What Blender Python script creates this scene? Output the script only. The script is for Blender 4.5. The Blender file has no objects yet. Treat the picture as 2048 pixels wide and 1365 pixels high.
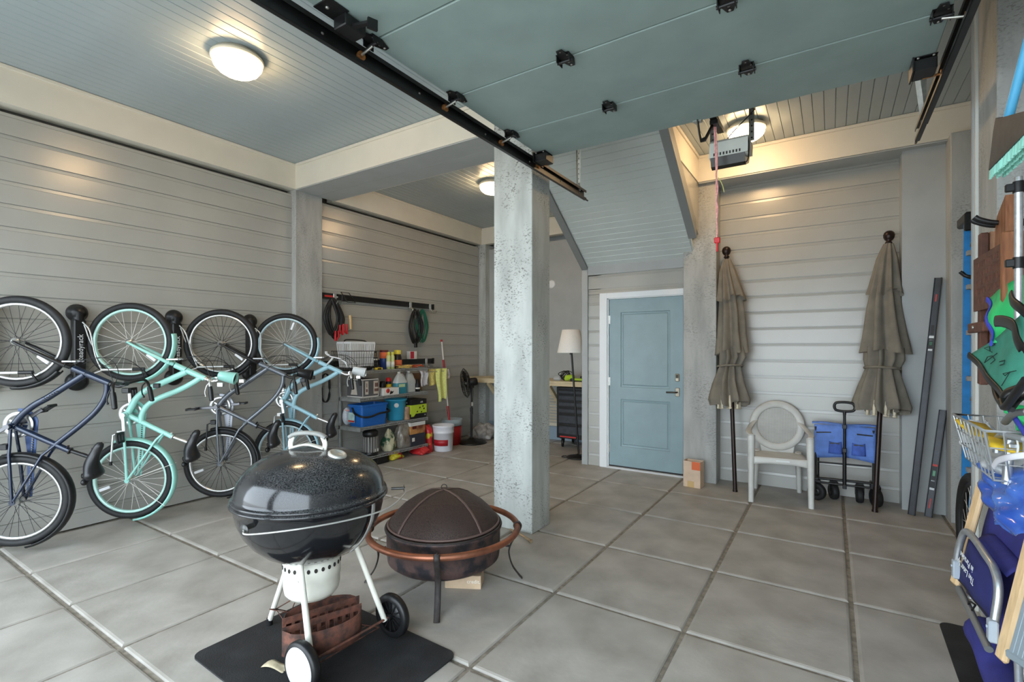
import bpy, bmesh, math, random
from math import sin, cos, pi, radians as R, sqrt, atan2
from mathutils import Vector as V, Matrix as M
random.seed(7)
C = bpy.context.scene.collection

# ---------------------------------------------------------------- camera
cd = bpy.data.cameras.new('camera')
cam = bpy.data.objects.new('camera', cd)
C.objects.link(cam)
cam.location = (0, 0, 1.45)
cam.rotation_euler = (R(90), 0, R(32.874))
cd.sensor_width = 36
cd.sensor_fit = 'HORIZONTAL'
cd.lens = 36 * 987.6 / 2048
cd.shift_y = (697.4 - 682.5) / 2048
cd.clip_start = 0.05
bpy.context.scene.camera = cam

# ---------------------------------------------------------------- world, exposure
SKY_STRENGTH = 3.9
w = bpy.data.worlds.new('sky')
bpy.context.scene.world = w
w.use_nodes = True
wn = w.node_tree.nodes
wl = w.node_tree.links
bg = wn['Background']
tcw = wn.new('ShaderNodeTexCoord')
sep = wn.new('ShaderNodeSeparateXYZ')
rampw = wn.new('ShaderNodeValToRGB')
wl.new(tcw.outputs['Generated'], sep.inputs[0])
wl.new(sep.outputs['Z'], rampw.inputs[0])
rampw.color_ramp.elements[0].position = 0.0
rampw.color_ramp.elements[0].color = (0.82, 0.92, 1.0, 1)
rampw.color_ramp.elements[1].position = 0.9
rampw.color_ramp.elements[1].color = (0.72, 0.86, 1.0, 1)
wl.new(rampw.outputs[0], bg.inputs[0])
bg.inputs[1].default_value = SKY_STRENGTH
vs = bpy.context.scene.view_settings
vs.view_transform = 'Standard'
vs.look = 'None'
vs.gamma = 1
vs.use_curve_mapping = False
vs.exposure = 0.9
LAMP_W = 22.0
sd = bpy.data.lights.new('sun', 'SUN')
sd.energy = 2.5
sd.angle = R(1)
sd.color = (1.0, 0.97, 0.94)
sun = bpy.data.objects.new('sun', sd)
C.objects.link(sun)
sun.rotation_euler = (R(14), R(0), 0)   # high sun, it only strikes the driveway


# ---------------------------------------------------------------- materials
_mats = {}
def s2l(c):
    return c / 12.92 if c <= 0.04045 else ((c + 0.055) / 1.055) ** 2.4
def rgb(r, g, b):
    return (s2l(r / 255), s2l(g / 255), s2l(b / 255), 1)
def mat(name, col, rough=0.5, metal=0.0, var=0.0, scale=8.0, bump=0.0, bscale=40.0, stretch=None, col2=None, spec=0.5, coat=0.0, trans=0.0, alpha=1.0, emit=0.0, detail=4.0, lo=0.35, hi=0.65, sheen=0.0):
    """principled material; noise mixes col with col2 (grain, dirt, weathering); stretch = scale of the coordinates"""
    if name in _mats:
        return _mats[name]
    m = bpy.data.materials.new(name)
    m.use_nodes = True
    n, l = m.node_tree.nodes, m.node_tree.links
    b = n['Principled BSDF']
    b.inputs['Base Color'].default_value = rgb(*col)
    b.inputs['Roughness'].default_value = rough
    b.inputs['Metallic'].default_value = metal
    b.inputs['Specular IOR Level'].default_value = spec
    b.inputs['Coat Weight'].default_value = coat
    b.inputs['Transmission Weight'].default_value = trans
    b.inputs['Alpha'].default_value = alpha
    if emit:
        b.inputs['Emission Color'].default_value = rgb(*col)
        b.inputs['Emission Strength'].default_value = emit
    if var or bump or col2:
        tc = n.new('ShaderNodeTexCoord')
        mp = n.new('ShaderNodeMapping')
        l.new(tc.outputs['Object'], mp.inputs[0])
        if stretch:
            mp.inputs['Scale'].default_value = stretch
        if var or col2:
            no = n.new('ShaderNodeTexNoise')
            no.inputs['Scale'].default_value = scale
            no.inputs['Detail'].default_value = detail
            l.new(mp.outputs[0], no.inputs['Vector'])
            ra = n.new('ShaderNodeValToRGB')
            ra.color_ramp.elements[0].position = lo
            ra.color_ramp.elements[1].position = hi
            if col2 is None:
                c = [v / 255 for v in col]
                c2 = [max(0, v * (1 - var)) * 255 for v in c]
                c1 = [min(1, v * (1 + var)) * 255 for v in c]
            else:
                c1, c2 = col, col2
            ra.color_ramp.elements[0].color = rgb(*c2)
            ra.color_ramp.elements[1].color = rgb(*c1)
            l.new(no.outputs[0], ra.inputs[0])
            l.new(ra.outputs[0], b.inputs['Base Color'])
        if bump:
            nb = n.new('ShaderNodeTexNoise')
            nb.inputs['Scale'].default_value = bscale
            nb.inputs['Detail'].default_value = 6
            l.new(mp.outputs[0], nb.inputs['Vector'])
            bu = n.new('ShaderNodeBump')
            bu.inputs['Strength'].default_value = bump
            bu.inputs['Distance'].default_value = 0.01
            l.new(nb.outputs[0], bu.inputs['Height'])
            l.new(bu.outputs[0], b.inputs['Normal'])
    _mats[name] = m
    return m

# ---------------------------------------------------------------- mesh builder
def frame_of(d):
    d = V(d).normalized()
    a = V((0, 0, 1)) if abs(d.z) < 0.9 else V((1, 0, 0))
    x = d.cross(a).normalized()
    return x, d.cross(x).normalized(), d

class MB:
    def __init__(s):
        s.v = []; s.f = []; s.sm = []; s.mi = []; s.cur = 0
    def add(s, vs_, fs, smooth=False):
        o = len(s.v)
        s.v += [tuple(p) for p in vs_]
        for f in fs:
            s.f.append([i + o for i in f]); s.sm.append(smooth); s.mi.append(s.cur)
        return s
    def box(s, x0, x1, y0, y1, z0, z1, ch=0.0):
        if ch > 0:
            return s.cbox(x0, x1, y0, y1, z0, z1, ch)
        p = [(x0,y0,z0),(x1,y0,z0),(x1,y1,z0),(x0,y1,z0),(x0,y0,z1),(x1,y0,z1),(x1,y1,z1),(x0,y1,z1)]
        return s.add(p, [(3,2,1,0),(4,5,6,7),(0,1,5,4),(1,2,6,5),(2,3,7,6),(3,0,4,7)])
    def cbox(s, x0, x1, y0, y1, z0, z1, c):
        bm = bmesh.new()
        bmesh.ops.create_cube(bm, size=1)
        for q in bm.verts:
            q.co = V(((x0+x1)/2 + q.co.x*(x1-x0), (y0+y1)/2 + q.co.y*(y1-y0), (z0+z1)/2 + q.co.z*(z1-z0)))
        bmesh.ops.bevel(bm, geom=bm.edges[:], offset=c, segments=1, affect='EDGES', clamp_overlap=True)
        return s.bm(bm)
    def bm(s, bm, T=None, smooth=False):
        bm.verts.ensure_lookup_table()
        vs_ = [(T @ q.co) if T else q.co.copy() for q in bm.verts]
        fs = [[q.index for q in f.verts] for f in bm.faces]
        bm.free()
        return s.add(vs_, fs, smooth)
    def obox(s, T, sx, sy, sz, ch=0.0):
        """box of size sx,sy,sz centred at the origin of matrix T"""
        t = MB().box(-sx/2, sx/2, -sy/2, sy/2, -sz/2, sz/2, ch)
        return s.add([T @ V(p) for p in t.v], t.f)
    def bar(s, a, b, w, h, up=(0,0,1), ch=0.0):
        a, b = V(a), V(b)
        d = (b - a); L = d.length; d.normalize()
        x = d.cross(V(up))
        if x.length < 1e-6: x = d.cross(V((1,0,0)))
        x.normalize(); u = x.cross(d)
        T = M.Translation((a+b)/2) @ M((x, d, u)).transposed().to_4x4()
        return s.obox(T, w, L, h, ch)
    def cyl(s, a, b, r, r2=None, n=16, cap=True, smooth=True):
        a, b = V(a), V(b)
        r2 = r if r2 is None else r2
        x, y, d = frame_of(b - a)
        ring = lambda c, q: [c + (x*cos(2*pi*i/n) + y*sin(2*pi*i/n))*q for i in range(n)]
        o = ring(a, r) + ring(b, r2)
        s.add(o, [(i, (i+1) % n, n+(i+1) % n, n+i) for i in range(n)], smooth)
        if cap:
            s.add(ring(a, r), [list(range(n))[::-1]]); s.add(ring(b, r2), [list(range(n))])
        return s
    def tube(s, pts, r, n=8, closed=False, cap=True, flat=None):
        """round tube through pts; r may be a list; flat=(a,b,up) gives an elliptical section"""
        pts = [V(p) for p in pts]
        k = len(pts)
        rs = r if isinstance(r, (list, tuple)) else [r]*k
        tan = []
        for i in range(k):
            a = pts[(i-1) % k] if (closed or i > 0) else pts[i]
            b = pts[(i+1) % k] if (closed or i < k-1) else pts[i]
            t = (b - a)
            tan.append(t.normalized() if t.length > 1e-9 else V((0,0,1)))
        x, y, _ = frame_of(tan[0])
        if flat:
            up = V(flat[2]); x = tan[0].cross(up); x = x.normalized() if x.length > 1e-6 else frame_of(tan[0])[0]
        vv = []
        for i in range(k):
            if flat:
                up = V(flat[2]); xx = tan[i].cross(up)
                x = xx.normalized() if xx.length > 1e-6 else x
                y = x.cross(tan[i]).normalized()
            else:
                x = (x - tan[i]*x.dot(tan[i])); x = x.normalized() if x.length > 1e-6 else frame_of(tan[i])[0]
                y = tan[i].cross(x)
            ra, rb = (flat[0], flat[1]) if flat else (rs[i], rs[i])
            if flat and isinstance(r, (list, tuple)):
                ra *= rs[i]; rb *= rs[i]
            vv += [pts[i] + x*cos(2*pi*j/n)*ra + y*sin(2*pi*j/n)*rb for j in range(n)]
        ff = []
        for i in range(k if closed else k-1):
            a, b = i*n, ((i+1) % k)*n
            ff += [(a+j, a+(j+1) % n, b+(j+1) % n, b+j) for j in range(n)]
        s.add(vv, ff, True)
        if cap and not closed:
            s.add(vv[:n], [list(range(n))[::-1]]); s.add(vv[-n:], [list(range(n))])
        return s
    def torus(s, c, ax, Rr, r, n=48, m=10, arc=(0, 2*pi), ref=None):
        x, y, d = frame_of(ax)
        if ref is not None:
            x = (V(ref) - d*V(ref).dot(d)).normalized(); y = d.cross(x)
        c = V(c)
        full = abs(arc[1]-arc[0]-2*pi) < 1e-6
        pts = [c + (x*cos(t) + y*sin(t))*Rr for t in [arc[0] + (arc[1]-arc[0])*i/(n if full else n-1) for i in range(n)]]
        return s.tube(pts, r, m, closed=full)
    def lathe(s, prof, c=(0,0,0), ax=(0,0,1), n=32, smooth=True, ref=None, rfun=None, arc=None):
        """prof = [(radius, height)...] spun about ax through c"""
        x, y, d = frame_of(ax)
        if tuple(ax) == (0,0,1): x, y, d = V((1,0,0)), V((0,1,0)), V((0,0,1))
        c = V(c)
        vv = []
        for (r, h) in prof:
            for i in range(n):
                t = 2*pi*i/n
                q = r if rfun is None else rfun(r, h, t)
                vv.append(c + (x*cos(t) + y*sin(t))*q + d*h)
        ff = []
        for k in range(len(prof)-1):
            for i in range(n):
                ff.append((k*n+i, k*n+(i+1) % n, (k+1)*n+(i+1) % n, (k+1)*n+i))
        s.add(vv, ff, smooth)
        return s
    def ell(s, c, rx, ry, rz, T=None, n=16, m=10):
        bm = bmesh.new()
        bmesh.ops.create_uvsphere(bm, u_segments=n, v_segments=m, radius=1)
        Q = M.Translation(c) @ (T.to_4x4() if T else M.Identity(4)) @ M.Diagonal((rx, ry, rz, 1))
        return s.bm(bm, Q, True)
    def prism(s, poly, T=None, h=1.0, z0=0.0, smooth=False):
        """poly in (x,y), extruded z0..z0+h, then moved by T"""
        n = len(poly)
        vv = [V((p[0], p[1], z0)) for p in poly] + [V((p[0], p[1], z0+h)) for p in poly]
        if T: vv = [T @ q for q in vv]
        return s.add(vv, [list(range(n))[::-1], list(range(n, 2*n))] + [(i, (i+1) % n, n+(i+1) % n, n+i) for i in range(n)], smooth)
    def grid(s, fn, nu, nv, th=0.0, smooth=True, closeu=False):
        """surface fn(u,v) u,v in 0..1, optional thickness"""
        P = [[V(fn(i/(nu if closeu else nu-1), j/(nv-1))) for j in range(nv)] for i in range(nu)]
        ff = []
        for i in range(nu if closeu else nu-1):
            for j in range(nv-1):
                a, b = i*nv+j, ((i+1) % nu)*nv+j
                ff.append((a, b, b+1, a+1))
        flat_ = [p for row in P for p in row]
        if th <= 0:
            return s.add(flat_, ff, smooth)
        nr = [V((0,0,0)) for _ in flat_]
        for f in ff:
            k = (flat_[f[1]]-flat_[f[0]]).cross(flat_[f[3]]-flat_[f[0]])
            for i in f: nr[i] += k
        back = [p - q.normalized()*th if q.length > 1e-12 else p for p, q in zip(flat_, nr)]
        N = len(flat_)
        gg = [tuple(i+N for i in f[::-1]) for f in ff]
        ed = []
        if not closeu:
            for j in range(nv-1):
                ed.append((j, j+1, N+j+1, N+j)); a = (nu-1)*nv+j; ed.append((a+1, a, N+a, N+a+1))
        for i in range(nu if closeu else nu-1):
            a, b = i*nv, ((i+1) % nu)*nv
            ed.append((b, a, N+a, N+b)); a += nv-1; b += nv-1; ed.append((a, b, N+b, N+a))
        return s.add(flat_+back, ff+gg+ed, smooth)
    def mesh(s, name, m, off=(0,0,0)):
        me = bpy.data.meshes.new(name)
        o = V(off)
        me.from_pydata([tuple(V(p)-o) for p in s.v], [], s.f)
        for q in (m if isinstance(m, (list, tuple)) else [m]):
            me.materials.append(q)
        me.polygons.foreach_set('use_smooth', s.sm)
        me.polygons.foreach_set('material_index', s.mi)
        me.update()
        return me
    def build(s, name, m, parent=None, off=None, kind=None, label=None):
        """link as one object; the vertices are in world space unless parent's root was made with local=True"""
        if off is None:
            off = parent['_o'] if parent is not None and '_o' in parent else (0,0,0)
        o = bpy.data.objects.new(name, s.mesh(name, m, off))
        C.objects.link(o)
        if parent is not None:
            o.parent = parent
            if '_o' in parent: o['_o'] = tuple(parent['_o'])
        elif any(off):
            o.location = off; o['_o'] = tuple(off)
        if kind: o['kind'] = kind
        if label: o['label'] = label
        return o

def thing(name, label, cat, loc=(0,0,0), group=None, rot=None, local=False):
    o = bpy.data.objects.new(name, None)
    C.objects.link(o)
    o.empty_display_size = 0.1
    o.location = loc
    if rot: o.rotation_euler = rot
    o['_o'] = (0,0,0) if local else tuple(loc)
    o['label'] = label; o['category'] = cat
    if group: o['group'] = group
    return o
def tag(o, label, cat, group=None):
    o['label'] = label; o['category'] = cat
    if group: o['group'] = group
    return o
def kids(o):
    return [q for q in o.children]
_all = []
def copy_tree(o, parent=None):
    c = o.copy(); C.objects.link(c); c.parent = parent
    for ch in list(o.children):
        copy_tree(ch, c)
    return c
def dup(root, loc, rz, label, group=None):
    c = copy_tree(root)
    c.location = loc; c.rotation_euler[2] = rz
    c['label'] = label
    if group: c['group'] = group
    return c
def share(me, name, parent, loc=(0,0,0), rot=None, kind=None):
    """another piece on shared mesh data"""
    o = bpy.data.objects.new(name, me)
    C.objects.link(o)
    if parent is not None: o.parent = parent
    o.location = loc
    if rot: o.rotation_euler = rot
    if kind: o['kind'] = kind
    return o
def bez(P, n=12):
    """Catmull-Rom through the points P"""
    P = [V(p) for p in P]
    out = []
    Q = [P[0]*2-P[1]] + P + [P[-1]*2-P[-2]]
    for i in range(1, len(Q)-2):
        a, b, c_, d = Q[i-1], Q[i], Q[i+1], Q[i+2]
        for k in range(n):
            t = k/n
            out.append(0.5*((2*b) + (c_-a)*t + (2*a-5*b+4*c_-d)*t*t + (3*b-a-3*c_+d)*t**3))
    out.append(P[-1])
    return out
def text(body, name, m, T, size, parent, depth=0.0008, align='CENTER', shear=0.0, space=1.0):
    """flat lettering as a thin mesh part"""
    cu = bpy.data.curves.new(name, 'FONT')
    cu.body = body; cu.size = size; cu.extrude = depth/2
    cu.align_x = align; cu.align_y = 'CENTER'; cu.shear = shear; cu.space_character = space
    cu.resolution_u = 2
    tmp = bpy.data.objects.new(name, cu)
    C.objects.link(tmp)
    dg = bpy.context.evaluated_depsgraph_get()
    me = bpy.data.meshes.new_from_object(tmp.evaluated_get(dg))
    bpy.data.objects.remove(tmp); bpy.data.curves.remove(cu)
    me.materials.clear(); me.materials.append(m)
    off = V(parent['_o']) if '_o' in parent else V((0,0,0))
    me.transform(M.Translation(-off) @ T)
    o = bpy.data.objects.new(name, me)
    C.objects.link(o); o.parent = parent
    if '_o' in parent: o['_o'] = tuple(parent['_o'])
    return o
def face_T(o, right, up):
    """matrix whose x = right, y = up, z = out of the face"""
    r, u = V(right).normalized(), V(up).normalized()
    return M.Translation(V(o)) @ M((r, u, r.cross(u))).transposed().to_4x4()
# ---------------------------------------------------------------- structure materials
M_SIDE = mat('siding_paint', (173,172,165), 0.27, var=0.015, scale=3, bump=0.02, bscale=30, spec=0.8)
M_TRIMG = mat('grey_trim_paint', (174,177,176), 0.36, var=0.02, scale=4, bump=0.05, bscale=80)
M_BEAM = mat('cream_beam_paint', (226,220,205), 0.45, var=0.015, scale=3)
M_CEIL = mat('blue_grey_ceiling_paint', (164,176,180), 0.34, var=0.02, scale=2)
M_SOFFIT = mat('soffit_paint', (208,216,214), 0.30, var=0.02, scale=2)
M_WHITE = mat('white_gloss_paint', (238,240,242), 0.3)
M_GROOVE = mat('groove_shadow_paint', (120,122,120), 0.7)
def rough_wood(name, col, dark, lo, hi, patch_lo, patch_hi, amt=0.85):
    """painted rough-sawn timber: short dark checks across the grain, gathered in worn patches"""
    m = mat(name, col, 0.55, bump=0.22, bscale=55, stretch=(1, 1, 0.5))
    n, l = m.node_tree.nodes, m.node_tree.links
    b = n['Principled BSDF']
    tc = n.new('ShaderNodeTexCoord')
    def noise(sc, st, det, a, c):
        mp = n.new('ShaderNodeMapping'); mp.inputs['Scale'].default_value = st
        l.new(tc.outputs['Object'], mp.inputs[0])
        no = n.new('ShaderNodeTexNoise'); no.inputs['Scale'].default_value = sc; no.inputs['Detail'].default_value = det
        l.new(mp.outputs[0], no.inputs['Vector'])
        r = n.new('ShaderNodeMapRange'); r.inputs[1].default_value = a; r.inputs[2].default_value = c
        l.new(no.outputs[0], r.inputs[0]); return r.outputs[0]
    f1 = noise(75, (0.75, 0.75, 1.5), 3, lo, hi)
    f2 = noise(3.2, (1.4, 1.4, 0.8), 6, patch_lo, patch_hi)
    mu = n.new('ShaderNodeMath'); mu.operation = 'MULTIPLY'; l.new(f1, mu.inputs[0]); l.new(f2, mu.inputs[1])
    m2 = n.new('ShaderNodeMath'); m2.operation = 'MULTIPLY'; m2.inputs[1].default_value = amt; l.new(mu.outputs[0], m2.inputs[0])
    base = n.new('ShaderNodeMixRGB'); base.inputs[1].default_value = rgb(*col); base.inputs[2].default_value = rgb(*[c*0.86 for c in col])
    l.new(noise(9, (1, 1, 0.25), 5, 0.35, 0.7), base.inputs[0])
    mx = n.new('ShaderNodeMixRGB'); mx.inputs[2].default_value = rgb(*dark)
    l.new(base.outputs[0], mx.inputs[1]); l.new(m2.outputs[0], mx.inputs[0]); l.new(mx.outputs[0], b.inputs['Base Color'])
    return m
M_PILLAR = rough_wood('rough_sawn_wood_paint', (196,200,196), (96,94,88), 0.56, 0.63, 0.44, 0.62)
M_PILLARW = rough_wood('stained_rough_wood_paint', (184,185,181), (92,88,80), 0.52, 0.62, 0.42, 0.66, 0.5)
M_SLAB = mat('worn_concrete', (184,179,171), 0.5, scale=3.4, col2=(152,146,137), lo=0.32, hi=0.68, bump=0.12, bscale=28, detail=8)
M_JOINT = mat('joint_mortar', (138,130,118), 0.85, var=0.12, scale=30, bump=0.3, bscale=120)
M_DARKV = mat('dark_void', (40,42,42), 0.9)

# ---------------------------------------------------------------- ground and floor slabs
g = MB().box(-30, 30, -40, 14, -0.30, -0.06)
go = g.build('ground', mat('driveway_concrete', (176,174,168), 0.8, var=0.05, scale=1.2), kind='structure')
fl = MB().box(-5.3, 1.7, -0.7, 7.4, -0.055, -0.012).build('floor', M_JOINT, kind='structure')
XS = [-5.2, -5.08, -4.34, -3.62, -2.896, -2.13, -1.385, -0.637, 0.096, 0.82, 1.56]
YS = [-0.66, 0.16, 0.98, 1.783, 2.603, 3.419, 4.247, 5.074, 5.90, 6.73, 7.3]
XS = XS[1:]
def slab_mesh(sx, sy):
    b = bmesh.new()
    bmesh.ops.create_grid(b, x_segments=1, y_segments=1, size=0.5)
    t = MB()
    g_ = 0.011
    x0, x1, y0, y1 = -sx/2+g_, sx/2-g_, -sy/2+g_, sy/2-g_
    b.free()
    e = 0.016
    lv = [(0.0, -0.05), (0.0, -0.010), (e*0.35, -0.003), (e, 0.0)]
    vv, ff = [], []
    for (q, z) in lv:
        vv += [(x0+q, y0+q, z), (x1-q, y0+q, z), (x1-q, y1-q, z), (x0+q, y1-q, z)]
    for k in range(len(lv)-1):
        for i in range(4):
            ff.append((k*4+i, k*4+(i+1) % 4, k*4+4+(i+1) % 4, k*4+4+i))
    ff.append((len(vv)-4, len(vv)-3, len(vv)-2, len(vv)-1))
    return t.add(vv, ff).mesh('slab', M_SLAB)
_sl = {}
for i in range(len(XS)-1):
    for j in range(len(YS)-1):
        sx, sy = XS[i+1]-XS[i], YS[j+1]-YS[j]
        k = (round(sx, 3), round(sy, 3))
        if k not in _sl: _sl[k] = slab_mesh(sx, sy)
        share(_sl[k], 'slab', fl, ((XS[i]+XS[i+1])/2, (YS[j]+YS[j+1])/2, random.uniform(-0.0012, 0.0012)))

# ---------------------------------------------------------------- lap siding
P = 0.1695
ZT = 3.03
def siding_mesh(L, h=P):
    """one lapped board, length L along x, outward = -y, top exposure edge at z=h; a bead groove runs near its top"""
    t = 0.010
    c = 0.0055
    prof = [(-0.006, 0.003), (t, 0.003), (c+0.0005, h-0.0310), (c-0.0025, h-0.0300), (c-0.0025, h-0.0282), (c, h-0.0272), (t*0.15+0.001, h-0.003), (-0.008, h-0.003), (-0.008, h+0.003)]
    n = len(prof)
    vv = [(0, -p[0], p[1]) for p in prof] + [(L, -p[0], p[1]) for p in prof]
    ff = [list(range(n))[::-1], list(range(n, 2*n))] + [(i, n+i, n+(i+1) % n, (i+1) % n) for i in range(n)]
    return MB().add(vv, [f[::-1] for f in ff]).mesh('siding_board', M_SIDE)
_sd = {}
def siding(parent, o, ang, L, z0, z1, skip=None):
    """boards from z0 to z1 starting at point o=(x,y), running along direction ang, facing right-hand side"""
    k0 = math.floor((z0-ZT)/P)
    z = ZT + k0*P
    while z < z1 - 0.01:
        a, b = max(z, z0), min(z+P, z1)
        key = (round(L, 3), round(b-a, 3))
        if key not in _sd: _sd[key] = siding_mesh(L, b-a)
        share(_sd[key], 'siding_board', parent, (o[0], o[1], a), (0, 0, ang))
        z += P
# left wall faces +x : boards run along -y direction so that "outward" (-y local) points to +x  -> angle +90deg
MB().box(-5.56, -5.34, -0.95, 7.3, 0, 3.8).build('wall_left_light_blocker', M_SIDE, kind='structure')  # added unseen box, keeps sky light out so the gap above the siding stays dark
wl_ = MB().box(-5.34, -5.128, -0.7, 7.3, 0, 3.185).build('wall_left', M_SIDE, kind='structure')
siding(wl_, (-5.124, -0.6), R(90), 3.94, 0.0, 3.195)
siding(wl_, (-5.124, 3.68), R(90), 3.17, 0.0, 3.195)
# wall with the door faces -y
wb = MB()
wb.box(-2.60, -2.385, 5.70, 5.86, 0, 3.0).box(-2.60, -1.05, 5.70, 5.86, 2.115, 3.0).box(-2.385, -1.3, 5.86, 5.90, 0, 2.2)
wb = wb.build('wall_back', M_SIDE, kind='structure')
siding(wb, (-2.55, 5.70), 0, 0.16, 0.0, 2.115)
siding(wb, (-2.55, 5.70), 0, 1.19, 2.115, 2.355)
# recessed wall between the pillar and the plain board faces -y
wr = MB().box(-1.2, 0.62, 5.845, 6.0, 0, 3.6).build('wall_recess', M_SIDE, kind='structure')
siding(wr, (-1.04, 5.842), 0, 1.60, 0.0, 3.245)
# alcove
MB().box(-5.34, -2.5, 7.2, 7.4, 0, 3.8).build('wall_alcove_light_blocker', M_TRIMG, kind='structure')  # added unseen box behind the alcove wall, blocks light from its top gap
MB().box(-5.3, -2.5, 6.985, 7.2, 0, 3.17).build('wall_alcove', M_TRIMG, kind='structure')
MB().box(-2.62, -2.50, 5.865, 7.0, 0, 3.6).build('wall_alcove_side', M_TRIMG, kind='structure')
# right wall, in the recess behind the near pillar
MB().box(1.16, 1.36, -0.7, 6.0, 0, 3.6).build('wall_right', M_PILLARW, kind='structure')
MB().box(0.83, 1.2, 5.68, 5.9, 0, 3.3).build('wall_right_corner', M_TRIMG, kind='structure')
# front, behind the camera: header and posts of the open garage doors
MB().box(-5.3, 1.36, -0.95, -0.75, 2.80, 3.9).build('wall_front', M_SIDE, kind='structure')
MB().box(-2.30, -1.98, -0.95, -0.65, 0, 2.80).build('pillar', M_PILLAR, kind='structure')
MB().box(0.85, 1.3, -0.95, -0.65, 0, 2.80).build('pillar', M_PILLAR, kind='structure')

# ---------------------------------------------------------------- pillars
def pillar(x0, x1, y0, y1, z1, m):
    b = MB().cbox(x0, x1, y0, y1, 0, z1, 0.004)
    return b.build('pillar', m, kind='structure')
pillar(-2.318, -1.956, 3.314, 3.60, 3.52, M_PILLAR)
pillar(-5.20, -5.045, 3.335, 3.68, 3.24, M_PILLARW)
pillar(-5.20, -4.98, 6.87, 7.1, 3.24, M_PILLAR)
pillar(-1.372, -1.03, 5.61, 5.87, 3.24, M_PILLARW)
pillar(0.835, 1.2, 5.42, 5.75, 3.24, M_PILLARW)
pillar(0.68, 1.06, 3.31, 3.67, 3.52, M_PILLARW)
MB().box(0.535, 0.84, 5.64, 5.88, 0, 3.24).build('trim_1', M_TRIMG, kind='structure')
MB().box(0.668, 0.74, 3.672, 3.708, 0, 3.52, 0.003).build('trim_2', mat('light_trim_paint', (214,216,210), 0.5), kind='structure')
MB().box(0.662, 0.76, 3.709, 3.745, 0, 3.52, 0.003).build('trim_3', M_TRIMG, kind='structure')
# door wall corner board and the board over the door
MB().box(-2.625, -2.545, 5.672, 5.90, 0, 2.43, 0.003).build('trim_4', M_TRIMG, kind='structure')
MB().box(-2.545, -1.36, 5.674, 5.71, 2.357, 2.50, 0.003).build('trim_5', M_TRIMG, kind='structure')

# ---------------------------------------------------------------- ceilings of beadboard planks
def plank_mesh(name, L, wd, m, th=0.016):
    c = 0.0045
    prof = [(0.0008, th), (0.0008, c), (c, 0), (wd-c, 0), (wd-0.0008, c), (wd-0.0008, th)]
    n = len(prof)
    vv = [(p[0], 0, p[1]) for p in prof] + [(p[0], L, p[1]) for p in prof]
    ff = [list(range(n)), list(range(n, 2*n))[::-1]] + [(i, n+i, n+(i+1) % n, (i+1) % n) for i in range(n)]
    return MB().add(vv, ff).mesh(name, m)
PW = 0.0832
def ceiling(name, x0, x1, y0, y1, z):
    c = MB().box(x0-0.02, x1+0.02, y0-0.02, y1+0.02, z+0.014, z+0.08).build(name, M_CEIL, kind='structure')
    me = plank_mesh('plank', y1-y0, PW, M_CEIL)
    x = x0
    while x < x1 - 0.01:
        share(me, 'plank', c, (x, y0, z))
        x += PW
    return c
ceiling('ceiling', -5.06, -1.25, -0.75, 3.36, 3.52)
ceiling('ceiling', -5.06, -2.62, 3.84, 6.9, 3.52)
ceiling('ceiling', -1.215, 1.16, -0.75, 5.57, 3.52)
MB().box(-5.4, 1.5, -0.95, 7.3, 3.62, 3.8).build('roof', M_CEIL, kind='structure')

# ---------------------------------------------------------------- beams with their crown strips
def beam(n, x0, x1, y0, y1, z0=3.24, z1=3.535, crown=None, m=M_BEAM, strips=()):
    o = MB().box(x0, x1, y0, y1, z0, z1).build('trim_%d' % n, m, kind='structure')
    for (a, b, c, d, e, f) in strips:
        MB().box(a, b, c, d, e, f, 0.004).build('crown_strip', m, o)
    return o
beam(6, -5.2, -5.05, -0.75, 3.36, strips=[(-5.05, -5.032, -0.75, 3.34, 3.488, 3.518)])
beam(7, -5.05, -1.96, 3.335, 3.60, strips=[(-5.03, -2.0, 3.317, 3.335, 3.488, 3.518)])
o = beam(8, -5.05, -2.0, 3.602, 3.855, m=M_BEAM, strips=[(-5.05, -2.3, 3.84, 3.858, 3.231, 3.25)])
MB().box(-5.05, -1.96, 3.338, 3.598, 3.228, 3.238).build('trim_9', M_TRIMG, kind='structure')
MB().box(-5.05, -2.3, 3.602, 3.838, 3.228, 3.238).build('trim_10', M_TRIMG, kind='structure')
beam(11, -5.2, -5.06, 3.855, 6.9, strips=[(-5.06, -5.045, 3.86, 6.87, 3.488, 3.518)])
beam(12, -5.2, -2.5, 6.868, 6.98, strips=[(-5.06, -2.6, 6.852, 6.868, 3.488, 3.518)])
o = MB().prism([(5.60,3.24), (5.60,3.60), (4.05,3.60), (4.55,3.245)], M(((0,0,1,0),(1,0,0,0),(0,1,0,0),(0,0,0,1))), 0.07, -1.27).build('trim_13', M_BEAM, kind='structure')
MB().box(-1.2, -1.182, 4.2, 5.55, 3.488, 3.518, 0.004).build('crown_strip', M_BEAM, o)
beam(14, -1.27, 1.2, 5.55, 5.86, strips=[(-1.19, 1.16, 5.532, 5.55, 3.488, 3.518)])
MB().box(-1.2, 1.2, 5.56, 5.85, 3.226, 3.238).build('trim_15', M_TRIMG, kind='structure')

# ---------------------------------------------------------------- stair soffit and stringers
SL = 0.70
ang = math.atan(SL)
def zs(y, z0=2.455): return z0 + SL*(5.69 - y)
y_top = 3.92
sf = MB()
sf.prism([(5.69, zs(5.69)+0.016), (5.69, zs(5.69)+0.06), (y_top, zs(y_top)+0.06), (y_top, zs(y_top)+0.016)],
         M(((0,0,1,0),(1,0,0,0),(0,1,0,0),(0,0,0,1))), 1.34, -2.60)
sf = sf.build('ceiling', M_SOFFIT, kind='structure')
pm = plank_mesh('plank', 1.31, PW, M_SOFFIT)
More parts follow.
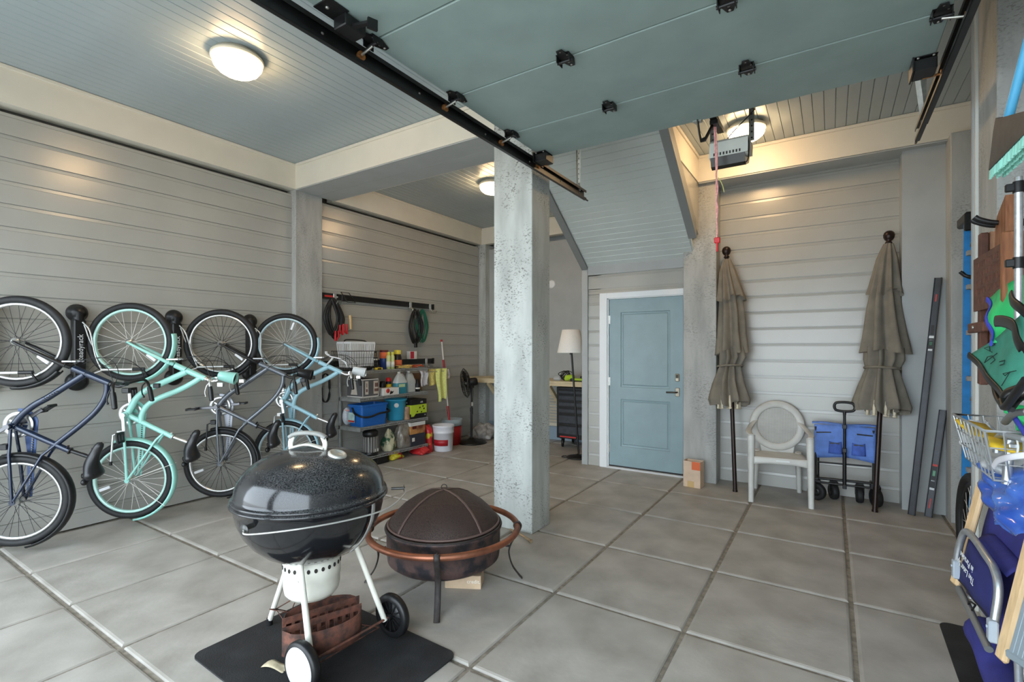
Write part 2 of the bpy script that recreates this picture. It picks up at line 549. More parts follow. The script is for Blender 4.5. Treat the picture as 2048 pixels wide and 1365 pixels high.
# plank mesh: width along local x, length along local y; lay width up the slope, length along world x
k = int((5.69 - y_top) / cos(ang) / PW)
for i in range(k):
    d = i * PW
    y = 5.69 - d * cos(ang); z = zs(5.69) + d * sin(ang)
    ob = share(pm, 'plank', sf)
    xl = V((0, -cos(ang), sin(ang))); yl = V((-1, 0, 0)); zl = xl.cross(yl)
    if zl.z < 0: yl = -yl; zl = -zl
    ob.matrix_local = M.Translation((-2.585 if yl.x > 0 else -1.275, y, z)) @ M((xl, yl, zl)).transposed().to_4x4()
def stringer(n, x0, x1, y_end, zoff, m, ytop=3.86, hgt=0.16):
    p = [(y_end, zs(y_end, zoff)), (y_end, zs(y_end, zoff)+hgt), (ytop, zs(ytop, zoff)+hgt), (ytop, zs(ytop, zoff))]
    MB().prism(p, M(((0,0,1,0),(1,0,0,0),(0,1,0,0),(0,0,0,1))), x1-x0, x0).build('trim_%d' % n, m, kind='structure')
M_STR = mat('dark_grey_paint', (140,143,142), 0.5)
stringer(16, -2.628, -2.545, 5.70, 2.425, M_STR)
stringer(17, -1.272, -1.19, 5.42, 2.425, M_STR)
# triangular side panel between the stringer and the beam
MB().prism([(5.60, zs(5.42, 2.5)), (5.60, 3.245), (4.55, 3.245)], M(((0,0,1,0),(1,0,0,0),(0,1,0,0),(0,0,0,1))), 0.05, -1.26).build('trim_18', M_SIDE, kind='structure')
# ---------------------------------------------------------------- ceiling lamps
M_BOWL = mat('lit_frosted_glass', (255,212,158), 0.4, emit=LAMP_W)
M_PAN = mat('lamp_pan_metal', (236,226,205), 0.35)
def ceiling_lamp(x, y, label):
    t = thing('ceiling_lamp', label, 'lamp', (x, y, 3.52), 'flush ceiling lamps')
    MB().lathe([(0.0, 3.52), (0.145, 3.52), (0.150, 3.505), (0.168, 3.492), (0.170, 3.478), (0.160, 3.470), (0.0, 3.470)], (x, y, 0), n=40).build('lamp_pan', M_PAN, t)
    prof = [(0.155, 3.474), (0.156, 3.455), (0.148, 3.432), (0.130, 3.408), (0.100, 3.388), (0.062, 3.376), (0.020, 3.372), (0.0, 3.372)]
    MB().lathe(prof, (x, y, 0), n=64, rfun=lambda r, h, a: r*(1+0.018*cos(16*a))).build('glass_bowl', M_BOWL, t)
    return t
ceiling_lamp(-3.51, 1.87, 'fluted glass flush lamp on the planked ceiling above the bicycles')
ceiling_lamp(-3.54, 5.03, 'flush ceiling lamp half hidden by the middle pillar, above the storage shelf')
ceiling_lamp(-0.66, 5.02, 'flush ceiling lamp behind the garage door opener')

# ---------------------------------------------------------------- overhead garage door
DX0, DX1, DZ = -1.80, 0.425, 2.87
M_GD = mat('blue_green_door_paint', (142,160,156), 0.5, var=0.03, scale=5, bump=0.03, bscale=60)
M_BLK = mat('black_powder_coat', (22,22,23), 0.38, var=0.15, scale=20)
M_STEEL = mat('zinc_steel', (196,196,190), 0.32, metal=0.9, var=0.06, scale=30)
M_RUST = mat('rusty_bronze', (156,104,58), 0.55, metal=0.5, var=0.25, scale=60)
M_BOLT = mat('bolt_heads', (170,168,164), 0.35, metal=0.8)
gd = thing('garage_door', 'blue-green sectional garage door raised flat under the ceiling on black tracks', 'garage door', (-0.69, 1.7, 2.87))
ys = [-0.55, 0.02, 0.40, 0.98, 1.567, 2.165, 2.735, 3.225]
for a, b in zip(ys[:-1], ys[1:]):
    m = MB().box(DX0, DX1, a+0.004, b-0.004, DZ, DZ+0.04, 0.004)
    m.build('door_section', M_GD, gd)
def hinge(x, y, side=0):
    b = MB()
    z = DZ - 0.002
    pl = [(-0.034,-0.045), (0.034,-0.045), (0.036,0.012), (0.012,0.075), (-0.012,0.075), (-0.036,0.012)]
    b.prism([(x+p[0], y+p[1]) for p in pl], None, 0.003, z-0.003)
    pl = [(-0.03,-0.012), (0.03,-0.012), (0.014,-0.080), (-0.014,-0.080)][::-1]
    b.prism([(x+p[0], y+p[1]) for p in pl], None, 0.004, z-0.008)
    b.box(x-0.034, x-0.030, y-0.04, y+0.02, z-0.032, z); b.box(x+0.030, x+0.034, y-0.04, y+0.02, z-0.032, z)
    b.cyl((x-0.04, y-0.012, z-0.024), (x+0.04, y-0.012, z-0.024), 0.008, n=10)
    b.cur = 1
    for p in ((0,0.06), (0,0.03), (0,-0.065), (0.02,-0.03)):
        b.ell((x+p[0], y+p[1], z-0.005), 0.007, 0.007, 0.004, n=8, m=5)
    h = b.build('hinge', [M_BLK, M_BOLT], gd)
    if side:
        r = MB()
        r.cyl((x, y-0.012, z-0.03), (x+side*0.085, y-0.012, z-0.05), 0.006, n=8)
        r.build('roller_shaft', M_STEEL, h)
        r = MB().cyl((x+side*0.072, y-0.012, z-0.05), (x+side*0.094, y-0.012, z-0.05), 0.021, n=14)
        r.build('roller', M_RUST, h)
for y in (1.567, 2.165, 2.735):
    hinge(DX0+0.035, y, -1)
    hinge(DX1-0.035, y, 1)
for y in (2.165, 2.735):
    hinge(-1.085, y); hinge(-0.355, y)
hinge(-0.36, 1.567); hinge(-1.085, 1.567)
def top_fixture(x, side):
    b = MB()
    b.box(x-0.045, x+0.045, 3.085, 3.20, DZ-0.006, DZ-0.002)
    b.box(x-0.045, x+0.045, 3.10, 3.215, DZ-0.065, DZ-0.008, 0.004)
    b.box(x-0.052, x-0.045, 3.08, 3.225, DZ-0.07, DZ-0.002)
    b.cur = 1
    for p in ((-0.03,3.09), (0.03,3.09), (0.03,3.205)):
        b.ell((x+p[0], p[1], DZ-0.009), 0.007, 0.007, 0.005, n=8, m=5)
    h = b.build('roller_bracket', [M_BLK, M_BOLT], gd)
    MB().cyl((x, 3.205, DZ-0.062), (x+side*0.085, 3.205, DZ-0.058), 0.006, n=8).build('roller_shaft', M_RUST, h)
    MB().cyl((x+side*0.07, 3.205, DZ-0.058), (x+side*0.092, 3.205, DZ-0.058), 0.02, n=14).build('roller', M_RUST, h)
top_fixture(DX0+0.04, -1); top_fixture(DX1-0.04, 1)
lk = MB()
lk.box(-1.80, -1.70, 1.27, 1.37, DZ-0.006, DZ-0.001)
lk.box(-1.79, -1.71, 1.36, 1.47, DZ-0.055, DZ-0.004, 0.004)
lk.bar((-1.72, 1.40, DZ-0.045), (-1.63, 1.425, DZ-0.045), 0.02, 0.012)
lk.bar((-1.632, 1.41, DZ-0.052), (-1.618, 1.45, DZ-0.052), 0.012, 0.045)
lk.cur = 1; lk.ell((-1.75, 1.30, DZ-0.01), 0.009, 0.009, 0.006, n=8, m=5)
lk.build('slide_lock', [M_BLK, M_BOLT], gd)

def perforated(a, b, wd, up, n, m=M_STEEL):
    """perforated steel strap from a to b"""
    s = MB().bar(a, b, wd, 0.003, up)
    a, b = V(a), V(b)
    d = (b-a).normalized(); side = d.cross(V(up)).normalized(); nrm = side.cross(d)
    s.bar(a + side*wd/2 - nrm*0.0 , b + side*wd/2, 0.003, wd*0.8, up)
    s.cur = 1
    for i in range(n):
        c = a + (b-a)*((i+0.5)/n)
        s.cyl(c - nrm*0.0022, c + nrm*0.0022, wd*0.2, n=8)
    return s
M_HOLE = mat('hole_dark', (48,46,42), 0.9)
def track(xw, s, label):
    """s=+1: the channel opens towards +x"""
    t = thing('garage_door_track', label, 'track', (xw, 2.0, 2.80), 'garage door tracks')
    b = MB()
    y0, y1 = -0.5, 4.05
    q = lambda a, c: (min(xw+s*a, xw+s*c), max(xw+s*a, xw+s*c))
    b.box(*q(-0.003, 0.0), y0, y1, 2.775, 2.853)                       # web
    b.box(*q(0.0, 0.022), y0, y1, 2.853, 2.856)
    b.box(*q(0.020, 0.023), y0, y1, 2.835, 2.856)
    b.box(*q(0.0, 0.022), y0, y1, 2.772, 2.775)
    b.box(*q(0.020, 0.023), y0, y1, 2.772, 2.790)
    b.box(*q(-0.034, -0.003), y0, y1-0.06, 2.850, 2.854)               # stiffening angle
    b.cyl((xw+s*0.012, y0, 2.780), (xw+s*0.012, y1+0.05, 2.780), 0.007, n=8)
    b.cur = 1
    for y in (0.9, 1.35, 1.95, 2.55, 3.1, 3.6, 3.95):
        b.ell((xw+s*0.003, y, 2.815), 0.004, 0.008, 0.006, n=8, m=5)
    b.build('channel', [M_BLK, M_BOLT], t)
    perforated((xw-s*0.004, 3.93, 2.84), (xw-s*0.004, 3.90, 3.52), 0.032, (s,0,0), 18).build('hanger_strap', [M_STEEL, M_HOLE], t)
    perforated((xw-s*0.008, 3.95, 2.83), (xw+s*0.10, 3.72, 3.52), 0.032, (s,0,0), 18).build('hanger_strap', [M_STEEL, M_HOLE], t)
    return t
track(-1.852, 1, 'long black garage door track running past the middle pillar')
track(0.472, -1, 'black garage door track beside the rough pillar with the wooden chairs')

# ---------------------------------------------------------------- opener
op = thing('garage_door_opener', 'grey garage door opener hung from the ceiling with a pink pull cord', 'opener', (-0.58, 3.7, 2.80))
M_OPG = mat('opener_grey', (214,217,210), 0.4, var=0.02)
b = MB()
pr = [(3.60, 2.872), (3.578, 2.852), (3.560, 2.748), (3.60, 2.738), (3.80, 2.79), (3.82, 2.872)]
XP = M(((0,0,1,0),(1,0,0,0),(0,1,0,0),(0,0,0,1)))
b.prism(pr, XP, 0.240, -0.70)
b.build('motor_cover', M_OPG, op)
b = MB().prism([(3.562, 2.748), (3.585, 2.692), (3.62, 2.680), (3.76, 2.735), (3.80, 2.788), (3.60, 2.74)], XP, 0.215, -0.692)
b.build('lamp_lens', mat('dark_lens', (38,36,32), 0.25), op)
for i in range(9):
    x = -0.672 + i*0.020
    MB().box(x, x+0.008, 3.558, 3.575, 2.756, 2.774).build('vent_slot', M_HOLE, op)
MB().box(-0.655, -0.615, -0.5, 3.62, 2.925, 2.955).build('drive_rail', M_BLK, op)
MB().tube([(-0.698, 3.20, 2.885), (-0.692, 3.225, 2.80), (-0.686, 3.245, 2.755), (-0.67, 3.29, 2.775), (-0.64, 3.41, 2.92)], 0.011, n=8, flat=(0.016, 0.006, (1,0,0))).build('door_arm', M_BLK, op)
MB().box(-0.725, -0.675, 3.20, 3.235, 2.862, 2.902).cyl((-0.735, 3.215, 2.885), (-0.66, 3.215, 2.885), 0.008, n=8).build('arm_bracket', M_STEEL, op)
MB().box(-0.66, -0.61, 3.37, 3.47, 2.895, 2.925, 0.004).build('carriage', M_BLK, op)
perforated((-0.455, 3.72, 2.87), (-0.455, 3.72, 3.52), 0.032, (0,1,0), 16, M_STEEL).build('hanger_strap', [M_STEEL, M_HOLE], op)
perforated((-0.705, 3.72, 2.87), (-0.705, 3.72, 3.52), 0.032, (0,1,0), 16, M_STEEL).build('hanger_strap', [M_STEEL, M_HOLE], op)
MB().tube(bez([(-0.60, 3.62, 2.87), (-0.55, 3.63, 2.93), (-0.44, 3.62, 3.02), (-0.43, 3.62, 3.04), (-0.47, 3.63, 3.06)], 6), 0.004, n=6).build('wire', M_BLK, op)
MB().tube(bez([(-0.463, 3.60, 2.86), (-0.455, 3.585, 2.80), (-0.46, 3.575, 2.70), (-0.49, 3.60, 2.68)], 6), 0.004, n=6).build('wire', M_BLK, op)
M_CORD = mat('pink_cord', (236,166,160), 0.8, var=0.1, scale=60)
b = MB()
b.tube(bez([(-0.640, 3.42, 2.90), (-0.628, 3.42, 2.6), (-0.628, 3.42, 2.40), (-0.622, 3.42, 2.22), (-0.624, 3.42, 2.17)], 10), 0.005, n=6)
b.tube(bez([(-0.632, 3.425, 2.90), (-0.622, 3.42, 2.65), (-0.630, 3.42, 2.58), (-0.618, 3.42, 2.50), (-0.626, 3.42, 2.42), (-0.618, 3.42, 2.36), (-0.624, 3.42, 2.30)], 8), 0.0045, n=6)
b.build('pull_cord', M_CORD, op)
b = MB().box(-0.640, -0.604, 3.41, 3.43, 2.135, 2.172, 0.004).cyl((-0.622, 3.42, 2.08), (-0.622, 3.42, 2.14), 0.007, n=8)
b.build('pull_handle', mat('red_plastic', (206,34,40), 0.4), op)
MB().tube(bez([(-0.618, 3.42, 2.56), (-0.604, 3.42, 2.54), (-0.588, 3.42, 2.50), (-0.580, 3.42, 2.46)], 6), 0.0035, n=6).build('loose_strand', mat('yellow_cord', (196,190,120), 0.8), op)

# ---------------------------------------------------------------- entry door in the back wall
M_DOOR = mat('blue_door_paint', (142,166,172), 0.38, var=0.02, scale=6, bump=0.02, bscale=60)
dr = bpy.data.objects.new('door_1', None); C.objects.link(dr); dr['kind'] = 'structure'; dr.location = (-1.835, 5.70, 0); dr['_o'] = (-1.835, 5.70, 0)
X0, X1, ZD0, ZD1, YF = -2.272, -1.395, 0.035, 2.045, 5.700
b = MB()
def door_leaf(b):
    """door leaf with two recessed, moulded panels as one stepped surface"""
    pan = [(X0+0.145, X1-0.145, 0.27, 0.84), (X0+0.145, X1-0.145, 0.985, 1.885)]
    xs = [X0, pan[0][0], pan[0][1], X1]
    zs_ = [ZD0, pan[0][2], pan[0][3], pan[1][2], pan[1][3], ZD1]
    for i in range(3):
        for j in range(5):
            if i == 1 and j in (1, 3): continue
            b.add([(xs[i], YF, zs_[j]), (xs[i+1], YF, zs_[j]), (xs[i+1], YF, zs_[j+1]), (xs[i], YF, zs_[j+1])], [(0,1,2,3)])
    for (a, c, d, e) in pan:
        steps = [(0, 0), (0.006, 0.010), (0.022, 0.012), (0.034, 0.004), (0.040, 0.004)]
        vv = []
        for (q, dp) in steps:
            vv += [(a+q, YF+dp, d+q), (c-q, YF+dp, d+q), (c-q, YF+dp, e-q), (a+q, YF+dp, e-q)]
        ff = []
        for k in range(len(steps)-1):
            for i in range(4): ff.append((k*4+i, k*4+(i+1) % 4, k*4+4+(i+1) % 4, k*4+4+i))
        n = len(vv); ff.append((n-4, n-3, n-2, n-1))
        b.add(vv, ff)
    b.box(X0, X1, YF+0.02, YF+0.045, ZD0, ZD1)
    b.box(X0, X0+0.002, YF, YF+0.03, ZD0, ZD1); b.box(X1-0.002, X1, YF, YF+0.03, ZD0, ZD1)
door_leaf(b)
b.build('door_leaf', M_DOOR, dr)
b = MB().box(-2.388, -2.292, 5.672, 5.73, 0, 2.125, 0.003).box(-1.378, -1.30, 5.672, 5.73, 0, 2.125, 0.003).box(-2.292, -1.378, 5.672, 5.73, 2.058, 2.125, 0.003)
b.box(-2.292, -2.276, 5.69, 5.80, 0, 2.058).box(-1.392, -1.376, 5.69, 5.80, 0, 2.058).box(-2.29, -1.38, 5.69, 5.80, 2.048, 2.06)
b.build('door_frame', M_WHITE, dr)
MB().box(-2.292, -1.376, 5.665, 5.80, 0, 0.022).build('threshold', mat('aluminium_sill', (206,206,206), 0.4, metal=0.3), dr)
MB().box(X0, X1, YF-0.006, YF+0.03, 0.022, 0.037).build('door_sweep', M_BLK, dr)
for z in (0.24, 1.05, 1.80):
    MB().cyl((X0-0.004, YF-0.004, z-0.05), (X0-0.004, YF-0.004, z+0.05), 0.007, n=8).box(X0-0.004, X0+0.012, YF-0.003, YF+0.002, z-0.05, z+0.05).build('door_hinge', M_STEEL, dr)
M_NICK = mat('satin_nickel', (176,166,150), 0.3, metal=0.9)
h = MB().box(-1.482, -1.432, YF-0.012, YF, 0.905, 1.005, 0.006).build('door_handle', M_NICK, dr)
MB().tube([(-1.457, YF-0.01, 0.955), (-1.457, YF-0.05, 0.955), (-1.475, YF-0.058, 0.955), (-1.57, YF-0.055, 0.953)], 0.009, n=10).build('lever', mat('dark_nickel', (70,64,58), 0.3, metal=0.9), h)
h = MB().box(-1.482, -1.434, YF-0.018, YF, 1.075, 1.165, 0.008).build('deadbolt', M_NICK, dr)
MB().box(-1.472, -1.444, YF-0.022, YF-0.016, 1.115, 1.155, 0.003).build('keypad_cover', mat('dark_nickel', (70,64,58)), h)
# ---------------------------------------------------------------- bicycles hung by the front wheel
M_TYRE = mat('black_rubber', (24,24,25), 0.62, var=0.12, scale=30)
M_ALU = mat('polished_aluminium', (214,214,212), 0.28, metal=0.85)
M_SPOKE = mat('spoke_steel', (226,224,218), 0.4, metal=0.3)
M_SPOKED = mat('black_spokes', (40,40,42), 0.4, metal=0.3)
M_BPL = mat('black_plastic', (20,20,21), 0.42, var=0.1, scale=30)
M_SADDLE = mat('black_saddle_vinyl', (28,28,30), 0.33, var=0.08, scale=30)
M_REFL = mat('clear_reflector', (222,222,224), 0.2)
WB, RW, RT = 1.125, 0.296, 0.027
def B(u, v, w_=0.0): return (w_, v, u)
def BW(u, v, w_=0.0):
    v2 = v/(0.99+0.1517*max(v, 0))
    return (w_, v2, 1.075+(u-1.075)*(4.82-0.731*max(v2, 0))/4.82)
def wheel(root, u, rim_m, spoke_m, n_sp, refl):
    w_ = MB().torus(B(u,0), (1,0,0), RW, RT, 56, 10).build('tyre', M_TYRE, root)
    b = MB()
    b.lathe([(0.255,-0.012), (0.272,-0.017), (0.272,-0.012), (0.262,0.0), (0.272,0.012), (0.272,0.017), (0.255,0.012), (0.252,0.0), (0.255,-0.012)], B(u,0), (1,0,0), 56)
    b.build('rim', rim_m, root)
    b = MB()
    for k in range(n_sp):
        a = 2*pi*k/n_sp
        s = 1 if k % 2 else -1
        a2 = a + (0.5 if (k//2) % 2 else -0.5)
        b.cyl(B(u+0.022*sin(a2), 0.022*cos(a2), s*0.026), B(u+0.257*sin(a), 0.257*cos(a), s*0.004), 0.0016, n=4, cap=False)
    b.build('spokes', spoke_m, root, kind='stuff')
    MB().lathe([(0.0,-0.05), (0.010,-0.05), (0.010,-0.034), (0.026,-0.032), (0.026,-0.026), (0.017,-0.02), (0.017,0.02), (0.026,0.026), (0.026,0.032), (0.010,0.034), (0.010,0.058), (0.0,0.058)], B(u,0), (1,0,0), 16).build('hub', M_ALU, root)
    a = R(refl)
    c = V(B(u+0.20*sin(a), 0.20*cos(a), 0.010))
    t = V((0, -sin(a), cos(a))); r_ = V((0, cos(a), sin(a)))
    T = M.Translation(c) @ M((t, r_, V((1,0,0)))).transposed().to_4x4()
    MB().obox(T, 0.024, 0.085, 0.012, 0.004).build('wheel_reflector', M_REFL, root)
def fender(root, u, m, a0, a1, stays):
    n = 26
    prof = [(0.322,-0.034), (0.334,-0.028), (0.340,-0.012), (0.341,0.0), (0.340,0.012), (0.334,0.028), (0.322,0.034)]
    def fn(s, t):
        k = min(int(t*6), 5); q = t*6-k
        r = prof[k][0]*(1-q)+prof[k+1][0]*q; w_ = prof[k][1]*(1-q)+prof[k+1][1]*q
        a = R(a0+(a1-a0)*s)
        return B(u+r*sin(a), r*cos(a), w_)
    b = MB().grid(fn, n, 7, 0.002)
    f = b.build('mudguard', m, root)
    b = MB()
    for a in stays:
        for s in (-1, 1):
            b.tube([B(u, 0, s*0.052), B(u+0.345*sin(R(a)), 0.345*cos(R(a)), s*0.032)], 0.0022, 5)
    if stays: b.build('mudguard_stay', M_SPOKE, f)
def bicycle(name, label, loc, rz, c, style, rim_m, spoke_m, nsp, fen, stem_m, cup_m=None, crank=0.0, word=None, word_m=None, guard_m=None):
    B = BW
    t = thing(name, label, 'bicycle', loc, 'bicycles hung on the wall racks', (0, 0, rz), local=True)
    wheel(t, 0.0, rim_m, spoke_m, nsp, 200); wheel(t, WB, rim_m, spoke_m, nsp, -40 if c is not M_SKY else 70)
    BB_, CL = (0.53,-0.03), (0.30,0.325)
    f = MB()
    hd0, hd1 = (0.925,0.345), (0.795,0.605)
    f.tube([B(*hd0), B(*hd1)], 0.024, 12)                                      # head tube
    f.tube([B(*BB_), B(*CL)], 0.020, 12)                                       # seat tube
    f.cyl(B(*BB_, -0.036), B(*BB_, 0.036), 0.024, n=14)
    if style == 'arc':
        f.tube(bez([B(*BB_), B(0.60,0.02), B(0.665,0.095), B(0.72,0.19), B(0.80,0.31), B(0.872,0.42)], 8), 0.023, 12)
        f.tube(bez([B(0.815,0.585), B(0.70,0.575), B(0.59,0.51), B(0.49,0.40), B(0.38,0.255), B(0.335,0.20)], 8), 0.0195, 12)
        for s in (-1, 1):
            f.tube([B(0.36,0.235,s*0.012), B(0.30,0.17,s*0.045), B(0.012,0.008,s*0.058)], 0.009, 8)
    else:
        f.tube(bez([B(*BB_), B(0.585,0.0), B(0.665,0.045), B(0.73,0.13), B(0.785,0.26), B(0.865,0.44)], 8), 0.025, 12)
        f.tube(bez([B(0.455,0.075), B(0.53,0.085), B(0.60,0.13), B(0.65,0.22), B(0.70,0.36), B(0.755,0.48), B(0.815,0.58)], 8), 0.0225, 12)
        for s in (-1, 1):
            f.tube([B(0.345,0.255,s*0.012), B(0.30,0.21,s*0.04), B(0.012,0.008,s*0.058)], 0.009, 8)
    for s in (-1, 1):
        f.tube([B(0.515,-0.03,s*0.022), B(0.40,-0.025,s*0.038), B(0.33,-0.022,s*0.05), B(0.0,0.0,s*0.058)], 0.0105, 8)
        f.cyl(B(0,0,s*0.054), B(0,0,s*0.062), 0.018, n=12)
    fr = f.build('frame', c, t)
    k = MB()
    fork_m = M_BLK if style == 'arc' else c
    for s in (-1, 1):
        k.tube([B(0.935,0.335,s*0.018), B(0.955,0.30,s*0.045), B(WB-0.02,0.03,s*0.054), B(WB,0.0,s*0.055)], [0.016,0.0155,0.010,0.009], 10)
    k.tube([B(0.955,0.305,-0.046), B(0.94,0.325,0), B(0.955,0.305,0.046)], 0.016, 10)
    k.build('fork', fork_m, t)
    if fen == 'full':
        fender(t, 0.0, c, 110, -85, (20, -40)); fender(t, WB, c, 12, -80, (-30,))
    else:
        fender(t, 0.0, M_BPL, 105, -80, ()); fender(t, WB, M_BPL, -40, -95, ())
    # cranks, chainring, chain guard
    g_ = MB()
    g_.lathe([(0.060,-0.052), (0.092,-0.052), (0.094,-0.049), (0.092,-0.046), (0.060,-0.046), (0.060,-0.052)], B(*BB_), (1,0,0), 30)
    for q in range(5):
        a = 2*pi*q/5
        g_.bar(B(BB_[0],BB_[1],-0.049), B(BB_[0]+0.068*sin(a), BB_[1]+0.068*cos(a), -0.049), 0.012, 0.006, (1,0,0))
    g_.build('chainring', M_ALU, t)
    cg = [(BB_[1]+0.115*cos(R(a)), BB_[0]+0.115*sin(R(a))) for a in range(95, -1, -12)] + [(0.045,0.01), (0.012,0.0), (0.018,0.30), (0.0,0.46)]
    hole = MB().prism(cg, M(((0,0,1,0),(1,0,0,0),(0,1,0,0),(0,0,0,1))), 0.004, -0.066)
    hole.build('chain_guard', guard_m or c, t)
    ch = MB()
    for k_ in range(30):
        u_ = 0.52 - k_*0.0175
        ch.box(-0.060, -0.054, 0.052-0.0009*k_, 0.060-0.0009*k_, u_-0.0055, u_+0.0055)
    ch.build('chain', mat('chain_steel', (120,116,108), 0.4, metal=0.8), t, kind='stuff')
    for s in (1, -1):
        a = R(crank + (180 if s > 0 else 0))
        e = V(B(BB_[0]+0.17*sin(a), BB_[1]+0.17*cos(a), s*0.062))
        cr = MB().bar(B(*BB_, s*0.055), e, 0.026, 0.012, (1,0,0), 0.003).cyl(B(*BB_, s*0.05), B(*BB_, s*0.066), 0.018, n=12).build('crank', M_ALU if style != 'arc' else mat('dark_alloy', (110,110,114), 0.35, metal=0.7), t)
        d = V((0, cos(a), sin(a))); pc = e + V((s*0.055, 0, 0))
        p_ = MB()
        for q in (-0.034, 0.034):
            p_.obox(M.Translation(pc + V((0, d.y*0.0, 0)) + V((0, q*d.y, q*d.z))), 0.085, 0.018, 0.020, 0.003)
        for q in (-0.038, 0.0, 0.038):
            p_.bar(pc + V((q, -0.036*d.y, -0.036*d.z)), pc + V((q, 0.036*d.y, 0.036*d.z)), 0.012, 0.018, (1,0,0))
        p_.build('pedal', M_BPL, cr)
    # seat post, saddle
    MB().tube([B(0.31,0.31), B(0.225,0.468)], 0.0135, 10).cyl(B(0.262,0.40), B(0.245,0.432), 0.0145, n=10).build('seat_post', M_ALU if style != 'arc' else M_BLK, t)
    q = MB().torus(B(*CL), (0, 0.88, -0.47), 0.020, 0.006, 16, 6)
    q.bar(B(0.31,0.30,0.0), B(0.345,0.335,0.035), 0.012, 0.008)
    q.build('seat_clamp', M_ALU if style != 'arc' else M_BLK, t)
    def sad(s, a):
        u_ = 0.335 - s*0.275
        ax = -0.50
        hw = 0.028 + 0.088*(max(0, (s-0.25)/0.75)**1.4) if s < 0.85 else 0.028+0.088*(0.8**1.4)*(1-((s-0.85)/0.15)**2*0.35)
        th = 0.040 + 0.030*s
        if s < 0.08: hw *= 0.35+s*8; th *= 0.5+s*6
        if s > 0.92: th *= 1-(s-0.92)*6
        lift = 0.018*cos(2*pi*s)+0.02*s
        x_, y_ = cos(2*pi*a)*hw, sin(2*pi*a)*th
        if y_ < 0: y_ *= 0.8
        return B(u_ + 0.10*0 , 0.508 + lift + y_ + (0.335-u_)*(-0.22), x_)
    sb = MB()
    sb.grid(lambda a, s: sad(s, 1-a), 20, 16, closeu=True)
    sa = sb.build('saddle', M_SADDLE, t)
    q = MB()
    for s in (-1, 1):
        q.tube([B(0.30,0.485,s*0.015), B(0.22,0.462,s*0.022), B(0.12,0.455,s*0.04)], 0.0035, 6)
        for z in range(4):
            q.torus(B(0.10,0.440+z*0.010,s*0.05), (0,1,0.2), 0.016, 0.0035, 14, 6)
    q.build('saddle_rail', M_BLK, sa)
    if style != 'arc' or True:
        MB().ell(B(0.045,0.425,0.0), 0.034, 0.022, 0.026, n=14, m=8).build('rear_reflector', M_BPL, t)
    # stem, bar, grips, levers
    MB().tube(bez([B(0.80,0.598), B(0.775,0.645), B(0.768,0.685), B(0.785,0.715)], 6), 0.0125, 10).cyl(B(0.798,0.600), B(0.788,0.620), 0.019, n=12).cyl(B(0.787,0.717,-0.03), B(0.787,0.717,0.03), 0.019, n=12).build('stem', stem_m, t)
    hp = [(0.787,0.717,0.0), (0.789,0.722,0.05), (0.80,0.742,0.13), (0.803,0.757,0.20), (0.782,0.768,0.240), (0.735,0.778,0.255), (0.62,0.796,0.265)]
    pts = bez([B(u_,v_,-w_) for u_,v_,w_ in hp[::-1]] + [B(*p) for p in hp[1:]], 6)
    hb = MB().tube(pts, 0.0105, 8).build('handlebar', stem_m, t)
    for s in (-1, 1):
        MB().tube([B(0.735,0.778,s*0.255), B(0.70,0.784,s*0.258), B(0.615,0.797,s*0.2655)], [0.015,0.0175,0.0165], 12).ell(B(0.615,0.797,s*0.2655), 0.017, 0.017, 0.010, n=12, m=6).build('grip', M_BPL, t)
        l_ = MB().box(s*0.225-0.016, s*0.225+0.016, 0.745, 0.79, 0.765, 0.80, 0.004)
        l_.tube(bez([B(0.775,0.765,s*0.215), B(0.745,0.735,s*0.225), B(0.69,0.725,s*0.24), B(0.655,0.735,s*0.25)], 5), 0.005, 6).ell(B(0.652,0.736,s*0.25), 0.008, 0.008, 0.008, n=8, m=6)
        l_.build('brake_lever', M_BPL if style == 'arc' else M_ALU, t)
    cb = MB()
    for s in (-1, 1):
        cb.tube(bez([B(0.80,0.765,s*0.20), B(0.90,0.76,s*0.16), B(0.99,0.66,s*0.10), B(1.0,0.50,s*0.06), B(0.955,0.38,s*0.05)], 7), 0.0025, 5)
        cb.tube(bez([B(0.80,0.765,s*0.22), B(0.93,0.70,s*0.20), B(0.95,0.56,s*0.10), B(0.88,0.44,s*0.03)], 7), 0.0025, 5)
    cb.build('brake_cable', M_BPL, t)
    bk = MB()
    bk.box(-0.05, -0.038, 0.285, 0.375, 0.975, 0.99, 0.003).box(0.038, 0.05, 0.285, 0.375, 0.975, 0.99, 0.003).tube([B(0.98,0.36,-0.05), B(0.99,0.395,0.0), B(0.98,0.36,0.05)], 0.005, 6)
    bk.build('rim_brake', M_ALU if style != 'arc' else mat('grey_alloy', (150,150,150), 0.35, metal=0.7), t)
    ks = MB().tube([B(0.39,-0.055,0.04), B(0.375,-0.095,0.065), B(0.16,-0.105,0.075)], 0.0075, 8)
    ks.box(0.01, 0.06, -0.075, -0.03, 0.37, 0.41, 0.004)
    kk = ks.build('kickstand', M_ALU if style != 'arc' else M_BLK, t)
    MB().cyl(B(0.165,-0.105,0.075), B(0.135,-0.1055,0.076), 0.0115, n=10).build('kickstand_foot', M_BPL, kk)
    if cup_m:
        T = M.Translation(V(B(0.80,0.80,0.03))) @ M.Rotation(R(-100), 4, 'X')
        cu = MB()
        a_ = V((0, 0.97, -0.22)).normalized()
        cu.lathe([(0.0,0.0), (0.036,0.0), (0.040,0.012), (0.050,0.125), (0.052,0.125), (0.052,0.133), (0.046,0.133), (0.037,0.016), (0.0,0.014)], V(B(0.822,0.755,0.04)), a_, 24)
        cp = cu.build('cup_holder', cup_m, t)
        MB().lathe([(0.0,0.115), (0.045,0.115)], V(B(0.822,0.755,0.04)), a_, 24).build('cup_inside', M_HOLE, cp)
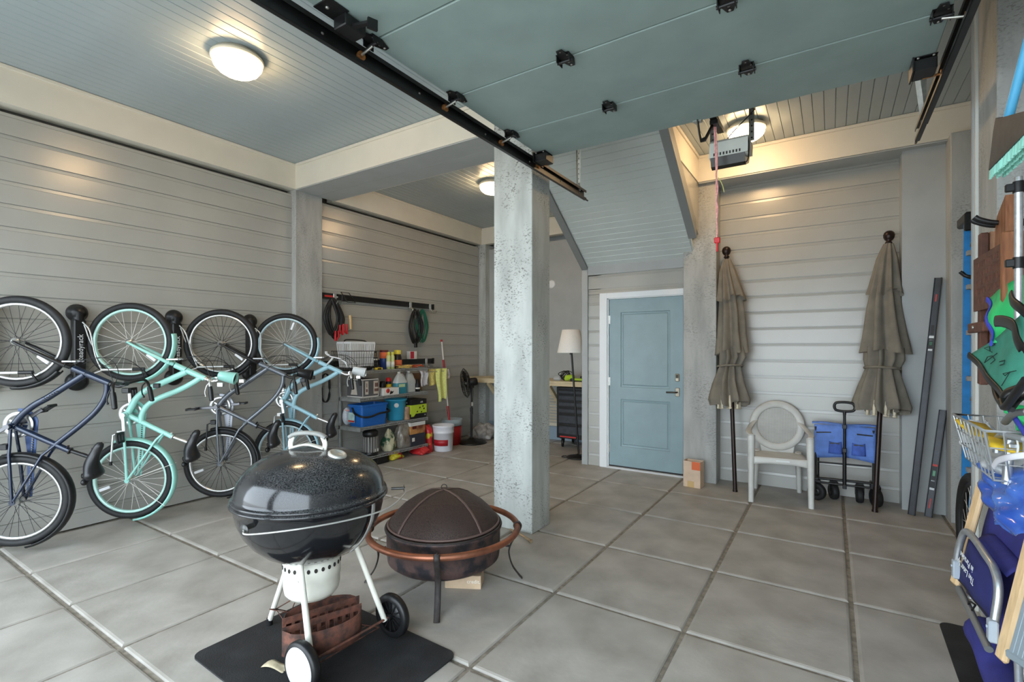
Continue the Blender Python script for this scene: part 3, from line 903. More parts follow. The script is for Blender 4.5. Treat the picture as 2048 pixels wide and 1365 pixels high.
    if word:
        pth = [(0.655,0.11), (0.80,0.31)] if style == 'arc' else [(0.70,0.10), (0.775,0.235)]
        (u0, v0), (u1, v1) = pth
        d = V((0, v1-v0, u1-u0)).normalized()
        T = face_T(B((u0+u1)/2, (v0+v1)/2 - 0.004, 0.0262), d, V((1,0,0)).cross(d))
        text(word, 'frame_lettering', word_m, T, 0.034, t, 0.001, space=1.25)
    return t
M_NAVY = mat('navy_frame_paint', (24,38,62), 0.22, metal=0.3, coat=0.6)
M_MINT = mat('mint_frame_paint', (160,222,210), 0.25, coat=0.5)
M_GREYF = mat('grey_frame_paint', (104,110,118), 0.25, metal=0.35, coat=0.6)
M_SKY = mat('sky_frame_paint', (166,212,228), 0.25, coat=0.5)
M_RIMM = mat('mint_rim', (184,222,212), 0.3, metal=0.2)
M_RIMS = mat('sky_rim', (190,214,222), 0.3, metal=0.2)
M_CUPW = mat('white_cup', (226,232,234), 0.35)
M_WORD = mat('white_lettering', (226,230,232), 0.5)
M_WORDK = mat('dark_lettering', (20,24,34), 0.5)
M_GUARDN = mat('navy_chain_guard', (52,72,112), 0.3, metal=0.3)
M_GUARDG = mat('light_grey_chain_guard', (176,180,192), 0.3, metal=0.2)
bicycle('bicycle', 'navy blue cruiser bicycle hanging upright, cut off by the photo edge', (-4.82, 1.035, 0.375), R(-44), M_NAVY, 'arc', M_ALU, M_SPOKED, 32, 'black', M_BLK, None, 35, 'electra', M_WORDK, M_GUARDN)
bicycle('bicycle', 'mint green step-through bicycle hanging upright with mint mudguards', (-4.82, 1.705, 0.378), R(-48), M_MINT, 'step', M_RIMM, M_SPOKE, 24, 'full', M_ALU, M_MINT, 95, 'electra', M_WORD)
bicycle('bicycle', 'dark grey bicycle with black mudguards hanging between the mint and pale blue ones', (-4.82, 2.42, 0.372), R(-46), M_GREYF, 'arc', M_ALU, M_SPOKED, 32, 'black', M_BLK, M_BPL, 2, 'electra', M_WORDK, M_GUARDG)
bk4 = bicycle('bicycle', 'pale blue step-through bicycle hanging beside the wall pillar with a white cup holder', (-4.82, 3.075, 0.372), R(-48), M_SKY, 'step', M_RIMS, M_SPOKE, 28, 'full', M_ALU, M_CUPW, 100, 'electra', M_WORD)
# white basket hooks on the pale blue bicycle's head tube
b = MB()
for s in (-0.035, 0.035):
    b.tube(bez([BW(0.90,0.44,s), BW(0.97,0.50,s), BW(0.99,0.47,s), BW(1.02,0.43,s), BW(1.045,0.425,s)], 6), 0.005, 6)
    b.tube(bez([BW(0.985,0.48,s), BW(0.96,0.58,s), BW(0.91,0.66,s), BW(0.86,0.69,s*2)], 6), 0.005, 6)
b.build('basket_bracket', M_WHITE, bk4)

# ---------------------------------------------------------------- wall racks for the bicycles
def rack(yr, yb, label, word=True):
    t = thing('bicycle_rack', label, 'rack', (-5.12, yr, 1.5), 'black bicycle racks')
    b = MB()
    b.box(-5.112, -5.088, yr-0.035, yr+0.035, 1.16, 1.76)
    b.cbox(-5.09, -5.02, yr-0.038, yr+0.038, 1.17, 1.68, 0.008)
    b.build('back_plate', M_BLK, t)
    MB().lathe([(0.0,0.0), (0.070,0.0), (0.073,0.012), (0.066,0.035), (0.050,0.05), (0.044,0.075), (0.0,0.08)], (-5.105, yr, 1.735), (1,0,0), 26).cyl((-5.06, yr, 1.62), (-5.06, yr, 1.73), 0.04, n=16).build('top_cap', M_BLK, t)
    MB().lathe([(0.0,0.0), (0.075,0.0), (0.075,0.02), (0.05,0.04), (0.0,0.045)], (-5.105, yr, 1.185), (1,0,0), 26).build('bottom_cap', M_BLK, t)
    ph = R(47); vd = V((sin(ph), cos(ph), 0)); nd = V((cos(ph), -sin(ph), 0))
    h0 = V((-4.82, yb, 1.278)) + nd*0.052
    A = V((-5.02, yr+0.015, 1.66))
    a_ = MB()
    a_.tube(bez([A, A+V((0.05,0.03,-0.07)), h0-vd*0.23+V((0,0,0.12)), h0-vd*0.185], 6), 0.006, 8)
    a_.tube(bez([A+V((0,0.01,-0.02)), A.lerp(h0-vd*0.22, 0.5)+V((-0.03,0.03,0.0)), h0-vd*0.17-nd*0.10+V((0,0,0.02))], 6), 0.006, 8)
    a_.tube([h0-vd*0.185, h0+vd*0.045+V((0,0,0.004))], 0.0115, 10)
    a_.tube([h0-vd*0.17, h0-vd*0.22+V((0,0,-0.02)), V((-5.02, yr+0.03, 1.22))], 0.006, 8)
    ar = a_.build('wheel_arm', M_ALU, t)
    e_ = MB().tube([h0+vd*0.04+V((0,0,0.004)), h0+vd*0.125+V((0,0,0.005))], 0.0135, 10)
    e_.tube([h0+vd*0.11+V((0,0,0.005)), h0+vd*0.13+V((0,0,-0.025)), h0+vd*0.14-nd*0.02+V((0,0,-0.06))], 0.008, 8)
    e_.build('arm_sleeve', M_BPL, ar)
    if word:
        text('steadyrack', 'rack_lettering', M_WORD, face_T((-5.0195, yr+0.002, 1.45), (0,0,1), (0,-1,0)), 0.052, t, 0.001)
    return t
rack(0.916, 1.035, 'black wall rack hidden behind the navy bicycle, only its wheel arm showing', False)
rack(1.436, 1.705, 'black wall rack between the navy and the mint bicycle wheels')
rack(2.133, 2.42, 'black wall rack between the mint and the dark grey bicycle wheels')
rack(2.841, 3.075, 'black wall rack between the dark grey and the pale blue bicycle wheels')
# ---------------------------------------------------------------- grill mat
M_MAT = mat('black_mat_rubber', (44,44,46), 0.75, scale=7, col2=(30,30,31), lo=0.45, hi=0.7, bump=0.25, bscale=160, detail=9)
def rrect(x0, x1, y0, y1, r, n=6):
    o = []
    for cx, cy, a0 in ((x1-r, y1-r, 0), (x0+r, y1-r, 90), (x0+r, y0+r, 180), (x1-r, y0+r, 270)):
        o += [(cx+r*cos(R(a0+90*i/n)), cy+r*sin(R(a0+90*i/n))) for i in range(n+1)]
    return o
mt = MB().prism(rrect(-0.515, 0.515, -0.36, 0.36, 0.05), M.Translation((-2.005, 1.475, 0)) @ M.Rotation(R(-1.6), 4, 'Z'), 0.007, 0.001).build('grill_mat', M_MAT)
tag(mt, 'black rubber mat with rounded corners lying under the kettle grill', 'mat')
# ---------------------------------------------------------------- kettle grill
def enamel():
    m = mat('black_enamel', (26,27,30), 0.16, coat=0.7)
    n, l = m.node_tree.nodes, m.node_tree.links
    b = n['Principled BSDF']
    tc = n.new('ShaderNodeTexCoord')
    n1 = n.new('ShaderNodeTexNoise'); n1.inputs['Scale'].default_value = 190; n1.inputs['Detail'].default_value = 4
    n2 = n.new('ShaderNodeTexNoise'); n2.inputs['Scale'].default_value = 3.2; n2.inputs['Detail'].default_value = 5
    l.new(tc.outputs['Object'], n1.inputs['Vector']); l.new(tc.outputs['Object'], n2.inputs['Vector'])
    sp = n.new('ShaderNodeSeparateXYZ'); l.new(tc.outputs['Normal'], sp.inputs[0])
    mul = n.new('ShaderNodeMath'); mul.operation = 'MULTIPLY'
    r1 = n.new('ShaderNodeMapRange'); r1.inputs[1].default_value = 0.38; r1.inputs[2].default_value = 0.62
    l.new(n1.outputs[0], r1.inputs[0])
    r2 = n.new('ShaderNodeMapRange'); r2.inputs[1].default_value = 0.36; r2.inputs[2].default_value = 0.62
    l.new(n2.outputs[0], r2.inputs[0])
    l.new(r1.outputs[0], mul.inputs[0]); l.new(r2.outputs[0], mul.inputs[1])
    up = n.new('ShaderNodeMapRange'); up.inputs[1].default_value = 0.1; up.inputs[2].default_value = 0.9
    l.new(sp.outputs['Z'], up.inputs[0])
    mu2 = n.new('ShaderNodeMath'); mu2.operation = 'MULTIPLY'
    l.new(mul.outputs[0], mu2.inputs[0]); l.new(up.outputs[0], mu2.inputs[1])
    mu3 = n.new('ShaderNodeMath'); mu3.operation = 'MULTIPLY'; mu3.inputs[1].default_value = 0.5
    l.new(mu2.outputs[0], mu3.inputs[0])
    mx = n.new('ShaderNodeMixRGB'); mx.inputs[1].default_value = rgb(26,27,30); mx.inputs[2].default_value = rgb(132,132,132)
    l.new(mu3.outputs[0], mx.inputs[0]); l.new(mx.outputs[0], b.inputs['Base Color'])
    rr = n.new('ShaderNodeMapRange'); rr.inputs[3].default_value = 0.14; rr.inputs[4].default_value = 0.6
    l.new(mu3.outputs[0], rr.inputs[0]); l.new(rr.outputs[0], b.inputs['Roughness'])
    b.inputs['Coat Weight'].default_value = 0.25
    return m
M_EN = enamel()
M_LEGW = mat('white_enamel_tube', (226,224,212), 0.35, var=0.03, scale=12)
M_RUSTB = mat('rusted_steel', (120,74,58), 0.85, scale=26, col2=(66,48,42), bump=0.3, bscale=80, detail=8)
M_GREYN = mat('grey_nylon', (150,150,146), 0.5, var=0.06, scale=20)
KX, KY = -2.10, 1.475
kg = thing('kettle_grill', 'black kettle grill on white legs and wheels standing on the rubber mat', 'grill', (KX, KY, 0))
ZR = 0.755
k = MB()
prof = [(0.345,0.0), (0.350,0.006), (0.346,0.013), (0.337,0.016), (0.335,0.03), (0.331,0.055), (0.320,0.085), (0.300,0.116), (0.270,0.145), (0.225,0.173), (0.165,0.194), (0.10,0.206), (0.04,0.211), (0.0,0.212)]
k.lathe(prof, (KX, KY, ZR), n=72)
k.build('lid', M_EN, kg)
lid = kg.children[0]
k = MB()
prof = [(0.330,0.0), (0.352,-0.004), (0.354,-0.012), (0.346,-0.020), (0.338,-0.026), (0.334,-0.05), (0.322,-0.10), (0.298,-0.155), (0.262,-0.205), (0.214,-0.250), (0.16,-0.283), (0.10,-0.302), (0.0,-0.308)]
k.lathe(prof, (KX, KY, ZR), n=72)
k.build('bowl', M_EN, kg)
# damper on the lid
dx, dy = KX+0.155, KY+0.025
def lidz(x, y):
    r = sqrt((x-KX)**2+(y-KY)**2)
    pts = [(0,0.212),(0.04,0.211),(0.10,0.206),(0.165,0.194),(0.225,0.173),(0.270,0.145),(0.300,0.116),(0.320,0.085)]
    for (a, za), (b, zb) in zip(pts[:-1], pts[1:]):
        if a <= r <= b: return ZR + za + (zb-za)*(r-a)/(b-a)
    return ZR+0.05
nrm = V((0.36, 0.06, 1)).normalized()
d0 = V((dx, dy, lidz(dx, dy)))
k = MB().lathe([(0.042,-0.006), (0.044,0.004), (0.040,0.010), (0.032,0.013), (0.030,0.007), (0.020,0.005), (0.008,0.008), (0.0,0.009)], d0, nrm, 26)
q = k.build('damper', mat('dull_aluminium', (206,206,200), 0.42, metal=0.6, var=0.05, scale=60), lid)
# handle
h = MB()
ha = V((0.90, 0.44, 0)).normalized()
hc = V((KX-0.02, KY-0.01, ZR+0.208))
zz = V((0,0,1))
h.tube(bez([hc-ha*0.085+zz*0.0, hc-ha*0.088+zz*0.03, hc-ha*0.076+zz*0.062], 6), 0.008, 8, flat=(0.013,0.006,ha.cross(zz)))
h.tube(bez([hc+ha*0.085+zz*0.0, hc+ha*0.088+zz*0.03, hc+ha*0.076+zz*0.062], 6), 0.008, 8, flat=(0.013,0.006,ha.cross(zz)))
h.tube(bez([hc-ha*0.085+zz*0.006, hc+zz*0.024, hc+ha*0.085+zz*0.006], 8), 0.008, 8, flat=(0.020,0.006,zz))
hb_ = h.build('lid_handle', mat('white_handle_bracket', (224,222,212), 0.4), lid)
MB().tube(bez([hc-ha*0.092+zz*0.058, hc-ha*0.06+zz*0.074, hc+zz*0.080, hc+ha*0.06+zz*0.074, hc+ha*0.092+zz*0.058], 6), 1.0, 10, flat=(0.017,0.011,zz)).build('grip', M_GREYN, hb_)
# ash catcher with its row of holes
k = MB()
k.lathe([(0.118,0.46), (0.130,0.458), (0.131,0.37), (0.128,0.365), (0.128,0.325), (0.122,0.295), (0.105,0.275), (0.0,0.268)], (KX, KY, 0), n=44)
ac = k.build('ash_catcher', M_LEGW, kg)
k = MB()
for i in range(26):
    a = 2*pi*i/26
    c = V((KX+0.1305*cos(a), KY+0.1305*sin(a), 0.428))
    nd = V((cos(a), sin(a), 0)); T = M.Translation(c) @ M((V((-sin(a),cos(a),0)), V((0,0,1)), nd)).transposed().to_4x4()
    o_ = [(0.0075*cos(2*pi*j/12), 0.010*sin(2*pi*j/12)) for j in range(12)]
    k.prism(o_, T, 0.003, -0.001)
k.build('ash_hole', M_HOLE, ac)
a = R(-58)
k = MB().bar((KX+0.125*cos(a), KY+0.125*sin(a), 0.45), (KX+0.133*cos(a), KY+0.133*sin(a), 0.385), 0.012, 0.006, (0,0,1))
k.build('damper_pointer', M_BPL, ac)
MB().tube(bez([(KX-0.11, KY+0.05, 0.44), (KX-0.19, KY+0.06, 0.40), (KX-0.235, KY+0.06, 0.34), (KX-0.225, KY+0.055, 0.29), (KX-0.19, KY+0.05, 0.285)], 7), 1.0, 8, flat=(0.014,0.009,(0,1,0))).build('ash_handle', M_BPL, ac)
# legs, feet, wheels
WN, WF = V((-1.862, 1.262, 0.114)), V((-1.846, 1.752, 0.114))
ft = V((-2.46, 1.477, 0.0))
def leg(a, b, name='leg'):
    return MB().tube([a, b], 0.0135, 12).build(name, M_LEGW, kg)
leg((KX-0.13, KY, 0.50), (ft.x, ft.y, 0.03))
MB().cyl((ft.x+0.002, ft.y, 0.045), (ft.x, ft.y, 0.008), 0.0155, n=12).build('foot_cap', M_BPL, kg)
l1 = leg((KX+0.095, KY-0.13, 0.50), (WN.x-0.004, WN.y+0.045, 0.105))
l2 = leg((KX+0.11, KY+0.15, 0.52), (WF.x-0.004, WF.y-0.045, 0.105))
for Wc, s, hub in ((WN, -1, True), (WF, 1, False)):
    t = MB()
    t.lathe([(0.074,-0.019), (0.100,-0.019), (0.106,-0.010), (0.106,0.010), (0.100,0.019), (0.074,0.019), (0.074,-0.019)], Wc, (0,1,0), 36)
    t.lathe([(0.0,-0.006), (0.072,-0.006), (0.072,0.006), (0.0,0.006)], Wc, (0,1,0), 36)
    for i in range(12):
        a = 2*pi*i/12
        t.bar(Wc + V((0.02*cos(a), -s*0.008, 0.02*sin(a))), Wc + V((0.072*cos(a), -s*0.008, 0.072*sin(a))), 0.006, 0.014, (0,1,0))
    t.cyl(Wc - V((0,0.03,0)), Wc + V((0,0.03,0)), 0.016, n=12)
    wo = t.build('wheel', M_BPL, kg)
    if hub:
        MB().lathe([(0.0,0.036), (0.06,0.034), (0.084,0.024), (0.090,0.014), (0.090,0.0)], Wc, (0,-1,0), 36).build('hub_cap', mat('pale_grey_cap', (214,216,220), 0.35), wo)
MB().tube([WN + V((0,0.02,0)), WF - V((0,0.02,0))], 0.006, 8).build('axle', M_RUSTB, kg)
w_ = MB()
A_, B_, C_ = V((-1.875, 1.33, 0.078)), V((-1.865, 1.68, 0.078)), V((-2.405, 1.478, 0.105))
w_.tube([A_, C_, B_, A_], 0.0035, 6)
for i in range(1, 9):
    f = i/9
    w_.tube([A_.lerp(C_, f), B_.lerp(C_, f)], 0.0025, 5)
w_.tube([C_, V((-2.33, 1.40, 0.16)), V((-2.28, 1.478, 0.12)), V((-2.33, 1.55, 0.16)), C_], 0.003, 5)
w_.build('bottom_rack', M_RUSTB, kg)
# wire side handles and the lid bracket
k = MB()
def bail(p, wd):
    return k
fb = V((KX+0.075, KY-0.342, 0.712)); rb = V((KX+0.262, KY+0.262, 0.752))
k.cyl(fb + V((-0.01,0.05,0)), fb + V((0.006,-0.028,0)), 0.011, n=10)
k.lathe([(0.0,0.0), (0.024,0.0), (0.024,0.003), (0.0,0.003)], fb + V((0.008,-0.03,-0.006)), (0.2,-1,0), 20)
k.build('handle_bolt', mat('dark_steel', (84,84,82), 0.4, metal=0.7), kg)
k = MB().cyl(rb, rb + V((0.05,0.045,0)), 0.007, n=8).lathe([(0.0,0.0), (0.017,0.0), (0.017,0.003), (0.0,0.003)], rb + V((0.045,0.04,0)), (0.7,0.7,0), 16)
k.build('handle_bolt', mat('dark_steel', (84,84,82), 0.4, metal=0.7), kg)
wire = bez([fb + V((0.008,-0.034,-0.006)), fb + V((0.05,-0.035,-0.014)), V((KX+0.27, KY-0.25, 0.71)), V((KX+0.362, KY-0.06, 0.712)), V((KX+0.405, KY+0.10, 0.722)), V((KX+0.372, KY+0.24, 0.745)), rb + V((0.05,0.045,0.0))], 8)
MB().tube(wire, 0.004, 8).build('wire_handle', mat('bright_wire', (196,196,192), 0.35, metal=0.6), kg)
br = []
for r_, z_ in ((0.346,-0.01), (0.345,-0.05), (0.335,-0.10), (0.31,-0.155), (0.275,-0.205), (0.225,-0.252)):
    a = R(14)
    br.append((KX+r_*cos(a), KY+r_*sin(a), ZR+z_))
MB().tube(bez(br, 4), 1.0, 8, flat=(0.014,0.004,(cos(R(14)), sin(R(14)), 0.3))).build('lid_bracket', M_GREYN, kg)

# charcoal baskets on the bottom rack
def basket(cx, cy, rz, label):
    t = thing('charcoal_basket', label, 'basket', (cx, cy, 0.082), 'rusty charcoal baskets', (0,0,rz), local=True)
    b = MB()
    Lb, Db, Hb = 0.36, 0.110, 0.115
    def curved(s, v):
        a = -1+2*s
        return (a*Lb/2, -Db*sqrt(max(0,1-a*a)), v*Hb)
    b.grid(curved, 15, 3, 0.003)
    b.build('curved_plate', M_RUSTB, t)
    b = MB()
    for z0, z1 in ((0.0,0.03), (0.095,0.125)):
        b.box(-Lb/2, Lb/2, -0.002, 0.002, z0, z1)
    for i in range(10):
        x = -Lb/2+0.01+i*(Lb-0.02)/9.0
        b.box(x-0.007, x+0.007, -0.002, 0.002, 0.03, 0.095)
    b.build('slotted_plate', M_RUSTB, t)
    b = MB()
    pl = [( (-1+2*i/14)*Lb/2, -Db*sqrt(max(0,1-(-1+2*i/14)**2)) ) for i in range(15)]
    b.prism(pl, None, 0.003, 0.0)
    b.build('bottom_plate', M_RUSTB, t)
    return t
basket(-1.985, 1.455, R(70), 'rusty slotted charcoal basket nearer the white hub cap on the grill rack')
basket(-2.055, 1.50, R(250), 'rusty slotted charcoal basket at the back of the grill rack')
# scrap of tan paper
def pap(s, t):
    return (-2.16+0.16*s+0.02*t, 1.255+0.055*t+0.045*s, 0.012+0.010*sin(5*s+3*t)+0.012*t)
tag(MB().grid(pap, 12, 5, 0.0015).build('paper_scrap', mat('tan_paper', (196,182,152), 0.85, var=0.1, scale=30)), 'torn scrap of tan paper on the mat behind the white hub cap', 'paper')

# ---------------------------------------------------------------- fire pit
M_COPPER = mat('copper_ring', (150,98,76), 0.45, metal=0.75, var=0.14, scale=10, bump=0.05, bscale=60)
M_BRONZE = mat('brown_hammered_steel', (92,72,68), 0.55, metal=0.35, scale=14, col2=(46,44,48), lo=0.4, hi=0.58, bump=0.25, bscale=60, detail=9)
M_IRON = mat('black_wrought_iron', (46,40,38), 0.6, var=0.2, scale=30, bump=0.2, bscale=60)
def mesh_screen():
    m = mat('dome_screen', (74,60,56), 0.6, metal=0.3)
    n, l = m.node_tree.nodes, m.node_tree.links
    b = n['Principled BSDF']
    no = n.new('ShaderNodeTexNoise'); no.inputs['Scale'].default_value = 320
    tc = n.new('ShaderNodeTexCoord'); l.new(tc.outputs['Object'], no.inputs['Vector'])
    ra = n.new('ShaderNodeMapRange'); ra.inputs[1].default_value = 0.42; ra.inputs[2].default_value = 0.5; ra.inputs[3].default_value = 0.62
    l.new(no.outputs[0], ra.inputs[0]); l.new(ra.outputs[0], b.inputs['Alpha'])
    return m
FX, FY = -2.03, 2.36
fp = thing('fire_pit', 'round bronze fire pit with a mesh dome and copper ring by the middle pillar', 'fire pit', (FX, FY, 0))
MB().lathe([(0.0,0.125), (0.20,0.125), (0.31,0.14), (0.343,0.165), (0.348,0.20), (0.350,0.335), (0.358,0.345), (0.362,0.357), (0.352,0.366), (0.336,0.362), (0.330,0.35), (0.328,0.22), (0.0,0.20)], (FX, FY, 0), n=64).build('bowl', M_BRONZE, fp)
MB().torus((FX,FY,0.362), (0,0,1), 0.352, 0.008, 64, 8).build('bowl_rim', M_IRON, fp)
MB().torus((FX,FY,0.335), (0,0,1), 0.458, 0.019, 72, 12).build('copper_ring', M_COPPER, fp)
dp = [(0.338,0.0), (0.325,0.022), (0.295,0.062), (0.25,0.105), (0.19,0.145), (0.12,0.175), (0.05,0.190), (0.0,0.193)]
sc = MB().lathe([(r, 0.375+h) for r, h in dp], (FX, FY, 0), n=64).build('mesh_dome', mesh_screen(), fp)
b = MB()
for a in (R(-100), R(-10), R(80), R(170)):
    b.tube([(FX+(r+0.002)*cos(a), FY+(r+0.002)*sin(a), 0.377+h) for r, h in dp], 1.0, 8, flat=(0.009,0.003,(0,0,1)))
b.torus((FX,FY,0.377), (0,0,1), 0.340, 0.007, 64, 8)
b.build('dome_strap', mat('brown_strap', (112,92,86), 0.55, metal=0.3), sc)
MB().torus((FX,FY,0.584), (0.6,-0.8,0), 0.017, 0.003, 20, 6).build('lift_ring', M_IRON, sc)
for a in (-54, 36, 126, 216):
    a = R(a)
    pr = [(0.470,0.358), (0.482,0.335), (0.468,0.300), (0.425,0.235), (0.405,0.17), (0.425,0.09), (0.465,0.03), (0.487,0.005)]
    b = MB().tube(bez([(FX+r*cos(a), FY+r*sin(a), z) for r, z in pr], 5), 1.0, 8, flat=(0.017,0.005,(cos(a),sin(a),0.2)))
    b.torus((FX+0.458*cos(a), FY+0.458*sin(a), 0.335), (-sin(a), cos(a), 0), 0.0225, 0.004, 18, 6)
    b.bar((FX+0.36*cos(a), FY+0.36*sin(a), 0.215), (FX+0.412*cos(a), FY+0.412*sin(a), 0.205), 0.026, 0.006)
    b.build('leg', M_IRON, fp)
M_CARD = mat('cardboard', (206,180,150), 0.8, var=0.04, scale=12)
M_WHITEINK = mat('white_print', (240,236,226), 0.6)
cbx = thing('small_carton', 'flat cardboard carton with white print lying under the fire pit', 'box', (-1.90, 2.46, 0))
cbx['_o'] = (0,0,0)
cbx.location = (0,0,0)
e1 = (V((-1.767,2.391,0)) - V((-1.901,2.319,0))).normalized(); e2 = V((-e1.y, e1.x, 0))
Tc = M.Translation(V((-1.767,2.391,0)) - e1*0.11 + e2*0.06 + V((0,0,0.04))) @ M((e1, e2, V((0,0,1)))).transposed().to_4x4()
MB().obox(Tc, 0.22, 0.12, 0.08, 0.002).build('carton', M_CARD, cbx)
text('credit.', 'print', M_WHITEINK, face_T(V((-1.767,2.391,0.045)) - e1*0.045 - e2*0.001, e1, (0,0,1)), 0.032, cbx)
st = MB().tube(bez([(-2.14,3.285,0.012), (-2.02,3.24,0.014), (-1.93,3.195,0.013), (-1.875,3.165,0.016)], 6), [0.008]*6+[0.009]*6+[0.010]*6+[0.013], 8)
tag(st.build('stick', mat('weathered_stick', (150,128,100), 0.85, var=0.15, scale=40)), 'thin weathered stick on the floor at the foot of the middle pillar', 'stick')

# ---------------------------------------------------------------- cardboard box by the door
M_KRAFT = mat('pale_cardboard', (222,196,170), 0.8, var=0.03, scale=10)
bx = thing('cardboard_box', 'open cardboard box with an orange patch standing against the pillar by the door', 'box', (-1.215, 5.40, 0), rot=(0,0,R(-6)), local=True)
b = MB()
wd, dp_, hh = 0.178, 0.12, 0.27
for (x0,x1,y0,y1) in ((-wd/2,wd/2,-dp_/2,-dp_/2+0.004), (-wd/2,wd/2,dp_/2-0.004,dp_/2), (-wd/2,-wd/2+0.004,-dp_/2,dp_/2), (wd/2-0.004,wd/2,-dp_/2,dp_/2)):
    b.box(x0,x1,y0,y1,0,hh)
b.box(-wd/2,wd/2,-dp_/2,dp_/2,0,0.004)
b.build('carton_wall', M_KRAFT, bx)
MB().box(0.0, 0.088, -dp_/2-0.001, -dp_/2, 0.185, 0.268).build('orange_patch', mat('orange_print', (232,116,72), 0.7), bx)
MB().box(-0.045, 0.025, -dp_/2-0.001, -dp_/2, 0.0, 0.065).build('packing_tape', mat('tan_tape', (212,178,124), 0.4), bx)

# ---------------------------------------------------------------- plastic garden chair
M_PLAS = mat('beige_resin', (210,209,203), 0.45, var=0.03, scale=9)
ch = thing('garden_chair', 'beige plastic garden chair with a round mesh back by the closed umbrella', 'chair', (-0.43, 5.45, 0), rot=(0,0,R(8)), local=True)
b = MB()
b.grid(lambda s, t: ((-0.235+0.47*s)*(1-0.10*t), -0.235+0.44*t, 0.425-0.020*t-0.014*sin(pi*s)*sin(pi*min(1,t*1.1))), 13, 11, 0.010)
b.build('seat', M_PLAS, ch)
b = MB().grid(lambda s, t: (-0.238+0.476*s, -0.243-0.006*t, 0.428-0.055*t-0.02*t*(abs(2*s-1)**3)), 13, 4, 0.006).build('seat_apron', M_PLAS, ch)
MB().box(-0.035, 0.075, -0.2525, -0.2505, 0.385, 0.408).build('label', mat('white_label', (236,238,236), 0.5), ch)
# back: ring with a mesh panel, leaning back
cz, rr_ = 0.665, 0.205
lean = lambda z: 0.205 + (z-0.40)*0.20
def bp(x, z): return (x, lean(z), z)
b = MB()
n = 44
def ringf(s, t):
    a = 2*pi*s
    ro, ri = 0.245, 0.178
    r_ = ri + (ro-ri)*t
    zz_ = cz + r_*sin(a)*(1.0 if sin(a) > 0 else 1.0)
    return (r_*cos(a)*1.02, lean(zz_) - 0.010*sin(pi*t), zz_)
b.grid(ringf, n, 6, 0.008, closeu=True)
b.build('back_frame', M_PLAS, ch)
b = MB()
N = 26
for i in range(1, N):
    q = -0.18 + 0.36*i/N
    hl = sqrt(max(0, 0.18**2-q*q))
    if hl < 0.01: continue
    b.bar(bp(q*1.02, cz-hl), bp(q*1.02, cz+hl), 0.0065, 0.004, (0,1,0))
    b.bar(bp(-hl*1.02, cz+q), bp(hl*1.02, cz+q), 0.0065, 0.004, (0,1,0))
b.build('mesh_panel', M_PLAS, ch, kind='stuff')
b = MB()
b.prism([(-0.14,0.40), (0.14,0.40), (0.155,0.475), (0.10,0.452), (0.0,0.442), (-0.10,0.452), (-0.155,0.475)], M(((1,0,0,0),(0,0.20,-1,0.125),(0,1,0,0),(0,0,0,1))), 0.008, -0.004)
b.build('back_support', M_PLAS, ch)
for s in (-1, 1):
    MB().tube(bez([(s*0.245,-0.22,0.625), (s*0.262,-0.12,0.640), (s*0.258,0.05,0.640), (s*0.235,0.19,0.665), (s*0.20,0.262,0.70)], 6), 1.0, 8, flat=(0.027,0.010,(0,0,1))).build('armrest', M_PLAS, ch)
    b = MB()
    def lg(a, c, w0, w1):
        a, c = V(a), V(c)
        return MB().tube([a, a.lerp(c,0.33), a.lerp(c,0.66), c], [w0, w0*0.67+w1*0.33, w0*0.33+w1*0.67, w1], 8)
    lg((s*0.243,-0.218,0.625), (s*0.245,-0.268,0.0), 0.034, 0.024).build('leg', M_PLAS, ch)
    lg((s*0.185,0.18,0.42), (s*0.20,0.262,0.0), 0.030, 0.022).build('leg', M_PLAS, ch)

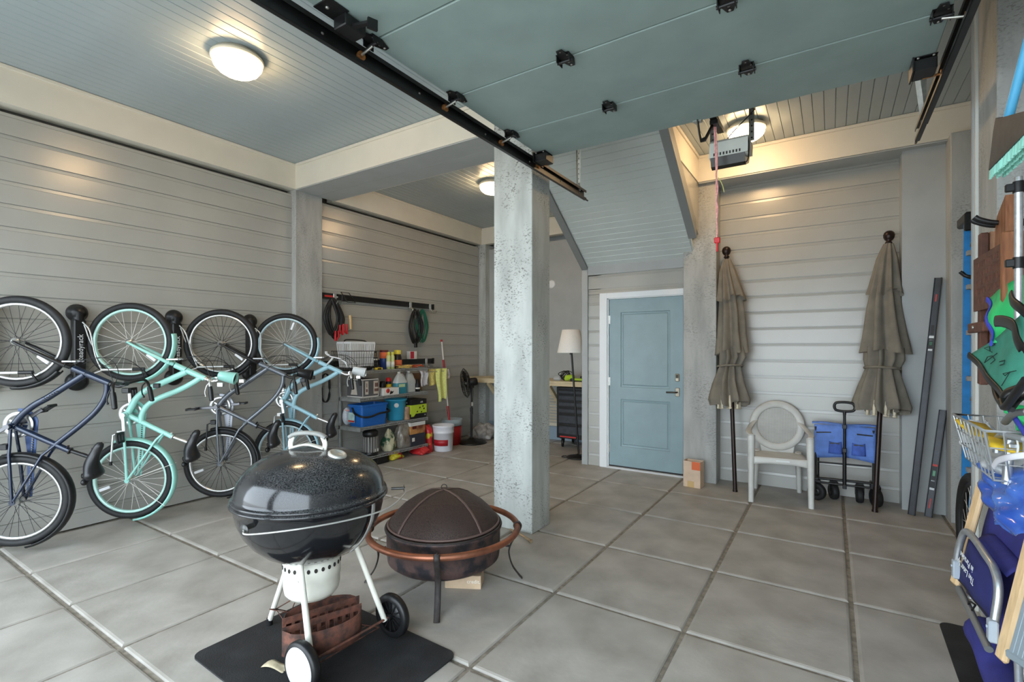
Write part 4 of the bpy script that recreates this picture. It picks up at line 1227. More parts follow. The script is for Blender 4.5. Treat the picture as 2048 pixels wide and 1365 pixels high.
# ---------------------------------------------------------------- closed umbrellas leaning on the wall
M_UMB = mat('taupe_canvas', (128,121,109), 0.85, var=0.05, scale=10, bump=0.15, bscale=220)
M_POLEB = mat('dark_bronze_pole', (44,30,26), 0.35, metal=0.4)
M_RIBC = mat('cream_rib_cap', (226,214,188), 0.5)
def umbrella(label, foot, top, spine, ties):
    """spine: (height along pole, half width, fold depth)"""
    f, t_ = V(foot), V(top)
    t = thing('patio_umbrella', label, 'umbrella', tuple(f), 'closed patio umbrellas')
    d = (t_-f).normalized(); L = (t_-f).length
    x, y, _ = V((1,0,0)), None, None
    x = (x - d*x.dot(d)).normalized(); y = d.cross(x)
    MB().tube([f, f+d*(L*0.96)], 0.0205, 14).cyl(f, f+d*0.02, 0.024, n=14).build('pole', M_POLEB, t)
    fb_ = MB().lathe([(0.0,0.0), (0.030,0.0), (0.026,0.012), (0.018,0.022), (0.032,0.035), (0.042,0.055), (0.045,0.078), (0.040,0.100), (0.024,0.116), (0.0,0.122)], t_-d*0.115, d, 22)
    fb_.build('finial', M_POLEB, t)
    def skirt(rows, nf, name, seed, wob=0.0):
        rnd = random.Random(seed); ph = [rnd.uniform(0, 6.28) for _ in range(6)]
        NU = nf*8
        def fn(s, v):
            q = v*(len(rows)-1); i = min(int(q), len(rows)-2); e = q-i
            h_ = rows[i][0]*(1-e)+rows[i+1][0]*e; w_ = rows[i][1]*(1-e)+rows[i+1][1]*e; fd = rows[i][2]*(1-e)+rows[i+1][2]*e
            dx_ = rows[i][3]*(1-e)+rows[i+1][3]*e
            a = 2*pi*s
            r_ = w_*(1 - 1.9*fd*abs(0.5+0.5*cos(nf*a+ph[0]+0.5*sin(2*a+ph[1])+ (h_*3)*0.6)) + 0.10*fd*sin(nf*2.3*a+ph[2]) )
            h2 = h_ + (1.6*wob*(0.6*cos(nf*a+ph[3])+0.4*sin(3*a+ph[4])) if v > 0.93 or v < 0.02 and False else 0)
            return f + d*h2 + x*(r_*cos(a)+dx_) + y*(r_*sin(a)*0.78)
        return MB().grid(fn, NU, 5*(len(rows)-1)+1, 0.0, closeu=True).build(name, M_UMB, t)
    for i, (rows, nf, wob) in enumerate(spine):
        skirt(rows, nf, ['canopy', 'canopy_tier', 'canopy_tier'][min(i,2)], i*3+5, wob)
    tz, tw, tdx = ties
    MB().torus(f+d*tz+x*tdx, d, tw, 0.010, 40, 8).build('tie_strap', M_UMB, t)
    zb, wb_, dxb = spine[-1][0][-1][0], spine[-1][0][-1][1], spine[-1][0][-1][3]
    for i in range(8):
        a = 2*pi*(i+0.3)/8
        c = f + d*(zb-0.015) + x*(wb_*0.50*cos(a)+dxb) + y*(wb_*0.5*sin(a)*0.78)
        MB().tube([c+d*0.10, c+d*0.03, c-d*0.028], [0.008,0.014,0.010], 8).ell(c-d*0.028, 0.016, 0.016, 0.012, n=8, m=6).build('rib_end', M_RIBC, t)
    return t
ux = 0.0
umbrella('closed taupe umbrella hanging by the red pull handle, left of the garden chair', (-0.815, 5.42, 0.0), (-0.952, 5.74, 2.545), [
    ([(2.43,0.04,0.10,0.0), (2.30,0.088,0.18,0.0), (2.05,0.142,0.22,0.02), (1.985,0.160,0.28,0.025)], 9, 0.02),
    ([(2.06,0.112,0.25,0.025), (1.85,0.138,0.30,0.03), (1.60,0.150,0.34,0.02), (1.43,0.172,0.36,0.015)], 7, 0.025),
    ([(1.48,0.125,0.35,0.01), (1.36,0.140,0.40,0.02), (1.27,0.115,0.35,-0.01), (1.10,0.168,0.34,-0.03), (0.93,0.218,0.30,-0.03), (0.885,0.205,0.30,-0.03)], 8, 0.02)], (1.275, 0.120, -0.01))
umbrella('closed taupe umbrella leaning on the wall beside the folded wagon', (0.325, 5.42, 0.0), (0.452, 5.74, 2.535), [
    ([(2.44,0.04,0.10,0.0), (2.30,0.085,0.16,-0.005), (2.05,0.126,0.22,-0.01), (1.965,0.146,0.28,-0.01)], 9, 0.02),
    ([(2.03,0.106,0.22,-0.01), (1.85,0.138,0.28,-0.01), (1.62,0.168,0.30,0.0), (1.43,0.205,0.30,0.01)], 7, 0.015),
    ([(1.47,0.150,0.35,0.005), (1.36,0.155,0.40,0.01), (1.275,0.128,0.30,0.0), (1.12,0.178,0.30,0.0), (0.95,0.228,0.28,0.005), (0.90,0.212,0.30,0.01)], 8, 0.02)], (1.28, 0.132, 0.0))

# ---------------------------------------------------------------- folded wagon
M_BLUEC = mat('royal_blue_fabric', (104,140,216), 0.75, var=0.06, scale=14, bump=0.2, bscale=90)
wg = thing('folding_wagon', 'folded blue fabric wagon with a black frame and pull handle standing on its wheels', 'wagon', (0.10, 5.60, 0))
b = MB()
for x in (-0.125, 0.325):
    b.tube([(x,5.58,0.15), (x,5.58,0.70)], 0.010, 8)
    b.tube([(x+0.02,5.66,0.15), (x+0.02,5.66,0.66)], 0.009, 8)
b.tube([(-0.125,5.58,0.205), (0.325,5.58,0.215)], 0.012, 8); b.tube([(-0.125,5.58,0.165), (0.325,5.58,0.172)], 0.010, 8)
b.tube([(-0.11,5.575,0.36), (0.31,5.575,0.37)], 0.008, 8); b.tube([(-0.12,5.62,0.69), (0.32,5.62,0.695)], 0.010, 8)
b.tube([(-0.12,5.57,0.645), (0.0,5.57,0.655)], 0.007, 6); b.tube([(0.20,5.57,0.655), (0.32,5.57,0.65)], 0.007, 6)
b.box(-0.14,-0.10,5.56,5.68,0.16,0.215,0.004); b.box(0.30,0.34,5.56,5.68,0.165,0.22,0.004)
b.build('frame', M_BLK, wg)
def cloth(s, t):
    x = -0.135+0.475*s
    return (x, 5.585-0.02*sin(pi*s*2.5)*t*0.6-0.018*sin(pi*t), 0.725-0.005*cos(6*s)-0.32*t+0.015*sin(pi*s)*t)
b = MB().grid(cloth, 20, 9, 0.004)
b.grid(lambda s, t: (-0.155+0.515*s, 5.585+0.09*t, 0.728+0.014*sin(pi*t)+0.006*sin(9*s)), 18, 5, 0.004)
fa = b.build('fabric_body', M_BLUEC, wg)
for x0 in (-0.015, 0.165):
    MB().grid(lambda s, t: (x0+0.095*s+(0.006*(2*s-1))*t, 5.556-0.020*sin(pi*s)*(0.3+0.7*t), 0.575-0.115*t-0.012*sin(pi*s)*(1-t)), 9, 6, 0.003).build('mesh_pocket', mat('dark_blue_fabric', (70,100,184), 0.8, var=0.08, scale=20), fa)
for x0 in (-0.01, 0.175):
    MB().box(x0, x0+0.075, 5.546, 5.550, 0.55, 0.562).build('pocket_trim', M_BLK, fa)
b = MB().tube([(0.105,5.555,0.155), (0.105,5.555,0.84)], 0.012, 10).tube([(0.105,5.553,0.155), (0.105,5.553,0.50)], 0.016, 10)
for z in (0.16, 0.50, 0.72): b.box(0.088,0.122,5.535,5.575,z-0.02,z+0.02,0.004)
b.torus((0.105,5.555,0.90), (0,1,0), 0.001, 0.001, 3, 3)
hd = b.build('pull_bar', M_BLK, wg)
lp = [(0.105+0.078*cos(a)*(1.0 if abs(cos(a))<0.6 else 1.0), 5.555, 0.905+0.043*sin(a)) for a in [2*pi*i/28 for i in range(28)]]
lp = [(0.105+max(-0.045,min(0.045,(p[0]-0.105)))+0.035*((p[0]-0.105)/0.078), 5.555, p[2]) for p in lp]
MB().tube(lp, 0.0125, 10, closed=True).cyl((0.105,5.555,0.83), (0.105,5.555,0.87), 0.014, n=10).build('pull_handle', M_BPL, hd)
def caster(x, y, r, rz):
    b = MB()
    ax = V((cos(rz), sin(rz), 0))
    c = V((x,y,r))
    b.lathe([(0.0,-0.024), (r*0.55,-0.024), (r*0.66,-0.028), (r*0.92,-0.026), (r,-0.012), (r,0.012), (r*0.92,0.026), (r*0.66,0.028), (r*0.55,0.024), (0.0,0.024)], c, ax, 26)
    w_ = b.build('wheel', M_TYRE, wg)
    MB().lathe([(0.0,-0.028), (0.02,-0.028), (r*0.5,-0.0255), (r*0.5,0.0255), (0.02,0.028), (0.0,0.028)], c, ax, 20).build('wheel_hub', M_BPL, w_)
    f_ = MB()
    f_.box(x-0.03, x+0.03, y-0.02, y+0.02, 2*r+0.006, 2*r+0.03, 0.003)
    for s in (-1,1): f_.bar(c+ax*s*0.034, V((x,y,2*r+0.015))+ax*s*0.034, 0.022, 0.004, ax)
    f_.build('caster_fork', M_BLK, w_)
caster(-0.115, 5.56, 0.082, R(65)); caster(0.02, 5.67, 0.075, R(20)); caster(0.225, 5.67, 0.075, R(5)); caster(0.345, 5.60, 0.085, R(20))

# ---------------------------------------------------------------- two flat black track lengths leaning on the board
M_TRK = mat('charcoal_extrusion', (58,60,64), 0.4, metal=0.4, var=0.06, scale=14)
M_LABEL = mat('black_label', (18,18,18), 0.5)
M_REDP = mat('red_print', (206,52,46), 0.5)
M_GRNP = mat('green_print', (110,178,142), 0.5)
def rail_piece(label, a, b_, wd, marks):
    a, b_ = V(a), V(b_)
    t = thing('rail_length', label, 'rail', tuple(a), 'loose rail lengths')
    d = (b_-a).normalized(); x = V((0.93, -0.36, 0)); x = (x - d*x.dot(d)).normalized(); n_ = x.cross(d)
    if n_.y > 0: n_ = -n_
    Tm = lambda q, ox=0, oz=0: M.Translation(a.lerp(b_, q) + x*ox + n_*oz) @ M((x, d, n_)).transposed().to_4x4()
    L = (b_-a).length
    m_ = MB().obox(Tm(0.5), wd, L, 0.012, 0.002)
    m_.obox(Tm(0.5, wd/2, 0.008), 0.008, L, 0.028, 0.002); m_.obox(Tm(0.5, -wd/2, 0.006), 0.005, L, 0.018, 0.0015)
    m_.build('extrusion', M_TRK, t)
    for q0, q1, m, sx in marks:
        MB().obox(Tm((q0+q1)/2, 0, 0.0068), wd*0.8*sx, (q1-q0)*L, 0.001).build('printed_label', m, t)
    return t
rail_piece('tall charcoal rail length leaning on the plain board by the umbrella', (0.588, 5.50, 0.0), (0.785, 5.622, 2.065), 0.046,
    [(0.745,0.755,M_WORD,1), (0.70,0.745,M_LABEL,1), (0.715,0.730,M_GRNP,0.5), (0.735,0.740,M_WORD,0.7), (0.692,0.700,M_WORD,0.8), (0.76,0.80,M_LABEL,0.6), (0.90,0.93,M_REDP,0.25)])
rail_piece('short charcoal rail length leaning on the plain board', (0.702, 5.515, 0.0), (0.815, 5.622, 0.915), 0.046,
    [(0.47,0.49,M_REDP,0.9), (0.27,0.47,M_LABEL,1), (0.38,0.43,M_GRNP,0.5), (0.33,0.34,M_WORD,0.7), (0.25,0.27,M_WORD,0.9), (0.08,0.17,M_REDP,0.25)])
# ---------------------------------------------------------------- measuring helper: a point of the photograph on a plane of the room
_F, _H, _c, _s = 987.6, 1.45, cos(R(32.874)), sin(R(32.874))
def _ray(px, py):
    X = (px-1024)/_F
    return V((X*_c-_s, X*_s+_c, -(py-697.4)/_F))
def onx(px, py, x):
    d = _ray(px, py); t = x/d.x; return V((x, d.y*t, _H+d.z*t))
def ony(px, py, y):
    d = _ray(px, py); t = y/d.y; return V((d.x*t, y, _H+d.z*t))
def onz(px, py, z=0.0):
    d = _ray(px, py); t = (z-_H)/d.z; return V((d.x*t, d.y*t, z))

# ---------------------------------------------------------------- wall rails with hooks
XW = -5.106
def wall_rail(z0, y0, y1, label):
    t = thing('wall_rail', label, 'rail', (XW, (y0+y1)/2, z0), 'black wall rails')
    b = MB().box(XW, XW+0.022, y0, y1, z0, z0+0.072, 0.003)
    b.build('rail_strip', M_BLK, t)
    MB().box(XW+0.022, XW+0.030, y0, y1, z0, z0+0.014).box(XW+0.022, XW+0.030, y0, y1, z0+0.058, z0+0.072).build('rail_lip', M_BLK, t)
    MB().box(XW-0.001, XW+0.034, y1-0.004, y1+0.012, z0-0.006, z0+0.078, 0.003).build('end_cap', M_BPL, t)
    return t
r1 = wall_rail(2.045, 3.70, 5.66, 'long black wall rail above the shelf holding the hung cables')
MB().box(XW+0.0225, XW+0.0232, 3.74, 3.86, 2.07, 2.092).build('printed_label', M_REDP, r1)
MB().box(XW+0.0225, XW+0.0232, 3.87, 3.93, 2.072, 2.088).build('printed_label', M_WORD, r1)
r2 = wall_rail(1.225, 3.70, 5.66, 'black wall rail just above the shelf of jars and spray cans')
def hook(parent, y, z, kind):
    b = MB()
    if kind == 'square':
        p = [(XW+0.03,y-0.05,z+0.10), (XW+0.03,y+0.07,z+0.10), (XW+0.15,y+0.07,z-0.03), (XW+0.15,y-0.05,z-0.03)]
        b.tube(p, 0.005, 6, closed=True).box(XW+0.022, XW+0.034, y-0.04, y+0.04, z-0.01, z+0.07, 0.003)
    else:
        b.box(XW+0.022, XW+0.036, y-0.022, y+0.022, z-0.02, z+0.075, 0.003)
        for s in (-0.018, 0.018):
            b.tube(bez([(XW+0.03,y+s,z-0.01), (XW+0.06,y+s*1.5,z-0.055), (XW+0.10,y+s*2,z-0.06), (XW+0.125,y+s*2,z-0.03)], 5), 0.006, 6)
    b.build('hook', M_STEEL if kind != 'square' else M_BLK, parent)
hook(r1, 4.02, 2.045, 'square'); hook(r1, 3.88, 2.045, 'double'); hook(r1, 5.17, 2.045, 'double'); hook(r1, 5.58, 2.045, 'double'); hook(r2, 5.50, 1.225, 'double')
def hank(name, label, cat, m, y, ztop, zbot, wd, n, r, seed, x0=XW+0.085):
    rnd = random.Random(seed)
    pts = []
    for i in range(n):
        w_ = wd*rnd.uniform(0.6, 1.0); zb = zbot + (ztop-zbot)*rnd.uniform(0, 0.16); dy = rnd.uniform(-0.25, 0.25)*wd; dx = rnd.uniform(-0.03, 0.03)
        pts += [(x0+dx, y+dy*0.4, ztop+rnd.uniform(-0.01,0.01)), (x0+dx+0.012, y+dy+w_*0.45, ztop*0.45+zb*0.55), (x0+dx, y+dy, zb), (x0+dx-0.010, y+dy-w_*0.45, ztop*0.5+zb*0.5)]
    pts.append((x0, y, ztop))
    t = thing(name, label, cat, (x0, y, ztop))
    MB().tube(bez(pts, 7), r, 6).build('cable_loops', m, t)
    return t
M_CAB = mat('black_cable', (24,24,25), 0.5)
a1 = onx(668, 602, XW+0.085); a2 = onx(668, 680, XW+0.085)
jc = hank('jumper_cables', 'black jumper cables with red clamps hung on the wall rail', 'cables', M_CAB, a1.y-0.03, a1.z+0.02, a2.z+0.02, 0.26, 5, 0.017, 3)
MB().tube([(XW+0.12, 4.03, 1.86), (XW+0.125, 4.035, 1.80), (XW+0.125, 4.04, 1.69)], 0.017, 8).build('cable_sleeve', mat('tan_tape'  , (212,178,124)), jc)
M_RED = mat('red_plastic', (206,34,40))
def clamp(parent, px, py, tilt):
    c = onx(px, py, XW+0.125)
    b = MB()
    for s in (-1, 1):
        b.tube([c+V((0,s*0.02,0.07)), c+V((0,s*0.024,0.0)), c+V((0,s*0.006+tilt,-0.05))], [0.012,0.014,0.007], 8)
    b.build('clamp', M_RED, parent)
clamp(jc, 683, 662, 0.02); clamp(jc, 674, 674, -0.02); clamp(jc, 690, 660, 0.03)
a1 = onx(832, 620, XW+0.09); a2 = onx(832, 690, XW+0.09)
ec = hank('extension_cord', 'black extension cord hung on the rail beside the green one', 'cord', M_CAB, a1.y, a1.z, a2.z+0.02, 0.22, 5, 0.010, 5)
MB().box(XW+0.075, XW+0.105, a2.y-0.03, a2.y+0.02, a2.z-0.04, a2.z+0.03, 0.006).build('plug', M_BPL, ec)
a1 = onx(846, 620, XW+0.07); a2 = onx(847, 688, XW+0.07)
hank('coiled_green_lead', 'green cord coiled and hung at the end of the wall rail', 'cord', mat('green_cord', (30,112,88), 0.6), a1.y, a1.z, a2.z, 0.24, 9, 0.006, 9, XW+0.07)
a1 = onx(651, 748, XW+0.05); a2 = onx(651, 805, XW+0.05)
lp_ = []
for i in range(24):
    a = 2*pi*i/24
    lp_.append((XW+0.05, (a1.y+a2.y)/2+0.055*cos(a), (a1.z+a2.z)/2+ (a1.z-a2.z)/2*(abs(sin(a))**0.6)*(1 if sin(a) > 0 else -1)))
tag(MB().tube(lp_, 1.0, 8, closed=True, flat=(0.022,0.006,(0,0.02,1))).build('strap_loop', mat('black_webbing', (26,26,28), 0.8)), 'black strap loop hanging beside the wall pillar left of the shelf', 'strap')

# ---------------------------------------------------------------- storage shelf
SX0, SX1, SY0, SY1 = -5.095, -4.70, 3.95, 5.12
LV = [1.178, 0.852, 0.497, 0.128]
M_ZINC = mat('grey_shelf_steel', (168,170,168), 0.45, metal=0.35, var=0.06, scale=20)
sh = thing('wire_shelf', 'four-tier grey wire shelf unit standing along the lapped wall', 'shelf', (-4.9, 4.53, 0))
for y in (SY0+0.012, SY1-0.012):
    for x in (SX0+0.012,):
        MB().box(x-0.012, x+0.012, y-0.012, y+0.012, 0, 1.20, 0.002).build('upright', M_ZINC, sh)
for y in (SY1-0.012,):
    MB().box(SX0+0.03, SX0+0.05, y-0.008, y+0.008, 0, 1.20, 0.002).build('upright', M_ZINC, sh)
for z in LV:
    tr = MB()
    tr.box(SX0, SX1, SY0, SY0+0.004, z-0.045, z+0.002); tr.box(SX0, SX1, SY1-0.004, SY1, z-0.045, z+0.002)
    s_ = tr.build('shelf_end', M_ZINC, sh)
    tr = MB()
    for zz_ in (z, z-0.026):
        tr.tube([(SX1, SY0, zz_), (SX1, SY1, zz_)], 0.0042, 6)
    tr.tube([(SX0+0.01, SY0, z), (SX0+0.01, SY1, z)], 0.0042, 6)
    tr.tube([(SX0+0.2, SY0, z-0.006), (SX0+0.2, SY1, z-0.006)], 0.0042, 6)
    n = 48
    for i in range(n+1):
        y = SY0 + (SY1-SY0)*i/n
        tr.box(SX0+0.01, SX1, y-0.0018, y+0.0018, z, z+0.0035)
        tr.box(SX1-0.002, SX1+0.003, y-0.003, y+0.003, z-0.026, z)
    tr.build('wire_deck', M_ZINC, sh, kind='stuff')

def at_shelf(px, lv, x):
    """point on shelf level lv below photo column px, at depth x"""
    p = onx(px, 700, x); return V((x, p.y, LV[lv]+0.0045))
M_BLUEB = mat('blue_bucket_plastic', (34,104,186), 0.38)
M_TURQ = mat('turquoise_plastic', (52,160,196), 0.4)
M_LIME = mat('lime_print', (196,222,60), 0.55)
M_BPRINT = mat('black_print', (26,26,27), 0.5)
M_WPAPER = mat('white_card', (234,232,226), 0.6)
def mbox(name, label, cat, x0, x1, y0, y1, z0, z1, m, group=None, rz=0):
    t = thing(name, label, cat, ((x0+x1)/2, (y0+y1)/2, z0), group)
    MB().box(x0, x1, y0, y1, z0, z1, 0.002).build('carton', m, t)
    return t
def bottle(name, label, cat, px, lv, x, prof, m, capm=None, capprof=None, n=20, band=None, group=None, z=None):
    p = at_shelf(px, lv, x)
    if z is not None: p.z = z
    t = thing(name, label, cat, tuple(p), group)
    MB().lathe(prof, p, n=n).build('body', m, t)
    if capm: MB().lathe(capprof, p, n=n).build('cap', capm, t)
    if band:
        r, z0, z1, bm_ = band
        MB().lathe([(r, z0), (r+0.0006, z0), (r+0.0006, z1), (r, z1)], p, n=n).build('printed_label', bm_, t)
    return t
# --- top shelf
def wire_basket(t, cx, cy, z0, wx, wy, h, m, name, nx=9, ny=12, fl=1.14, nz=3):
    b = MB()
    def P(u, v, q):
        k = 1 + (fl-1)*q
        return V((cx+u*wx/2*k, cy+v*wy/2*k, z0+h*q))
    for q in [i/nz for i in range(nz+1)]:
        r_ = 0.0045 if q == 1 else 0.0022
        b.tube([P(-1,-1,q), P(1,-1,q), P(1,1,q), P(-1,1,q)], r_, 5, closed=True)
    for i in range(ny+1):
        v = -1+2*i/ny
        b.tube([P(1,v,1), P(1,v,0), P(-1,v,0), P(-1,v,1)], 0.0022, 4)
    for i in range(nx+1):
        u = -1+2*i/nx
        b.tube([P(u,-1,1), P(u,-1,0), P(u,1,0), P(u,1,1)], 0.0022, 4)
    return b.build(name, m, t)
pB = at_shelf(711, 0, -4.88)
t = thing('wire_basket', 'black wire basket on the top shelf with a white basket sitting in it', 'basket', tuple(pB))
wire_basket(t, -4.88, pB.y, pB.z, 0.28, 0.40, 0.235, M_BLK, 'basket_wires')
t = thing('white_basket', 'white slatted plastic basket nested in the black wire basket', 'basket', (-4.88, pB.y, pB.z+0.05))
b = MB()
def wb_(u, v, q):
    k = 0.84+0.16*q
    return V((-4.88+u*0.125*k, pB.y+0.01+v*0.185*k, pB.z+0.045+0.30*q))
for q in (0.0, 0.58, 0.97):
    c = [wb_(-1,-1,q), wb_(1,-1,q), wb_(1,1,q), wb_(-1,1,q)]
    for i in range(4): b.bar(c[i], c[(i+1) % 4], 0.006, 0.026 if q else 0.012, ch=0.001)
for i in range(13):
    v = -1+2*i/12
    for u in (-1, 1): b.bar(wb_(u,v,0), wb_(u,v,0.97), 0.013, 0.005, (1,0,0))
for i in range(9):
    u = -1+2*i/8
    for v in (-1, 1): b.bar(wb_(u,v,0), wb_(u,v,0.97), 0.013, 0.005, (0,1,0))
b.box(-4.985, -4.775, pB.y-0.145, pB.y+0.165, pB.z+0.043, pB.z+0.048)
b.build('basket_slats', M_WHITE, t)
MB().tube(bez([wb_(0,-1,0.95), wb_(0,-0.75,1.09), wb_(0,0.6,1.06), wb_(0,1,0.95)], 6), 0.008, 8).build('handle', M_BPL, t)
rnd = random.Random(4)
pts = [(-4.80+rnd.uniform(-0.06,0.06), onx(700+rnd.uniform(0,60), 735, -4.8).y, LV[0]+0.02+rnd.uniform(0,0.035)) for _ in range(26)]
tag(MB().tube(bez(pts, 5), 0.009, 6).build('cable_tangle', M_CAB), 'tangle of black cable on the top shelf in front of the wire basket', 'cable')
p = at_shelf(749, 0, -4.80)
t = mbox('small_box', 'small white and black carton on the top shelf behind the tape measure', 'box', -4.85, -4.79, p.y-0.035, p.y+0.04, p.z, p.z+0.16, M_WPAPER)
MB().box(-4.79, -4.789, p.y-0.02, p.y+0.035, p.z+0.02, p.z+0.12).box(-4.79, -4.789, p.y-0.033, p.y+0.038, p.z+0.14, p.z+0.158).build('printed_label', M_BPRINT, t)
bottle('storage_jar', 'clear lidded jar at the back of the top shelf beside the wire basket', 'jar', 747, 0, -4.98, [(0,0),(0.045,0),(0.045,0.20),(0.038,0.215),(0,0.215)], mat('jar_contents', (150,140,120), 0.25), M_BPL, [(0.041,0.212),(0.041,0.235),(0,0.235)])
bottle('coffee_canister', 'tall canister with an orange and blue print on the top shelf', 'canister', 768, 0, -4.86, [(0,0),(0.055,0),(0.055,0.235),(0,0.235)], mat('blue_print', (40,62,120), 0.4), mat('dark_red_plastic', (96,30,28), 0.4), [(0.0565,0.225),(0.0565,0.245),(0,0.245)], band=(0.0553,0.14,0.22,mat('orange_print', (232,116,72))))
for px_, lab in ((777, 'yellow-green spray can on the top shelf next to the tall canister'), (785, 'yellow-green spray can on the top shelf before the yellow-capped bottle')):
    bottle('spray_can', lab, 'can', px_, 0, -4.79, [(0,0),(0.027,0),(0.027,0.165),(0.019,0.18),(0.012,0.184),(0,0.184)], mat('lime_white_print', (214,222,150), 0.35), mat('lime_cap', (222,222,90), 0.4), [(0.018,0.178),(0.020,0.182),(0.020,0.215),(0.015,0.222),(0,0.222)], band=(0.0272,0.03,0.10,mat('pale_print', (236,238,226), 0.5)), group='spray cans on the top shelf')
bottle('black_bottle', 'black bottle with a broad yellow cap on the top shelf', 'bottle', 795, 0, -4.88, [(0,0),(0.055,0),(0.058,0.02),(0.058,0.13),(0.05,0.17),(0.04,0.20),(0,0.20)], mat('dark_brown_plastic', (40,30,26), 0.35), mat('yellow_cap', (236,216,70), 0.45), [(0.044,0.19),(0.046,0.20),(0.044,0.245),(0,0.247)], band=(0.0583,0.03,0.115,mat('orange_print', (232,116,72))))
p = at_shelf(757, 0, -4.73)
t = thing('tape_measure', 'yellow and black tape measure at the front of the top shelf', 'tape measure', tuple(p))
MB().box(p.x-0.02, p.x+0.02, p.y-0.055, p.y+0.055, p.z, p.z+0.03, 0.006).build('case', mat('yellow_plastic', (228,196,40), 0.45), t)
MB().box(p.x+0.0185, p.x+0.021, p.y-0.03, p.y+0.03, p.z+0.006, p.z+0.022, 0.001).build('case_band', M_BPL, t)
def coil(name, label, cat, m, c, rx, ry, n, r, seed):
    rnd = random.Random(seed); pts = []
    for i in range(n*8):
        a = 2*pi*i/8
        pts.append((c[0]+rx*rnd.uniform(0.7,1)*cos(a), c[1]+ry*rnd.uniform(0.75,1)*sin(a), c[2]+r+0.035*rnd.random()))
    return tag(MB().tube(bez(pts, 4), r, 6).build(name, m), label, cat)
coil('rope_coil', 'coil of yellow rope on the top shelf below the wall rail', 'rope', mat('yellow_rope', (222,190,110), 0.8, var=0.1, scale=60), at_shelf(808, 0, -4.84), 0.09, 0.14, 6, 0.006, 2)
coil('orange_cord', 'tangled orange cord at the end of the top shelf', 'cord', mat('orange_cord', (206,98,60), 0.7), at_shelf(835, 0, -4.84), 0.08, 0.10, 4, 0.005, 6)
p = onx(826, 719, -5.05)
t = thing('hanging_tag_box', 'small red and white box on the wall rail above the rope coil', 'box', (-5.05, p.y, 1.30))
MB().box(-5.10, -5.03, p.y-0.075, p.y+0.06, 1.298, 1.41, 0.002).build('carton', M_WPAPER, t)
MB().box(-5.030, -5.029, p.y-0.072, p.y+0.0, 1.305, 1.405).build('red_panel', mat('red_panel', (204,50,70), 0.5), t)
# --- second shelf
p0, p1 = at_shelf(690, 1, -4.86), at_shelf(756, 1, -4.72)
t = mbox('tower_print_carton', 'large dark grey carton with white edges and pale tower pictures on the second shelf', 'box', -5.00, -4.72, 4.0, p1.y+0.01, LV[1]+0.0045, LV[1]+0.225, mat('dark_grey_print', (92,92,94), 0.55))
z0 = LV[1]+0.0045
e_ = MB()
X_ = -4.7195
e_.box(X_, X_+0.001, 4.0, p1.y+0.01, z0, z0+0.012).box(X_, X_+0.001, 4.0, p1.y+0.01, z0+0.21, z0+0.2205).box(X_, X_+0.001, p1.y, p1.y+0.01, z0, z0+0.22).box(X_, X_+0.001, 4.0, 4.008, z0, z0+0.22)
e_.box(-5.0, X_, 3.9985, 4.0, z0, z0+0.012).box(-5.0, X_, 3.9985, 4.0, z0+0.21, z0+0.2205)
e_.build('white_edge', M_WPAPER, t)
for (ya, yb) in ((4.04, 4.09), (4.17, 4.26)):
    MB().box(X_, X_+0.001, ya, yb, z0+0.035, z0+0.195).build('tower_picture', mat('pale_tower_print', (206,196,184), 0.6), t)
    MB().box(X_+0.001, X_+0.0016, ya+0.012, yb-0.012, z0+0.065, z0+0.10).box(X_+0.001, X_+0.0016, ya+0.02, yb-0.02, z0+0.12, z0+0.17).build('tower_lines', mat('brown_print', (120,88,80), 0.6), t)
MB().prism([(-4.93,z0+0.03), (-4.81,z0+0.03), (-4.845,z0+0.20), (-4.875,z0+0.20)], M(((1,0,0,0),(0,0,1,3.9985),(0,1,0,0),(0,0,0,1))), 0.001, -0.001).build('tower_picture', mat('pale_tower_print', (206,196,184)), t)
bottle('black_jar', 'small black jar on the second shelf beside the red-capped can', 'jar', 765, 1, -4.86, [(0,0),(0.045,0),(0.045,0.15),(0.03,0.17),(0,0.17)], M_BPL, z=None)
bottle('red_cap_can', 'black spray can with a red dome cap on the second shelf', 'can', 777, 1, -4.84, [(0,0),(0.034,0),(0.034,0.15),(0.028,0.17),(0,0.17)], M_BPRINT, M_RED, [(0.034,0.165),(0.035,0.17),(0.033,0.20),(0.02,0.215),(0,0.217)], band=(0.0343,0.06,0.13,mat('yellow_plastic', (228,196,40))))
p = at_shelf(778, 1, -4.76)
t = mbox('logo_carton', 'low white carton with a red badge on the front of the second shelf', 'box', -4.90, -4.715, p.y-0.135, p.y+0.13, LV[1]+0.0045, LV[1]+0.095, M_WPAPER)
MB().lathe([(0,0),(0.03,0),(0.03,0.001),(0,0.001)], (-4.7149, p.y-0.06, LV[1]+0.06), (1,0,0), 20).build('red_badge', M_REDP, t)
MB().prism([(0,0),(0.05,0.012),(0.07,0.04),(0.035,0.035),(0.02,0.05),(0.008,0.03)], M(((0,0,1,-4.715),(1,0,0,p.y-0.03),(0,1,0,LV[1]+0.012),(0,0,0,1))), 0.001, 0).build('black_print', M_BPRINT, t)
